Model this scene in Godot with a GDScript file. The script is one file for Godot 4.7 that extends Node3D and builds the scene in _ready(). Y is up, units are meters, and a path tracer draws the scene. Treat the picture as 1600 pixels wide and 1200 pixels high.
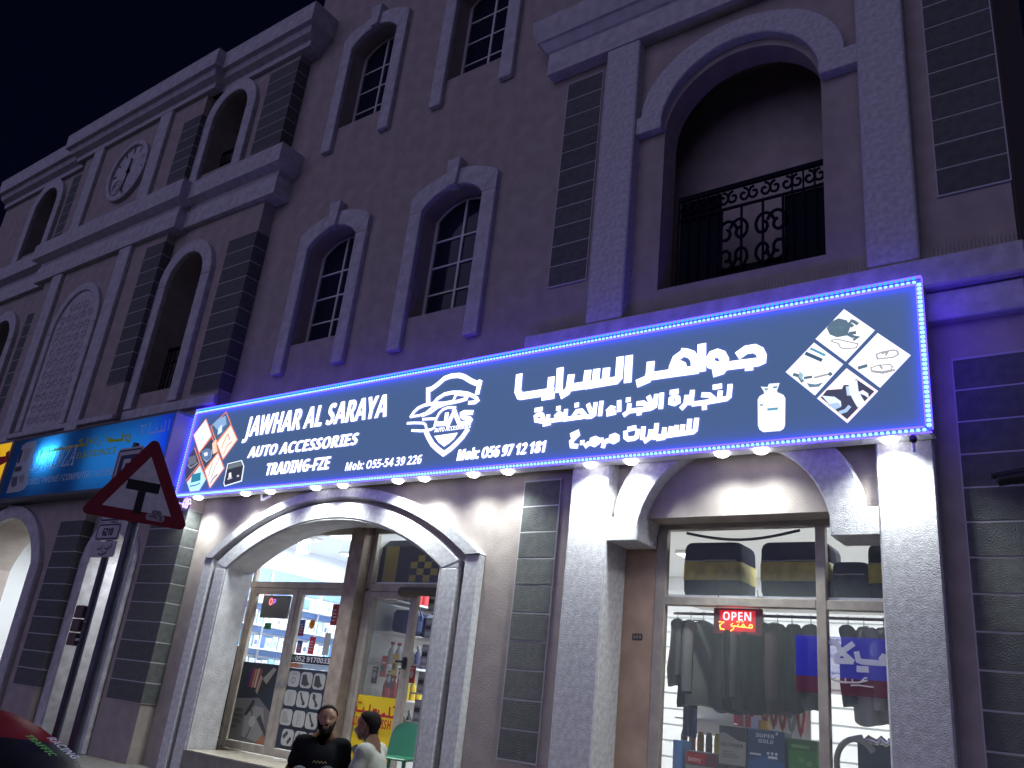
extends Node3D
# Night street front: car-accessory shop with a lit signboard under an arcaded three-storey building.
# x runs along the facade, y up, z out of the facade towards the street; the main wall's face is z = 0, the pavement y = 0.

var M := {}
var rng := RandomNumberGenerator.new()

# ---------- mesh helpers ----------
class Sh:
	var st := SurfaceTool.new()
	var n := 0
	func _init():
		st.begin(Mesh.PRIMITIVE_TRIANGLES)
		st.set_smooth_group(-1)
	func tri(a: Vector3, b: Vector3, c: Vector3, out: Vector3):
		if (b - a).cross(c - a).dot(out) > 0.0:
			st.add_vertex(a); st.add_vertex(c); st.add_vertex(b)
		else:
			st.add_vertex(a); st.add_vertex(b); st.add_vertex(c)
		n += 1
	func quad(a: Vector3, b: Vector3, c: Vector3, d: Vector3, out: Vector3):
		tri(a, b, c, out)
		tri(a, c, d, out)
	func box(lo: Vector3, hi: Vector3, ch := 0.0):
		var m := (lo + hi) / 2.0
		var h := (hi - lo).abs() / 2.0
		ch = minf(ch, minf(h.x, minf(h.y, h.z)) * 0.9)
		for ax in 3:
			for s in [-1.0, 1.0]:
				var o := Vector3.ZERO
				o[ax] = s
				var u := (ax + 1) % 3
				var v := (ax + 2) % 3
				var p := []
				for k in [[-1, -1], [1, -1], [1, 1], [-1, 1]]:
					var q := m
					q[ax] += s * h[ax]
					q[u] += k[0] * (h[u] - ch)
					q[v] += k[1] * (h[v] - ch)
					p.append(q)
				quad(p[0], p[1], p[2], p[3], o)
		if ch <= 0.0:
			return
		for ax in 3:
			var u := (ax + 1) % 3
			var v := (ax + 2) % 3
			for su in [-1.0, 1.0]:
				for sv in [-1.0, 1.0]:
					var p := []
					for k in [[-1, 0], [1, 0], [1, 1], [-1, 1]]:
						var q := m
						q[ax] += k[0] * (h[ax] - ch)
						q[u] += su * (h[u] - (ch if k[1] == 0 else 0.0))
						q[v] += sv * (h[v] - (ch if k[1] == 1 else 0.0))
						p.append(q)
					var o := Vector3.ZERO
					o[u] = su
					o[v] = sv
					quad(p[0], p[1], p[2], p[3], o)
		for sx in [-1.0, 1.0]:
			for sy in [-1.0, 1.0]:
				for sz in [-1.0, 1.0]:
					var s := Vector3(sx, sy, sz)
					tri(m + s * (h - Vector3(0, ch, ch)), m + s * (h - Vector3(ch, 0, ch)), m + s * (h - Vector3(ch, ch, 0)), s)
	# polygon in the xy plane pushed from z0 to z1, placed by t
	func prism(poly: PackedVector2Array, z0: float, z1: float, t := Transform3D()):
		var ix := Geometry2D.triangulate_polygon(poly)
		var fo := t.basis * Vector3(0, 0, signf(z1 - z0))
		for k in range(0, ix.size(), 3):
			var a := poly[ix[k]]
			var b := poly[ix[k + 1]]
			var c := poly[ix[k + 2]]
			tri(t * Vector3(a.x, a.y, z1), t * Vector3(b.x, b.y, z1), t * Vector3(c.x, c.y, z1), fo)
			if z0 != z1:
				tri(t * Vector3(a.x, a.y, z0), t * Vector3(b.x, b.y, z0), t * Vector3(c.x, c.y, z0), -fo)
		if z0 == z1:
			return
		var cw := Geometry2D.is_polygon_clockwise(poly)
		for k in poly.size():
			var a := poly[k]
			var b := poly[(k + 1) % poly.size()]
			var e := (b - a)
			var o := Vector2(e.y, -e.x) * (-1.0 if cw else 1.0)
			quad(t * Vector3(a.x, a.y, z0), t * Vector3(b.x, b.y, z0), t * Vector3(b.x, b.y, z1), t * Vector3(a.x, a.y, z1), t.basis * Vector3(o.x, o.y, 0))
	func flat(poly: PackedVector2Array, z: float, t := Transform3D()):
		prism(poly, z, z, t)
	# a mitred flat stroke along a path
	func stroke(p: PackedVector2Array, w: float, z0: float, z1: float, closed := false, t := Transform3D()):
		var l := []
		var r := []
		var c := p.size()
		for k in c:
			var d0 := (p[k] - p[(k - 1 + c) % c]).normalized() if k > 0 or closed else (p[1] - p[0]).normalized()
			var d1 := (p[(k + 1) % c] - p[k]).normalized() if k < c - 1 or closed else (p[c - 1] - p[c - 2]).normalized()
			var m := (d0 + d1).normalized()
			if m == Vector2.ZERO:
				m = d0
			var s := minf(1.0 / maxf(0.45, m.dot(d0)), 1.6)
			var nrm := Vector2(-m.y, m.x) * w * 0.5 * s
			var at := p[k]
			if not closed and k == 0:
				at -= d1 * w * 0.3
			if not closed and k == c - 1:
				at += d0 * w * 0.3
			l.append(at + nrm)
			r.append(at - nrm)
		var o := t.basis * Vector3(0, 0, 1)
		for k in (c if closed else c - 1):
			var j := (k + 1) % c
			quad(t * Vector3(l[k].x, l[k].y, z1), t * Vector3(l[j].x, l[j].y, z1), t * Vector3(r[j].x, r[j].y, z1), t * Vector3(r[k].x, r[k].y, z1), o)
			if z0 < z1 - 0.0005:
				var nn: Vector2 = l[k] - r[k]
				quad(t * Vector3(l[k].x, l[k].y, z0), t * Vector3(l[j].x, l[j].y, z0), t * Vector3(l[j].x, l[j].y, z1), t * Vector3(l[k].x, l[k].y, z1), t.basis * Vector3(nn.x, nn.y, 0))
				quad(t * Vector3(r[k].x, r[k].y, z0), t * Vector3(r[j].x, r[j].y, z0), t * Vector3(r[j].x, r[j].y, z1), t * Vector3(r[k].x, r[k].y, z1), t.basis * Vector3(-nn.x, -nn.y, 0))
	func tube(p: Array, r: float, sides := 8, closed := false, r2 := -1.0):
		st.set_smooth_group(1)
		var c := p.size()
		var rings := []
		var up := Vector3(0.31, 0.87, 0.38).normalized()
		for k in c:
			var a: Vector3 = p[(k - 1 + c) % c] if k > 0 or closed else p[k]
			var b: Vector3 = p[(k + 1) % c] if k < c - 1 or closed else p[k]
			var d := (b - a).normalized()
			var u := d.cross(up).normalized()
			var v := d.cross(u)
			var rr := r if r2 < 0.0 else lerpf(r, r2, float(k) / maxf(1.0, c - 1))
			var ring := []
			for i in sides:
				var an := TAU * i / sides
				ring.append(p[k] + (u * cos(an) + v * sin(an)) * rr)
			rings.append(ring)
		for k in (c if closed else c - 1):
			var j := (k + 1) % c
			for i in sides:
				var i2 := (i + 1) % sides
				var o: Vector3 = rings[k][i] + rings[k][i2] - p[k] * 2.0
				quad(rings[k][i], rings[k][i2], rings[j][i2], rings[j][i], o)
		st.set_smooth_group(-1)
		if not closed:
			for e in [0, c - 1]:
				var o: Vector3 = p[0] - p[1] if e == 0 else p[c - 1] - p[c - 2]
				for i in range(1, sides - 1):
					tri(rings[e][0], rings[e][i], rings[e][i + 1], o)
	# rings of points (all the same count) skinned together
	func loft(rings: Array, cap := true, smooth := true):
		if smooth:
			st.set_smooth_group(1)
		var s: int = rings[0].size()
		var mids := []
		for r in rings:
			var m := Vector3.ZERO
			for q in r:
				m += q
			mids.append(m / s)
		for k in rings.size() - 1:
			for i in s:
				var i2 := (i + 1) % s
				var o: Vector3 = (rings[k][i] + rings[k][i2] + rings[k + 1][i] + rings[k + 1][i2]) / 4.0 - (mids[k] + mids[k + 1]) / 2.0
				quad(rings[k][i], rings[k][i2], rings[k + 1][i2], rings[k + 1][i], o)
		st.set_smooth_group(-1)
		if cap:
			for e in [0, rings.size() - 1]:
				var o: Vector3 = mids[0] - mids[1] if e == 0 else mids[e] - mids[e - 1]
				for i in s:
					tri(mids[e], rings[e][i], rings[e][(i + 1) % s], o)
	func ball(c: Vector3, r: Vector3, rows := 8, cols := 12):
		var rings := []
		for k in rows + 1:
			var a := PI * k / rows
			var ring := []
			for i in cols:
				var b := TAU * i / cols
				ring.append(c + Vector3(r.x * maxf(0.001, sin(a)) * cos(b), r.y * cos(a), r.z * maxf(0.001, sin(a)) * sin(b)))
			rings.append(ring)
		loft(rings, false)
	func mesh() -> ArrayMesh:
		st.generate_normals()
		return st.commit()

func v2(a: Array) -> PackedVector2Array:
	var p := PackedVector2Array()
	for k in range(0, a.size(), 2):
		p.append(Vector2(a[k], a[k + 1]))
	return p

func rect(x0: float, y0: float, x1: float, y1: float) -> PackedVector2Array:
	return PackedVector2Array([Vector2(x0, y0), Vector2(x1, y0), Vector2(x1, y1), Vector2(x0, y1)])

func rrect(x0: float, y0: float, x1: float, y1: float, r: float) -> PackedVector2Array:
	var p := PackedVector2Array()
	for c in [[x1 - r, y0 + r, -0.5], [x1 - r, y1 - r, 0.0], [x0 + r, y1 - r, 0.5], [x0 + r, y0 + r, 1.0]]:
		for k in 5:
			var a: float = PI * (c[2] + k * 0.125)
			p.append(Vector2(c[0] + r * cos(a), c[1] + r * sin(a)))
	return p

func disc(x: float, y: float, rx: float, ry: float, s := 16) -> PackedVector2Array:
	var p := PackedVector2Array()
	for k in s:
		p.append(Vector2(x + rx * cos(TAU * k / s), y + ry * sin(TAU * k / s)))
	return p

# ---------- objects ----------
func thing(called: String, label: String, category: String, at := Vector3.ZERO, turn := 0.0, group := "") -> Node3D:
	var o := Node3D.new()
	o.name = called
	add_child(o, true)
	o.position = at
	o.rotation.y = turn
	meta(o, label, category, group)
	return o

func meta(o: Node, label: String, category: String, group := ""):
	if label != "":
		o.set_meta("label", label)
	if category != "":
		o.set_meta("category", category)
	if group != "":
		o.set_meta("group", group)

func obj(called: String, s, m: Material, parent: Node = null, at := Vector3.ZERO) -> MeshInstance3D:
	var o := MeshInstance3D.new()
	o.name = called
	o.mesh = s if s is Mesh else s.mesh()
	o.material_override = m
	o.position = at
	(parent if parent else self).add_child(o, true)
	return o

# a part given in world coordinates under an unturned thing
func objw(called: String, s, m: Material, parent: Node3D) -> MeshInstance3D:
	var up := Vector3.ZERO
	var n: Node = parent
	while n != self:
		up += n.position
		n = n.get_parent()
	return obj(called, s, m, parent, -up)

func struct(called: String, s, m: Material) -> MeshInstance3D:
	var o := obj(called, s, m)
	o.set_meta("kind", "structure")
	return o

func dup(o: Node3D, at: Vector3, turn := 0.0, label := "") -> Node3D:
	var c: Node3D = o.duplicate()
	c.name = o.name
	add_child(c, true)
	c.position = at
	c.rotation.y = turn
	if label != "":
		c.set_meta("label", label)
	return c

func boxm(lo: Vector3, hi: Vector3, ch := 0.0) -> Sh:
	var s := Sh.new()
	s.box(lo, hi, ch)
	return s

# ---------- materials ----------
func lin(r: float, g: float, b: float) -> Color:
	return Color(r, g, b).linear_to_srgb()

func mat(r: float, g: float, b: float, rough := 0.7, metal := 0.0) -> StandardMaterial3D:
	var m := StandardMaterial3D.new()
	m.albedo_color = lin(r, g, b)
	m.roughness = rough
	m.metallic = metal
	return m

func noise_tex(seed_: int, freq: float, lo: float, hi: float, oct := 4, size := 512, kind := FastNoiseLite.TYPE_SIMPLEX_SMOOTH) -> NoiseTexture2D:
	var f := FastNoiseLite.new()
	f.seed = seed_
	f.frequency = freq
	f.noise_type = kind
	f.fractal_octaves = oct
	var t := NoiseTexture2D.new()
	t.width = size
	t.height = size
	t.seamless = true
	t.noise = f
	var g := Gradient.new()
	g.set_color(0, Color(lo, lo, lo))
	g.set_color(1, Color(hi, hi, hi))
	t.color_ramp = g
	return t

# worn, rough surface: mottled colour and relief (in cm), laid on in metres
func rough_mat(r: float, g: float, b: float, rough: float, mottle: Texture2D, relief: Texture2D, cm: float, per_m := 1.0) -> StandardMaterial3D:
	var m := mat(r, g, b, rough)
	m.albedo_texture = mottle
	m.uv1_triplanar = true
	m.uv1_world_triplanar = true
	m.uv1_scale = Vector3.ONE * per_m
	if relief:
		m.heightmap_enabled = true
		m.heightmap_texture = relief
		m.heightmap_scale = cm
	return m

func glow(r: float, g: float, b: float, e: float) -> StandardMaterial3D:
	var m := mat(minf(r, 0.8), minf(g, 0.8), minf(b, 0.8), 0.5)
	m.emission_enabled = true
	m.emission = lin(r, g, b)
	m.emission_energy_multiplier = e
	return m

func glass(a := 0.06) -> StandardMaterial3D:
	var m := StandardMaterial3D.new()
	m.albedo_color = Color(0.9, 0.95, 0.93, a)
	m.roughness = 0.02
	m.metallic_specular = 0.16
	m.transparency = BaseMaterial3D.TRANSPARENCY_ALPHA
	return m

var cache := {}
func cmat(c: Color, e := 0.0, back := false) -> StandardMaterial3D:  # c is linear
	var key := "%s %s %s" % [c, e, back]
	if not cache.has(key):
		var m := mat(c.r, c.g, c.b, 0.6)
		if e > 0.0:
			m.emission_enabled = true
			m.emission = c.linear_to_srgb()
			m.emission_energy_multiplier = e
		if back:
			m.backlight_enabled = true
			var mx := maxf(0.05, maxf(c.r, maxf(c.g, c.b))) / 0.95
			m.backlight = lin(c.r / mx, c.g / mx, c.b / mx)
		cache[key] = m
	return cache[key]

# flat print: coloured shapes, each a hair in front of the one before, as one part
class Art:
	var s := {}
	var order := []
	var z := 0.0
	var step := 0.0005
	func pick(c: Color) -> Sh:
		z += step
		if not s.has(c):
			s[c] = Sh.new()
			order.append(c)
		return s[c]
	func poly(p: PackedVector2Array, c: Color):
		pick(c).flat(p, z)
	func line(p: PackedVector2Array, w: float, c: Color, closed := false):
		pick(c).stroke(p, w, z, z, closed)

func art_part(called: String, a: Art, parent: Node3D, t: Transform3D, e := 0.0, back := false) -> MeshInstance3D:
	var am := ArrayMesh.new()
	for c in a.order:
		a.s[c].st.generate_normals()
		a.s[c].st.set_material(cmat(c, e, back))
		a.s[c].st.commit(am)
	var o := MeshInstance3D.new()
	o.name = called
	o.mesh = am
	parent.add_child(o, true)
	o.transform = t
	return o

func font(bold := true, face := "Droid Sans") -> SystemFont:
	var f := SystemFont.new()
	f.font_names = PackedStringArray([face])
	f.font_weight = 700 if bold else 400
	return f

# lettering from x0 to x1 on the base line y, capitals h high, leaning by lean; added to s
func letters(s: Sh, text: String, x0: float, x1: float, y: float, h: float, z: float, depth := 0.0, lean := 0.0, bold := true, t := Transform3D(), face := "Droid Sans"):
	var tm := TextMesh.new()
	tm.font = font(bold, face)
	tm.text = text
	tm.font_size = 48
	tm.pixel_size = 0.01
	tm.curve_step = 1.0
	tm.depth = 0.0
	tm.horizontal_alignment = HORIZONTAL_ALIGNMENT_LEFT
	tm.vertical_alignment = VERTICAL_ALIGNMENT_BOTTOM
	var v: PackedVector3Array = tm.surface_get_arrays(0)[Mesh.ARRAY_VERTEX]
	var ix = tm.surface_get_arrays(0)[Mesh.ARRAY_INDEX]
	var lo := Vector3.ONE * 1e9
	var hi := -lo
	for q in v:
		lo = lo.min(q)
		hi = hi.max(q)
	var cap := TextMesh.new()
	cap.font = tm.font
	cap.text = "H"
	cap.font_size = 48
	cap.pixel_size = 0.01
	cap.depth = 0.0
	cap.vertical_alignment = VERTICAL_ALIGNMENT_BOTTOM
	var cb := cap.get_aabb()
	var ky := h / cb.size.y
	var kx := (x1 - x0) / (hi.x - lo.x)
	var list: Array = Array(ix) if ix != null and ix.size() > 0 else range(v.size())
	for k in range(0, list.size(), 3):
		var p := []
		for i in 3:
			var q := v[list[k + i]]
			var yy := (q.y - cb.position.y) * ky
			p.append(t * Vector3(x0 + (q.x - lo.x) * kx + yy * lean, y + yy, z + depth))
		s.tri(p[0], p[1], p[2], t.basis * Vector3(0, 0, 1))

# ---------- architecture ----------
# points of an arch from its left spring to its right one
func arc(cx: float, ys: float, half: float, rise: float, n := 28) -> Array:
	var p := []
	if rise < 0.75 * half:
		var r := (half * half + rise * rise) / (2.0 * rise)
		var a := asin(half / r)
		for k in n + 1:
			var b := lerpf(-a, a, float(k) / n)
			p.append(Vector2(cx + r * sin(b), ys + rise - r + r * cos(b)))
	else:
		for k in n + 1:
			var b := PI * (1.0 - float(k) / n)
			p.append(Vector2(cx + half * cos(b), ys + rise * sin(b)))
	return p

# an arched moulding between two arches, from z0 (wall) to z1 (face), bevelled at both edges
func arch_band(s: Sh, inner: Array, outer: Array, z0: float, z1: float, ends := true):
	var b := 0.012
	for k in inner.size() - 1:
		var i0: Vector2 = inner[k]
		var i1: Vector2 = inner[k + 1]
		var o0: Vector2 = outer[k]
		var o1: Vector2 = outer[k + 1]
		var d0 := (o0 - i0).normalized() * b
		var d1 := (o1 - i1).normalized() * b
		s.quad(Vector3(i0.x + d0.x, i0.y + d0.y, z1), Vector3(i1.x + d1.x, i1.y + d1.y, z1), Vector3(o1.x - d1.x, o1.y - d1.y, z1), Vector3(o0.x - d0.x, o0.y - d0.y, z1), Vector3(0, 0, 1))
		for e in [[i0, i1, d0, d1, -1.0], [o0, o1, -d0, -d1, 1.0]]:
			var dd: Vector2 = (o0 - i0) * e[4]
			s.quad(Vector3(e[0].x, e[0].y, z1 - b), Vector3(e[1].x, e[1].y, z1 - b), Vector3(e[1].x + e[3].x, e[1].y + e[3].y, z1), Vector3(e[0].x + e[2].x, e[0].y + e[2].y, z1), Vector3(dd.x, dd.y, 0.5))
			s.quad(Vector3(e[0].x, e[0].y, z0), Vector3(e[1].x, e[1].y, z0), Vector3(e[1].x, e[1].y, z1 - b), Vector3(e[0].x, e[0].y, z1 - b), Vector3(dd.x, dd.y, 0))
	if ends:
		for k in [0, inner.size() - 1]:
			s.quad(Vector3(inner[k].x, inner[k].y, z0), Vector3(outer[k].x, outer[k].y, z0), Vector3(outer[k].x, outer[k].y, z1), Vector3(inner[k].x, inner[k].y, z1), Vector3(0, -1, 0))

# wall slab with openings [x0, y0, x1, ys, rise]: the arch of that rise springs at ys (rise 0: flat top)
func wall(s: Sh, x0: float, x1: float, y0: float, y1: float, zb: float, zf: float, holes: Array):
	var xs := [x0, x1]
	var ys := [y0, y1]
	for h in holes:
		for v in [h[0], h[2]]:
			if not xs.has(v):
				xs.append(v)
		for v in [h[1], h[3] + h[4]]:
			if not ys.has(v) and v > y0 and v < y1:
				ys.append(v)
	xs.sort()
	ys.sort()
	for i in xs.size() - 1:
		for j in ys.size() - 1:
			var c := Vector2((xs[i] + xs[i + 1]) / 2, (ys[j] + ys[j + 1]) / 2)
			var open := false
			for h in holes:
				if c.x > h[0] and c.x < h[2] and c.y > h[1] and c.y < h[3] + h[4]:
					open = true
			if open:
				continue
			for z in [[zf, 1.0], [zb, -1.0]]:
				s.quad(Vector3(xs[i], ys[j], z[0]), Vector3(xs[i + 1], ys[j], z[0]), Vector3(xs[i + 1], ys[j + 1], z[0]), Vector3(xs[i], ys[j + 1], z[0]), Vector3(0, 0, z[1]))
	for e in [[x0, -1.0], [x1, 1.0]]:
		s.quad(Vector3(e[0], y0, zb), Vector3(e[0], y1, zb), Vector3(e[0], y1, zf), Vector3(e[0], y0, zf), Vector3(e[1], 0, 0))
	s.quad(Vector3(x0, y1, zb), Vector3(x1, y1, zb), Vector3(x1, y1, zf), Vector3(x0, y1, zf), Vector3(0, 1, 0))
	for h in holes:
		s.quad(Vector3(h[0], h[1], zb), Vector3(h[0], h[3], zb), Vector3(h[0], h[3], zf), Vector3(h[0], h[1], zf), Vector3(1, 0, 0))
		s.quad(Vector3(h[2], h[1], zb), Vector3(h[2], h[3], zb), Vector3(h[2], h[3], zf), Vector3(h[2], h[1], zf), Vector3(-1, 0, 0))
		if h[1] > y0:
			s.quad(Vector3(h[0], h[1], zb), Vector3(h[2], h[1], zb), Vector3(h[2], h[1], zf), Vector3(h[0], h[1], zf), Vector3(0, 1, 0))
		if h[4] <= 0.0:
			s.quad(Vector3(h[0], h[3], zb), Vector3(h[2], h[3], zb), Vector3(h[2], h[3], zf), Vector3(h[0], h[3], zf), Vector3(0, -1, 0))
			continue
		var cx: float = (h[0] + h[2]) / 2.0
		var a := arc(cx, h[3], (h[2] - h[0]) / 2.0, h[4])
		var top: float = h[3] + h[4]
		for k in a.size() - 1:
			var p: Vector2 = a[k]
			var q: Vector2 = a[k + 1]
			for z in [[zf, 1.0], [zb, -1.0]]:
				s.quad(Vector3(p.x, p.y, z[0]), Vector3(q.x, q.y, z[0]), Vector3(q.x, top, z[0]), Vector3(p.x, top, z[0]), Vector3(0, 0, z[1]))
			s.quad(Vector3(p.x, p.y, zb), Vector3(q.x, q.y, zb), Vector3(q.x, q.y, zf), Vector3(p.x, p.y, zf), Vector3(cx - p.x, h[3] - p.y - 0.05, 0))

# a stepped cornice: profile [[y, z], ...] read from the bottom up, from xa to xb, with returned ends that step out by (z - zw)
func cornice(s: Sh, xa: float, xb: float, zw: float, prof: Array, left := true, right := true):
	for k in prof.size() - 1:
		var a = prof[k]
		var b = prof[k + 1]
		var la: float = xa - (a[1] - zw if left else 0.0)
		var lb: float = xa - (b[1] - zw if left else 0.0)
		var ra: float = xb + (a[1] - zw if right else 0.0)
		var rb: float = xb + (b[1] - zw if right else 0.0)
		var o := Vector3(0, a[1] - b[1], b[0] - a[0])
		s.quad(Vector3(la, a[0], a[1]), Vector3(ra, a[0], a[1]), Vector3(rb, b[0], b[1]), Vector3(lb, b[0], b[1]), o)
		s.quad(Vector3(la, a[0], a[1]), Vector3(la, a[0], zw), Vector3(lb, b[0], zw), Vector3(lb, b[0], b[1]), Vector3(-1, a[1] - b[1], 0))
		s.quad(Vector3(ra, a[0], a[1]), Vector3(ra, a[0], zw), Vector3(rb, b[0], zw), Vector3(rb, b[0], b[1]), Vector3(1, a[1] - b[1], 0))

# dark blocks laid one on another with pale joints: every block a part
func blocks(parent: Node3D, called: String, x0: float, x1: float, y0: float, y1: float, zw: float, h: float, ret := 0.0, zback := 0.0):
	var g := Node3D.new()
	g.name = called
	parent.add_child(g, true)
	var n := maxi(1, roundi((y1 - y0) / h))
	var dy := (y1 - y0) / n
	g.position = Vector3(x0, y0, zw) - parent.position
	var bed := Sh.new()
	var w := x1 - x0
	var pr := 0.022
	if ret > 0.0:
		bed.box(Vector3(0.0, 0.0, -0.01), Vector3(w + pr - 0.003, y1 - y0, pr - 0.003))
		bed.box(Vector3(w - 0.01, 0.0, -ret), Vector3(w + pr - 0.003, y1 - y0, -0.0105))
	else:
		bed.box(Vector3(-0.012, -0.012, -0.02), Vector3(w + 0.012, y1 - y0 + 0.012, pr - 0.003))
	obj("joint", bed, M.joint, g)
	var ms := []
	for k in 3:
		var s := Sh.new()
		var gap := 0.007
		if ret > 0.0:
			s.box(Vector3(0.0, gap, -0.012), Vector3(w + pr, dy - gap, pr), 0.003)
			s.box(Vector3(w - 0.02, gap, -ret), Vector3(w + pr, dy - gap, -0.0125), 0.003)
		else:
			s.box(Vector3(0.0, gap, -0.012), Vector3(w, dy - gap, pr + k * 0.001), 0.003)
		ms.append(s.mesh())
	for k in n:
		obj("block", ms[rng.randi() % 3], M["block%d" % (rng.randi() % 3)], g, Vector3(0, k * dy, 0))
	return g

func area(called: String, at: Vector3, size: Vector2, towards: Vector3, c: Color, e: float, parent: Node = null):
	var l := AreaLight3D.new()
	l.name = called
	l.area_size = size
	l.area_normalize_energy = true
	l.light_color = c
	l.light_energy = e
	l.area_range = 40.0
	l.shadow_enabled = true
	(parent if parent else self).add_child(l, true)
	var up := Vector3(0, 1, 0) if absf(towards.y) < 0.9 else Vector3(0, 0, 1)
	l.basis = Basis.looking_at(towards, up)
	l.position = at

func _ready():
	rng.seed = 7
	# ----- camera, sky, light, exposure -----
	var cam := Camera3D.new()
	cam.name = "camera"
	cam.fov = 48.97
	cam.far = 900.0
	cam.near = 0.05
	add_child(cam)
	cam.transform = Transform3D(Basis(Vector3(0.80732269, 0.10676334, -0.58037201), Vector3(0.12732473, 0.92881692, 0.34797635), Vector3(0.57621046, -0.35482491, 0.73626136)), Vector3(0, 1.25, 7.16))
	cam.current = true
	var env := Environment.new()
	env.background_mode = Environment.BG_SKY
	var sm := ProceduralSkyMaterial.new()
	sm.sky_top_color = Color8(3, 4, 18)
	sm.sky_horizon_color = Color8(8, 8, 26)
	sm.ground_bottom_color = Color8(4, 4, 8)
	sm.ground_horizon_color = Color8(8, 8, 22)
	sm.sun_angle_max = 1.0
	var sky := Sky.new()
	sky.sky_material = sm
	env.sky = sky
	env.tonemap_mode = Environment.TONE_MAPPER_LINEAR
	env.tonemap_exposure = 1.0
	env.sdfgi_enabled = true
	env.ssao_enabled = true
	env.ssil_enabled = true
	var we := WorldEnvironment.new()
	we.name = "environment"
	we.environment = env
	add_child(we)
	# the faint light of the town: one low, very soft source from the street on the left
	var town := DirectionalLight3D.new()
	town.name = "town_light"
	town.light_color = Color(0.78, 0.755, 1.0)
	town.light_energy = 0.29
	town.light_angular_distance = 80.0
	town.shadow_enabled = true
	town.sky_mode = DirectionalLight3D.SKY_MODE_LIGHT_ONLY
	add_child(town)
	town.basis = Basis.looking_at(Vector3(0.14, -0.22, -0.96), Vector3.UP)

	materials()
	ground()
	building()
	shop_fronts()
	signboard()
	neighbour_signs()
	interiors()
	street_things()
	people()
	car()

func materials():
	var mottle := noise_tex(3, 0.006, 0.88, 1.0, 5)
	var mottle2 := noise_tex(9, 0.012, 0.82, 1.0, 5)
	var stucco := noise_tex(5, 0.05, 0.0, 1.0, 5, 512, FastNoiseLite.TYPE_SIMPLEX)
	var fine := noise_tex(11, 0.09, 0.0, 1.0, 3)
	M.wall = rough_mat(0.385, 0.33, 0.305, 0.85, mottle, fine, 0.18, 0.9)
	M.trim = rough_mat(0.60, 0.59, 0.62, 0.9, mottle2, stucco, 0.28, 2.2)
	M.trim_dim = rough_mat(0.56, 0.545, 0.57, 0.85, mottle2, fine, 0.4, 0.8)
	for k in 3:
		M["block%d" % k] = rough_mat(0.105 + 0.01 * k, 0.11 + 0.01 * k, 0.11 + 0.009 * k, 0.85, mottle2, fine, 0.5, 1.3 + 0.2 * k)
	M.joint = mat(0.42, 0.41, 0.42, 0.9)
	M.alu = rough_mat(0.44, 0.39, 0.335, 0.5, mottle2, null, 0.0, 0.8)
	M.alu2 = mat(0.33, 0.29, 0.25, 0.5)
	M.white_frame = mat(0.5, 0.49, 0.5, 0.5)
	M.dark_glass = mat(0.012, 0.014, 0.03, 0.06)
	M.dark_glass.metallic_specular = 0.3
	M.glass = glass(0.05)
	M.inwhite = mat(0.78, 0.8, 0.82, 0.6)
	M.inblue = mat(0.20, 0.33, 0.66, 0.5)
	M.black = mat(0.014, 0.014, 0.016, 0.5)
	M.iron = mat(0.006, 0.007, 0.013, 0.7)
	M.iron.metallic_specular = 0.15
	M.steel = mat(0.35, 0.36, 0.38, 0.4, 0.7)
	M.asphalt = rough_mat(0.05, 0.05, 0.053, 0.9, mottle2, fine, 0.6, 0.9)
	M.paving = rough_mat(0.22, 0.205, 0.19, 0.8, mottle2, fine, 0.2, 0.9)
	M.kerb = rough_mat(0.33, 0.33, 0.32, 0.85, mottle2, fine, 0.3, 0.9)
	M.tile = []
	for k in 3:
		M.tile.append(rough_mat(0.50 + 0.02 * k, 0.44 + 0.02 * k, 0.36 + 0.015 * k, 0.25, mottle2, null, 0.0, 1.1))
	M.skin = mat(0.27, 0.145, 0.09, 0.5)
	M.skin2 = mat(0.19, 0.10, 0.065, 0.5)
	M.hair = mat(0.016, 0.013, 0.012, 0.85)
	M.hair.metallic_specular = 0.15

# ---------- ground ----------
func ground():
	struct("ground", boxm(Vector3(-400, -0.5, -400), Vector3(400, -0.16, 400)), mat(0.12, 0.11, 0.10, 0.95))
	struct("road", boxm(Vector3(-60, -0.155, 3.66), Vector3(60, -0.14, 16.0)), M.asphalt)
	struct("pavement", boxm(Vector3(-60, -0.155, -0.3), Vector3(60, 0.0, 3.5)), M.paving)
	var k := Sh.new()
	for i in 60:
		k.box(Vector3(-30 + i, -0.155, 3.505), Vector3(-29.006 + i, 0.004, 3.655), 0.015)
	struct("kerb", k, M.kerb)
	var l := Sh.new()
	for i in 12:
		l.box(Vector3(-30 + i * 5.0, -0.139, 9.7), Vector3(-28 + i * 5.0, -0.1365, 9.82))
	struct("road_marking", l, mat(0.7, 0.7, 0.68, 0.7))
	var porch := struct("porch_floor", boxm(Vector3(-10.05, 0.0, -0.75), Vector3(-6.25, 0.295, 0.14)), M.paving)
	var tm := []
	tm.append(boxm(Vector3(0.003, 0, 0.003), Vector3(0.537, 0.014, 0.437), 0.004).mesh())
	for i in 7:
		for j in 2:
			obj("tile", tm[0], M.tile[rng.randi() % 3], porch, Vector3(-10.04 + i * 0.54, 0.296, -0.745 + j * 0.44))

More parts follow.
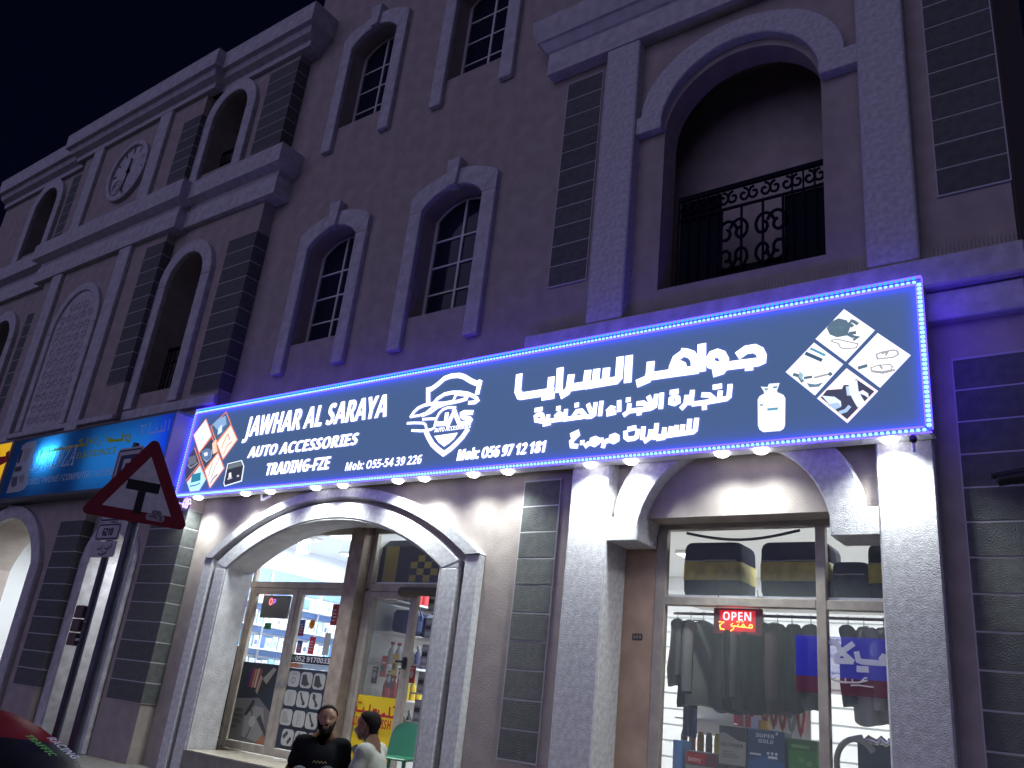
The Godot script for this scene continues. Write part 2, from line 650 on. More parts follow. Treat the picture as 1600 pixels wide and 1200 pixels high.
# ---------- the building ----------
func window_unit(b: Node3D, cx: float, yb: float, half: float):
	# trim: two legs, shallow arched head, keystone
	var h0 := half + 0.005
	var h1 := half + 0.235
	var s := Sh.new()
	for sgn in [-1.0, 1.0]:
		s.box(Vector3(minf(cx + sgn * h0, cx + sgn * h1), yb - 0.48, -0.005), Vector3(maxf(cx + sgn * h0, cx + sgn * h1), yb + 1.62, 0.085), 0.012)
	var inn := arc(cx, yb + 1.622, h0, 0.27)
	var out := arc(cx, yb + 1.90, h1, 0.24)
	arch_band(s, inn, out, -0.005, 0.085)
	for sgn in [-1.0, 1.0]:
		s.prism(PackedVector2Array([Vector2(cx + sgn * h0, yb + 1.6215), Vector2(cx + sgn * h1, yb + 1.6215), Vector2(cx + sgn * h1, yb + 1.9)]), 0.0, 0.08)
	objw("window_trim", s, M.trim_dim, b)
	var k := Sh.new()
	k.prism(PackedVector2Array([Vector2(cx - 0.075, yb + 1.86), Vector2(cx + 0.075, yb + 1.86), Vector2(cx + 0.115, yb + 2.28), Vector2(cx - 0.115, yb + 2.28)]), 0.0, 0.14)
	objw("keystone", k, M.trim_dim, b)
	var w := Node3D.new()
	w.name = "window"
	b.add_child(w, true)
	w.position = Vector3(cx, yb, -0.29) - b.position
	var f := Sh.new()
	var a0 := arc(0, 1.62, half, 0.25)
	var a1 := arc(0, 1.62, half - 0.055, 0.22)
	arch_band(f, a1, a0, 0.0, 0.05, false)
	for sgn in [-1.0, 1.0]:
		f.box(Vector3(minf(sgn * half, sgn * (half - 0.055)), 0, 0), Vector3(maxf(sgn * half, sgn * (half - 0.055)), 1.62, 0.05))
	f.box(Vector3(-half + 0.056, 0, 0), Vector3(half - 0.056, 0.06, 0.05))
	obj("frame", f, M.white_frame, w)
	var xs := [-half + 0.03, -0.0, half - 0.03]
	obj("muntin", boxm(Vector3(-0.018, 0.061, 0.01), Vector3(0.018, 1.84, 0.045)), M.white_frame, w)
	for j in 3:
		obj("muntin", boxm(Vector3(-half + 0.056, 0.42 + j * 0.42, 0.012), Vector3(half - 0.056, 0.445 + j * 0.42, 0.043)), M.white_frame, w)
	for i in 2:
		for j in 4:
			var y0 := 0.03 + j * 0.42
			var s2 := Sh.new()
			if j < 3:
				s2.box(Vector3(xs[i], y0, 0.012), Vector3(xs[i + 1], y0 + 0.41, 0.022))
			else:
				var pp := PackedVector2Array([Vector2(xs[i], y0), Vector2(xs[i + 1], y0)])
				var ap := arc(0, 1.62, half - 0.03, 0.235, 12)
				if i == 1:
					pp = PackedVector2Array([Vector2(xs[1], y0), Vector2(xs[2], y0)])
					for q in range(12, 5, -1):
						pp.append(ap[q])
				else:
					for q in range(6, -1, -1):
						pp.append(ap[q])
				s2.prism(pp, 0.012, 0.022)
			obj("pane", s2, M.dark_glass, w)

func railing(b: Node3D, called: String, x0: float, x1: float, y0: float, y1: float, z: float, solid: bool):
	var g := Node3D.new()
	g.name = called
	b.add_child(g, true)
	g.position = Vector3(x0, y0, z) - b.position
	var w := x1 - x0
	var h := y1 - y0
	var s := Sh.new()
	s.box(Vector3(0, h - 0.05, -0.02), Vector3(w, h, 0.02))
	s.box(Vector3(0, h - 0.30, -0.012), Vector3(w, h - 0.275, 0.012))
	s.box(Vector3(0, 0.04, -0.015), Vector3(w, 0.08, 0.015))
	var nb := int(w / 0.11)
	for k in nb + 1:
		var x := w * k / nb
		if solid and absf(x / w - 0.52) < 0.2:
			continue
		s.box(Vector3(x - 0.008, 0.08, -0.008), Vector3(x + 0.008, h - 0.05, 0.008))
	obj("bars", s, M.iron, g)
	if not solid:
		return
	# wrought scrolls: a frieze under the rail and two lyres in the middle
	var c := Sh.new()
	for k in 7:
		for d in [-1.0, 1.0]:
			var p := []
			for i in 15:
				var t := float(i) / 14.0
				var r := 0.085 * (1.0 - 0.75 * t)
				var a: float = PI * (0.5 + d * 2.2 * t)
				p.append(Vector3(w * (k + 0.5) / 7.0 + d * 0.055 + r * cos(a) * 0.8, h - 0.165 + r * sin(a), 0))
			c.tube(p, 0.015, 5)
	for m in [-1.0, 1.0]:
		for d in [-1.0, 1.0]:
			for v in 2:
				var p := []
				for i in 25:
					var t := float(i) / 24.0
					var r := 0.16 * (1.0 - 0.8 * t)
					var a: float = PI * (1.5 - d * (0.5 - 2.6 * t)) if v == 0 else PI * (0.5 + d * (0.4 - 2.4 * t))
					p.append(Vector3(w * 0.52 + m * 0.20 + d * 0.075 + r * cos(a) * 0.7, 0.30 + v * 0.30 + r * sin(a), 0))
				c.tube(p, 0.018, 5)
	for m in [-0.33, -0.11, 0.12, 0.33]:
		c.box(Vector3(w * 0.52 + m - 0.011, 0.08, -0.01), Vector3(w * 0.52 + m + 0.011, h - 0.29, 0.01))
	obj("scrollwork", c, M.iron, g)
	obj("privacy_sheet", boxm(Vector3(0.01, 0.05, -0.05), Vector3(w * 0.30, h - 0.05, -0.03)), M.iron, g)
	obj("privacy_sheet", boxm(Vector3(w * 0.73, 0.05, -0.05), Vector3(w - 0.01, h - 0.29, -0.03)), M.iron, g)
	obj("privacy_sheet", boxm(Vector3(w * 0.3005, 0.05, -0.05), Vector3(w * 0.7295, 0.2, -0.03)), M.iron, g)

# pier, impost and ring that frame the arched bay on the right; yb: foot, ys: spring, top: head of the piers
func arch_bay(b: Node3D, yb: float, ys: float, top: float, cut: float):
	for x in [[-4.575, -4.125], [-1.645, -1.21]]:
		var p := Sh.new()
		p.box(Vector3(x[0], yb, -0.26 if yb < 1.0 else -0.02), Vector3(x[1], top, 0.16), 0.015)
		objw("pier", p, M.trim, b)
	var deep := -0.27 if yb < 1.0 else -0.01
	var s := Sh.new()
	var inn := arc(-2.915, ys + 0.02, 0.895, 0.86)
	var out := arc(-2.915, ys + 0.23, 1.15, 0.92)
	arch_band(s, inn, out, deep, 0.12 if yb > 1.0 else 0.15)
	s.box(Vector3(-4.1235, ys, deep), Vector3(-3.80, ys + 0.23, 0.118 if yb > 1.0 else 0.148), 0.008)
	s.box(Vector3(-2.03, ys, deep), Vector3(-1.6465, ys + 0.23, 0.118 if yb > 1.0 else 0.148), 0.008)
	objw("arch_ring", s, M.trim, b)

func bay_arch(b: Node3D, cx: float, ysill: float, ys: float, z: float, half: float, foot: float):
	# the white moulding round an arched balcony
	var s := Sh.new()
	for sg in [-1.0, 1.0]:
		s.box(Vector3(minf(cx + sg * half, cx + sg * (half + 0.25)), foot, z - 0.005), Vector3(maxf(cx + sg * half, cx + sg * (half + 0.25)), ys - 0.001, z + 0.09), 0.012)
	arch_band(s, arc(cx, ys, half, half * 1.06), arc(cx, ys, half + 0.25, half * 1.06 + 0.24), z - 0.005, z + 0.09)
	objw("arch_trim", s, M.trim_dim, b)

func building():
	var b := thing("arcade_building", "three-storey tan building with pale arches, cornices and dark block panels behind both signboards", "building")
	var W := M.wall as Material
	# main wall, x -11.1 .. -0.49
	var s := Sh.new()
	var wins := []
	for wx in [-9.33, -6.95]:
		for wy in [5.9, 9.85]:
			wins.append([wx - 0.535, wy, wx + 0.535, wy + 1.62, 0.27])
	wins.append([-10.08, 0.0, -6.22, 2.58, 0.62])
	wall(s, -11.1, -4.6, 0.0, 16.0, -0.34, 0.0, wins)
	objw("wall", s, W, b)
	s = Sh.new()
	wall(s, -4.6, -0.49, 3.05, 16.0, -0.30, 0.0, [[-3.80, 5.53, -2.04, 7.5, 0.86], [-3.80, 9.9, -2.04, 11.6, 0.86], [-4.125, 3.05, -1.645, 3.06, 0.0]])
	objw("wall", s, W, b)
	s = Sh.new()
	s.box(Vector3(-4.6, 0, -0.34), Vector3(-4.14, 3.05, -0.001))
	s.box(Vector3(-1.63, 0, -0.34), Vector3(-0.49, 3.05, -0.001))
	s.box(Vector3(-0.80, 0, -6.5), Vector3(-0.4905, 16.0, -0.345))
	objw("wall", s, W, b)
	# sealed slab behind the upper windows and balconies
	s = Sh.new()
	s.box(Vector3(-11.05, 3.62, -6.5), Vector3(-0.81, 3.95, -0.345))
	s.box(Vector3(-11.05, 15.7, -6.5), Vector3(-0.81, 16.0, -0.345))
	s.box(Vector3(-11.05, 0, -6.8), Vector3(-0.81, 16.0, -6.505))
	s.box(Vector3(-22.0, 0, -6.8), Vector3(-11.06, 11.5, -6.505))
	s.box(Vector3(-22.0, 3.62, -6.5), Vector3(-11.06, 3.95, -1.85))
	s.box(Vector3(-22.0, 11.3, -6.5), Vector3(-11.06, 11.5, -0.345))
	s.box(Vector3(-10.95, 3.96, -1.3), Vector3(-4.7, 15.69, -1.2))
	objw("inner_wall", s, W, b)
	# balcony rooms of the right-hand bay
	for y in [5.3, 9.6]:
		s = Sh.new()
		s.box(Vector3(-4.3, y, -0.98), Vector3(-1.6, y + 3.6, -0.85))
		s.box(Vector3(-4.4, y, -0.98), Vector3(-4.305, y + 3.6, -0.302))
		s.box(Vector3(-1.595, y, -0.98), Vector3(-1.5, y + 3.6, -0.302))
		s.box(Vector3(-4.3, y + 3.5, -0.845), Vector3(-1.6, y + 3.6, -0.302))
		s.box(Vector3(-4.3, y, -0.845), Vector3(-1.6, y + 0.15, -0.302))
		objw("balcony", s, W, b)
	railing(b, "balcony_railing", -3.66, -2.06, 5.53, 6.72, -0.16, true)
	for wx in [-9.33, -6.95]:
		for wy in [5.9, 9.85]:
			window_unit(b, wx, wy, 0.53)
	# arched bay on the right: upper and lower order, sill band, cornice
	arch_bay(b, 5.20, 7.57, 8.97, 0.0)
	arch_bay(b, 0.0, 2.82, 3.9, 0.0)
	s = Sh.new()
	s.box(Vector3(-5.3, 4.62, -0.01), Vector3(-0.47, 4.885, 0.10), 0.012)
	s.box(Vector3(-5.36, 4.90, -0.01), Vector3(-0.43, 5.19, 0.185), 0.02)
	objw("sill_band", s, M.trim_dim, b)
	s = Sh.new()
	cornice(s, -5.31, -0.49, 0.0, [[8.97, 0.0], [8.97, 0.17], [9.31, 0.17], [9.33, 0.20], [9.44, 0.27], [9.45, 0.30], [9.60, 0.34], [9.77, 0.36], [9.79, 0.0]], true, true)
	objw("cornice", s, M.trim_dim, b)
	s = Sh.new()
	for x in [[-4.575, -4.125], [-1.645, -1.21]]:
		s.box(Vector3(x[0], 9.8, -0.02), Vector3(x[1], 13.5, 0.16), 0.015)
	objw("pier", s, M.trim_dim, b)
	blocks(b, "block_panel", -5.22, -4.71, 5.86, 8.83, 0.0, 0.27)
	blocks(b, "block_panel", -1.045, -0.49, 5.87, 8.85, 0.0, 0.27)
	blocks(b, "block_panel", -1.045, -0.49, 0.77, 4.28, 0.0, 0.27)
	blocks(b, "block_panel", -5.25, -4.80, 0.77, 3.51, 0.0, 0.275)
	# moulding of the wide entrance arch: two flat bands with a groove between
	s = Sh.new()
	var cx := -8.15
	for sg in [-1.0, 1.0]:
		for e in [[1.93, 2.17, 2.58], [2.255, 2.46, 2.72]]:
			s.box(Vector3(minf(cx + sg * e[0], cx + sg * e[1]), 0.0, -0.005), Vector3(maxf(cx + sg * e[0], cx + sg * e[1]), e[2] - 0.001, 0.10), 0.014)
	arch_band(s, arc(cx, 2.58, 1.93, 0.62, 40), arc(cx, 2.66, 2.17, 0.74, 40), -0.005, 0.10)
	arch_band(s, arc(cx, 2.72, 2.255, 0.74, 40), arc(cx, 2.73, 2.46, 0.86, 40), -0.005, 0.12)
	for sg in [-1.0, 1.0]:
		s.prism(PackedVector2Array([Vector2(cx + sg * 1.93, 2.5795), Vector2(cx + sg * 2.17, 2.5795), Vector2(cx + sg * 2.17, 2.66)]), 0.0, 0.095)
		s.prism(PackedVector2Array([Vector2(cx + sg * 2.255, 2.7195), Vector2(cx + sg * 2.46, 2.7195), Vector2(cx + sg * 2.46, 2.73)]), 0.0, 0.095)
	objw("entrance_moulding", s, M.trim, b)
	s = Sh.new()
	for sg in [-1.0, 1.0]:
		s.box(Vector3(minf(cx + sg * 1.905, cx + sg * 1.9285), 0.0, -0.342), Vector3(maxf(cx + sg * 1.905, cx + sg * 1.9285), 2.58, 0.09))
	arch_band(s, arc(cx, 2.58, 1.905, 0.60, 40), arc(cx, 2.58, 1.928, 0.618, 40), -0.342, 0.09, false)
	objw("arch_lining", s, M.trim_dim, b)
	# bird spikes along the sill band
	s = Sh.new()
	for k in 150:
		var x := -5.2 + 4.7 * k / 149.0
		for d in [-0.03, 0.03]:
			s.tube([Vector3(x, 5.188, 0.12), Vector3(x + d * 0.3, 5.30, 0.12 + d)], 0.0028, 3)
	objw("bird_spikes", s, M.steel, b).set_meta("kind", "stuff")
	# porch ceiling and side cheeks between the arch and the shop fronts
	s = Sh.new()
	s.box(Vector3(-11.0, 3.27, -0.72), Vector3(-5.0, 3.4, -0.345))
	objw("porch_ceiling", s, M.trim_dim, b)
	s = Sh.new()
	s.box(Vector3(-6.2, 0, -0.755), Vector3(-4.31, 3.6, -0.345))
	s.box(Vector3(-11.4, 0, -0.755), Vector3(-11.01, 3.6, -0.345))
	s.box(Vector3(-11.0, 3.41, -0.755), Vector3(-6.21, 3.615, -0.345))
	s.box(Vector3(-1.49, 0, -0.755), Vector3(-0.81, 3.6, -0.345))
	s.box(Vector3(-4.3, 0.2, -0.755), Vector3(-1.5, 0.31, -0.46))
	s.box(Vector3(-4.3, 3.1, -0.755), Vector3(-1.5, 3.2, -0.46))
	objw("porch_cheek", s, W, b)
	# ---- left: first projecting bay (z .23), x -14.2 .. -11.08, second (z .46) .. -18.3, then the first bay's twin
	bay(b, -13.7, -11.08, 0.23, -12.85, -0.3)
	bay(b, -22.6, -18.26, 0.23, -20.0, -0.3)
	middle_bay(b)

func bay(b: Node3D, x0: float, x1: float, z: float, cx: float, zi: float):
	var s := Sh.new()
	var half := 0.53
	wall(s, x0, x1, 0.0, 12.6, zi, z, [[cx - half, 5.49, cx + half, 7.52, half * 1.06], [cx - half, 9.9, cx + half, 11.05, half * 1.06], [cx - 0.54, 0.0, cx + 0.54, 2.62, 0.5]])
	objw("bay_wall", s, M.wall, b)
	s = Sh.new()
	for y in [5.3, 9.6]:
		s.box(Vector3(cx - 0.9, y, zi - 0.6), Vector3(cx + 0.9, y + 2.95, zi - 0.3))
		s.box(Vector3(cx - 0.9, y, zi - 0.295), Vector3(cx - 0.55, y + 2.95, zi - 0.002))
		s.box(Vector3(cx + 0.55, y, zi - 0.295), Vector3(cx + 0.9, y + 2.95, zi - 0.002))
		s.box(Vector3(cx - 0.545, y + 2.85, zi - 0.295), Vector3(cx + 0.545, y + 2.95, zi - 0.002))
		s.box(Vector3(cx - 0.545, y, zi - 0.295), Vector3(cx + 0.545, y + 0.1, zi - 0.002))
	objw("balcony", s, M.wall, b)
	bay_arch(b, cx, 5.49, 7.52, z, half, 5.2)
	bay_arch(b, cx, 9.9, 11.05, z, half, 9.72)
	railing(b, "balcony_railing", cx - half + 0.02, cx + half - 0.02, 5.49, 6.45, z - 0.3, false)
	railing(b, "balcony_railing", cx - half + 0.02, cx + half - 0.02, 9.9, 10.6, z - 0.3, false)
	var d := Sh.new()
	d.box(Vector3(cx + 0.02, 5.5, z - 0.345), Vector3(cx + half - 0.02, 6.6, z - 0.33))
	objw("privacy_sheet", d, M.iron, b)
	for e in [[5.5, 7.75], [9.9, 11.3]]:
		objw("dark_panel", boxm(Vector3(cx + 0.12, e[0], zi - 0.299), Vector3(cx + 0.54, e[1], zi - 0.26), 0.01), M.dark_glass, b)  # dark panel filling the right side of the niche
	blocks(b, "block_quoin", x1 - 0.73, x1, 5.28, 8.08, z, 0.28, 0.22)
	blocks(b, "block_quoin", x1 - 0.79, x1, 9.85, 11.66, z, 0.26, 0.22)
	blocks(b, "block_quoin", x1 - 0.86, x1, 0.75, 3.4, z, 0.265, 0.22)
	# ledge under the first floor, cornice between the floors, roof cornice
	s = Sh.new()
	s.box(Vector3(x0 + 0.01, 5.02, z - 0.01), Vector3(x1 + 0.04, 5.19, z + 0.07), 0.012)
	objw("sill_band", s, M.trim_dim, b)
	s = Sh.new()
	cornice(s, x0 + 0.02, x1, z - 0.23, [[8.68, z - 0.23], [8.68, z + 0.10], [9.02, z + 0.10], [9.06, z + 0.07], [9.14, z + 0.08], [9.19, z + 0.24], [9.52, z + 0.24], [9.56, z + 0.22], [9.58, z - 0.23]], false, true)
	objw("cornice", s, M.trim_dim, b)
	s = Sh.new()
	cornice(s, x0 + 0.02, x1, z - 0.23, [[11.78, z - 0.23], [11.78, z + 0.08], [11.9, z + 0.08], [11.95, z + 0.20], [12.05, z + 0.24], [12.07, z + 0.32], [12.45, z + 0.33], [12.50, z + 0.30], [12.52, z - 0.23]], false, true)
	objw("roof_cornice", s, M.trim_dim, b)
	# ground floor arch of the bay
	s = Sh.new()
	var gx := cx
	for sg in [-1.0, 1.0]:
		s.box(Vector3(minf(gx + sg * 0.525, gx + sg * 0.539), 0.0, zi - 0.01), Vector3(maxf(gx + sg * 0.525, gx + sg * 0.539), 2.62, z + 0.06))
	arch_band(s, arc(gx, 2.62, 0.525, 0.487), arc(gx, 2.62, 0.539, 0.499), zi - 0.01, z + 0.06, false)
	objw("arch_lining", s, M.trim_dim, b)
	s = Sh.new()
	for sg in [-1.0, 1.0]:
		s.box(Vector3(minf(gx + sg * 0.54, gx + sg * 0.77), 0.0, z - 0.005), Vector3(maxf(gx + sg * 0.54, gx + sg * 0.77), 2.619, z + 0.08), 0.012)
	arch_band(s, arc(gx, 2.62, 0.54, 0.5), arc(gx, 2.62, 0.77, 0.72), z - 0.005, z + 0.08)
	objw("arch_trim", s, M.trim_dim, b)

func middle_bay(b: Node3D):
	var z := 0.40
	var s := Sh.new()
	wall(s, -18.26, -13.64, 0.0, 12.6, -0.3, z, [[-17.3, 0.0, -14.85, 2.6, 0.8]])
	objw("bay_wall", s, M.wall, b)
	blocks(b, "block_quoin", -14.22, -13.64, 5.7, 8.46, z, 0.28, 0.22)
	blocks(b, "block_quoin", -14.22, -13.64, 9.85, 11.3, z, 0.26, 0.22)
	blocks(b, "block_quoin", -14.36, -13.64, 0.75, 3.3, z, 0.265, 0.2)
	for e in [[-15.15, -14.74], [-17.76, -17.37]]:
		for y in [[4.9, 8.63], [9.56, 11.78]]:
			s = Sh.new()
			s.box(Vector3(e[0], y[0], z - 0.005), Vector3(e[1], y[1] - 0.003, z + 0.08), 0.012)
			objw("pilaster", s, M.trim_dim, b)
	for e in [[8.62, 0.0], [11.75, 2.9]]:
		s = Sh.new()
		if e[1] == 0.0:
			cornice(s, -18.26, -13.64, z - 0.23, [[8.63, z - 0.23], [8.63, z + 0.10], [8.97, z + 0.10], [9.01, z + 0.07], [9.10, z + 0.08], [9.16, z + 0.24], [9.51, z + 0.24], [9.55, z + 0.22], [9.57, z - 0.23]])
			objw("cornice", s, M.trim_dim, b)
		else:
			cornice(s, -18.26, -13.64, z - 0.23, [[11.78, z - 0.23], [11.78, z + 0.08], [11.9, z + 0.08], [11.95, z + 0.20], [12.05, z + 0.24], [12.07, z + 0.32], [12.42, z + 0.33], [12.46, z + 0.30], [12.48, z - 0.23]])
			objw("roof_cornice", s, M.trim_dim, b)
	s = Sh.new()
	s.box(Vector3(-18.2, 5.0, z - 0.01), Vector3(-13.60, 5.10, z + 0.07), 0.012)
	objw("sill_band", s, M.trim_dim, b)
	s = Sh.new()
	for sg in [-1.0, 1.0]:
		s.box(Vector3(minf(-16.075 + sg * 1.226, -16.075 + sg * 1.50), 0.0, z - 0.005), Vector3(maxf(-16.075 + sg * 1.226, -16.075 + sg * 1.50), 2.599, z + 0.09), 0.012)
	arch_band(s, arc(-16.075, 2.6, 1.226, 0.8), arc(-16.075, 2.6, 1.50, 1.02), z - 0.005, z + 0.09)
	objw("arch_trim", s, M.trim_dim, b)
	# tall arched grille with pierced pattern
	var cx := -16.2
	var g := Node3D.new()
	g.name = "pierced_arch_panel"
	b.add_child(g, true)
	g.position = Vector3(cx, 5.1, z) - b.position
	s = Sh.new()
	var oa := arc(0, 2.05, 0.92, 0.98)
	var ia := arc(0, 2.05, 0.76, 0.82)
	arch_band(s, ia, oa, -0.005, 0.075)
	for sg in [-1.0, 1.0]:
		s.box(Vector3(minf(sg * 0.76, sg * 0.92), 0.0, -0.005), Vector3(maxf(sg * 0.76, sg * 0.92), 2.049, 0.075), 0.012)
	obj("frame", s, M.trim_dim, g)
	var pp := PackedVector2Array([Vector2(0.765, 0.0)])
	for k in range(ia.size() - 1, -1, -1):
		pp.append(ia[k])
	pp.append(Vector2(-0.765, 0.0))
	s = Sh.new()
	s.prism(pp, -0.01, 0.03)
	obj("panel", s, M.trim_dim, g)
	# raised leaves in relief; the dark inside the holes painted as flat black discs
	var rel := Sh.new()
	var hol := Sh.new()
	for j in 11:
		for i in 5:
			var x := -0.52 + i * 0.26
			var y := 0.2 + j * 0.235
			if Vector2(x, maxf(0.0, y - 2.05)).length() > 0.66:
				continue
			rel.stroke(disc(x, y, 0.105, 0.10, 10), 0.014, 0.03, 0.037, true)
			for q in 4:
				var a := PI * (0.25 + 0.5 * q)
				hol.flat(disc(x + 0.055 * cos(a), y + 0.055 * sin(a), 0.014, 0.022, 7), 0.032)
	obj("tracery", rel, M.trim_dim, g).set_meta("kind", "stuff")
	obj("painted_piercing", hol, M.black, g).set_meta("kind", "stuff")
	# clock with raised rim, numerals as strokes, hands
	var c := thing("wall_clock", "large round pale clock with dark hands high on the left bay", "clock", Vector3(-15.94, 10.70, z + 0.001))
	s = Sh.new()
	var o1 := []
	var i1 := []
	for k in 41:
		var a := TAU * k / 40.0
		o1.append(Vector2(0.72 * cos(a), 0.72 * sin(a)))
		i1.append(Vector2(0.62 * cos(a), 0.62 * sin(a)))
	arch_band(s, i1, o1, 0.0, 0.09, false)
	obj("rim", s, M.trim_dim, c)
	s = Sh.new()
	s.prism(disc(0, 0, 0.625, 0.625, 40), 0.0, 0.03)
	obj("dial", s, M.trim_dim, c)
	s = Sh.new()
	for k in 12:
		var a := TAU * k / 12.0
		s.stroke(PackedVector2Array([Vector2(cos(a), sin(a)) * 0.47, Vector2(cos(a), sin(a)) * 0.58]), 0.045 if k % 3 == 0 else 0.028, 0.034, 0.034)
	obj("hour_mark", s, M.iron, c)
	s = Sh.new()
	s.stroke(v2([-0.03, 0.10, 0.0, 0.0, -0.06, -0.46]), 0.035, 0.045, 0.05)
	s.stroke(v2([0.0, 0.0, 0.02, 0.30]), 0.045, 0.052, 0.057)
	s.prism(disc(0, 0, 0.05, 0.05), 0.03, 0.06)
	obj("hand", s, M.iron, c)
	s = Sh.new()
	s.stroke(disc(-0.30, -0.30, 0.17, 0.17, 18), 0.03, 0.03, 0.05, true)
	s.stroke(disc(-0.30, -0.30, 0.09, 0.09, 14), 0.02, 0.03, 0.045, true)
	obj("small_dial", s, M.trim_dim, c)

# ---------- shop fronts ----------
func pane(parent: Node3D, lo: Vector3, hi: Vector3):
	objw("pane", boxm(lo, hi), M.glass, parent)

func frame_bar(s: Sh, x0: float, y0: float, x1: float, y1: float, z: float, d := 0.05):
	s.box(Vector3(x0, y0, z - d), Vector3(x1, y1, z + 0.02), 0.006)

func shop_fronts():
	var z := -0.67
	var f := thing("phone_storefront", "beige aluminium shop front with double glass door left of the plain column", "storefront", Vector3(-9.6, 0.31, z))
	var s := Sh.new()
	frame_bar(s, -11.0, 3.17, -8.4, 3.27, z)
	frame_bar(s, -11.0, 2.44, -8.4, 2.53, z)
	frame_bar(s, -10.45, 0.31, -10.39, 2.439, z)
	frame_bar(s, -10.45, 2.531, -10.39, 3.169, z)
	frame_bar(s, -11.0, 0.31, -10.94, 3.169, z)
	frame_bar(s, -10.939, 0.31, -10.451, 0.40, z)
	frame_bar(s, -8.42, 0.31, -8.37, 3.169, z)
	objw("frame", s, M.alu, f)
	pane(f, Vector3(-10.389, 2.531, z - 0.02), Vector3(-8.421, 3.169, z - 0.012))
	pane(f, Vector3(-10.939, 2.531, z - 0.02), Vector3(-10.451, 3.169, z - 0.012))
	pane(f, Vector3(-10.939, 0.401, z - 0.02), Vector3(-10.451, 2.439, z - 0.012))
	for x in [[-10.385, -9.405], [-9.395, -8.425]]:
		var d := Node3D.new()
		d.name = "door"
		f.add_child(d, true)
		d.position = Vector3(x[0], 0.32, z) - f.position
		s = Sh.new()
		frame_bar(s, x[0], 0.325, x[0] + 0.09, 2.435, z, 0.045)
		frame_bar(s, x[1] - 0.10, 0.325, x[1], 2.435, z, 0.045)
		frame_bar(s, x[0] + 0.0905, 0.325, x[1] - 0.1005, 0.425, z, 0.045)
		frame_bar(s, x[0] + 0.0905, 2.355, x[1] - 0.1005, 2.435, z, 0.045)
		objw("door_frame", s, M.alu, d)
		pane(d, Vector3(x[0] + 0.0905, 0.4255, z - 0.02), Vector3(x[1] - 0.1005, 2.3545, z - 0.012))
		s = Sh.new()
		var hx: float = x[1] - 0.05 if x[0] < -10 else x[0] + 0.045
		s.tube([Vector3(hx, 1.72, z + 0.022), Vector3(hx, 1.72, z + 0.06), Vector3(hx + 0.05, 1.71, z + 0.062)], 0.013, 6)
		s.box(Vector3(hx - 0.02, 1.45, z + 0.02), Vector3(hx + 0.02, 1.5, z + 0.03))
		s.box(Vector3(hx - 0.025, 1.17, z + 0.02), Vector3(hx + 0.03, 1.23, z + 0.035))
		objw("door_handle", s, M.steel, d)
	# posters and stickers on the glass of the double door
	var gz := z - 0.008
	var p := thing("door_poster", "dark printed poster of phones and a watch low on the left door leaf", "poster", Vector3(-9.91, 0.43, gz))
	var a := Art.new()
	a.poly(rect(-0.38, 0.0, 0.39, 1.0), Color(0.025, 0.035, 0.05))
	a.poly(v2([-0.38, 0.0, 0.39, 0.0, 0.39, 0.40, 0.1, 0.56, -0.38, 0.52]), Color(0.16, 0.16, 0.16))
	for k in 5:
		var x := -0.22 + 0.055 * k
		a.poly(v2([x, 0.68, x + 0.04, 0.68, x + 0.06, 0.92 + 0.02 * (k % 2), x + 0.02, 0.92]), [Color(0.05, 0.02, 0.16), Color(0.28, 0.03, 0.10), Color(0.42, 0.22, 0.12), Color(0.5, 0.4, 0.3), Color(0.4, 0.04, 0.06)][k])
	a.poly(v2([0.02, 0.7, 0.12, 0.62, 0.36, 0.93, 0.28, 0.98]), Color(0.03, 0.03, 0.03))
	a.poly(v2([0.10, 0.80, 0.2, 0.74, 0.35, 0.94, 0.28, 0.96]), Color(0.3, 0.27, 0.23))
	a.poly(v2([0.0, 0.64, 0.05, 0.6, 0.10, 0.82, 0.05, 0.85]), Color(0.32, 0.28, 0.22))
	a.poly(v2([-0.1, 0.06, 0.22, 0.02, 0.34, 0.14, 0.24, 0.44, 0.06, 0.46, -0.12, 0.3]), Color(0.26, 0.26, 0.25))
	a.poly(v2([-0.13, 0.34, -0.08, 0.32, 0.04, 0.5, 0.0, 0.54]), Color(0.04, 0.04, 0.04))
	a.poly(v2([0.2, 0.36, 0.38, 0.16, 0.38, 0.1, 0.14, 0.3]), Color(0.05, 0.05, 0.05))
	a.line(v2([-0.06, 0.45, 0.03, 0.36, 0.06, 0.2, 0.0, 0.05]), 0.02, Color(0.06, 0.06, 0.06))
	a.poly(disc(0.06, 0.26, 0.07, 0.07), Color(0.4, 0.38, 0.37))
	a.poly(v2([0.22, 0.0, 0.39, 0.0, 0.39, 0.08, 0.3, 0.12]), Color(0.35, 0.14, 0.08))
	art_part("print", a, p, Transform3D())
	s = Sh.new()
	letters(s, "VIDEO", -0.33, -0.18, 0.36, 0.04, 0.012)
	letters(s, "SERVICE", -0.35, -0.15, 0.29, 0.04, 0.012)
	letters(s, "CENTER", -0.35, -0.17, 0.22, 0.035, 0.012)
	letters(s, "AND", -0.35, -0.24, 0.15, 0.035, 0.012)
	obj("lettering", s, mat(0.03, 0.03, 0.03), p)
	p = thing("door_poster", "dark sticker with rows of white cards of accessories low on the right door leaf", "poster", Vector3(-8.92, 0.43, gz))
	a = Art.new()
	a.poly(rect(-0.385, 0.0, 0.395, 0.98), Color(0.022, 0.035, 0.055))
	a.poly(rect(-0.385, 1.05, 0.395, 1.155), Color(0.018, 0.026, 0.045))
	a.poly(rect(-0.385, 0.985, 0.395, 1.045), Color(0.42, 0.55, 0.66))
	a.poly(rect(-0.385, 0.985, -0.23, 1.045), Color(0.45, 0.18, 0.08))
	a.poly(rect(-0.23, 0.985, -0.14, 1.045), Color(0.35, 0.3, 0.34))
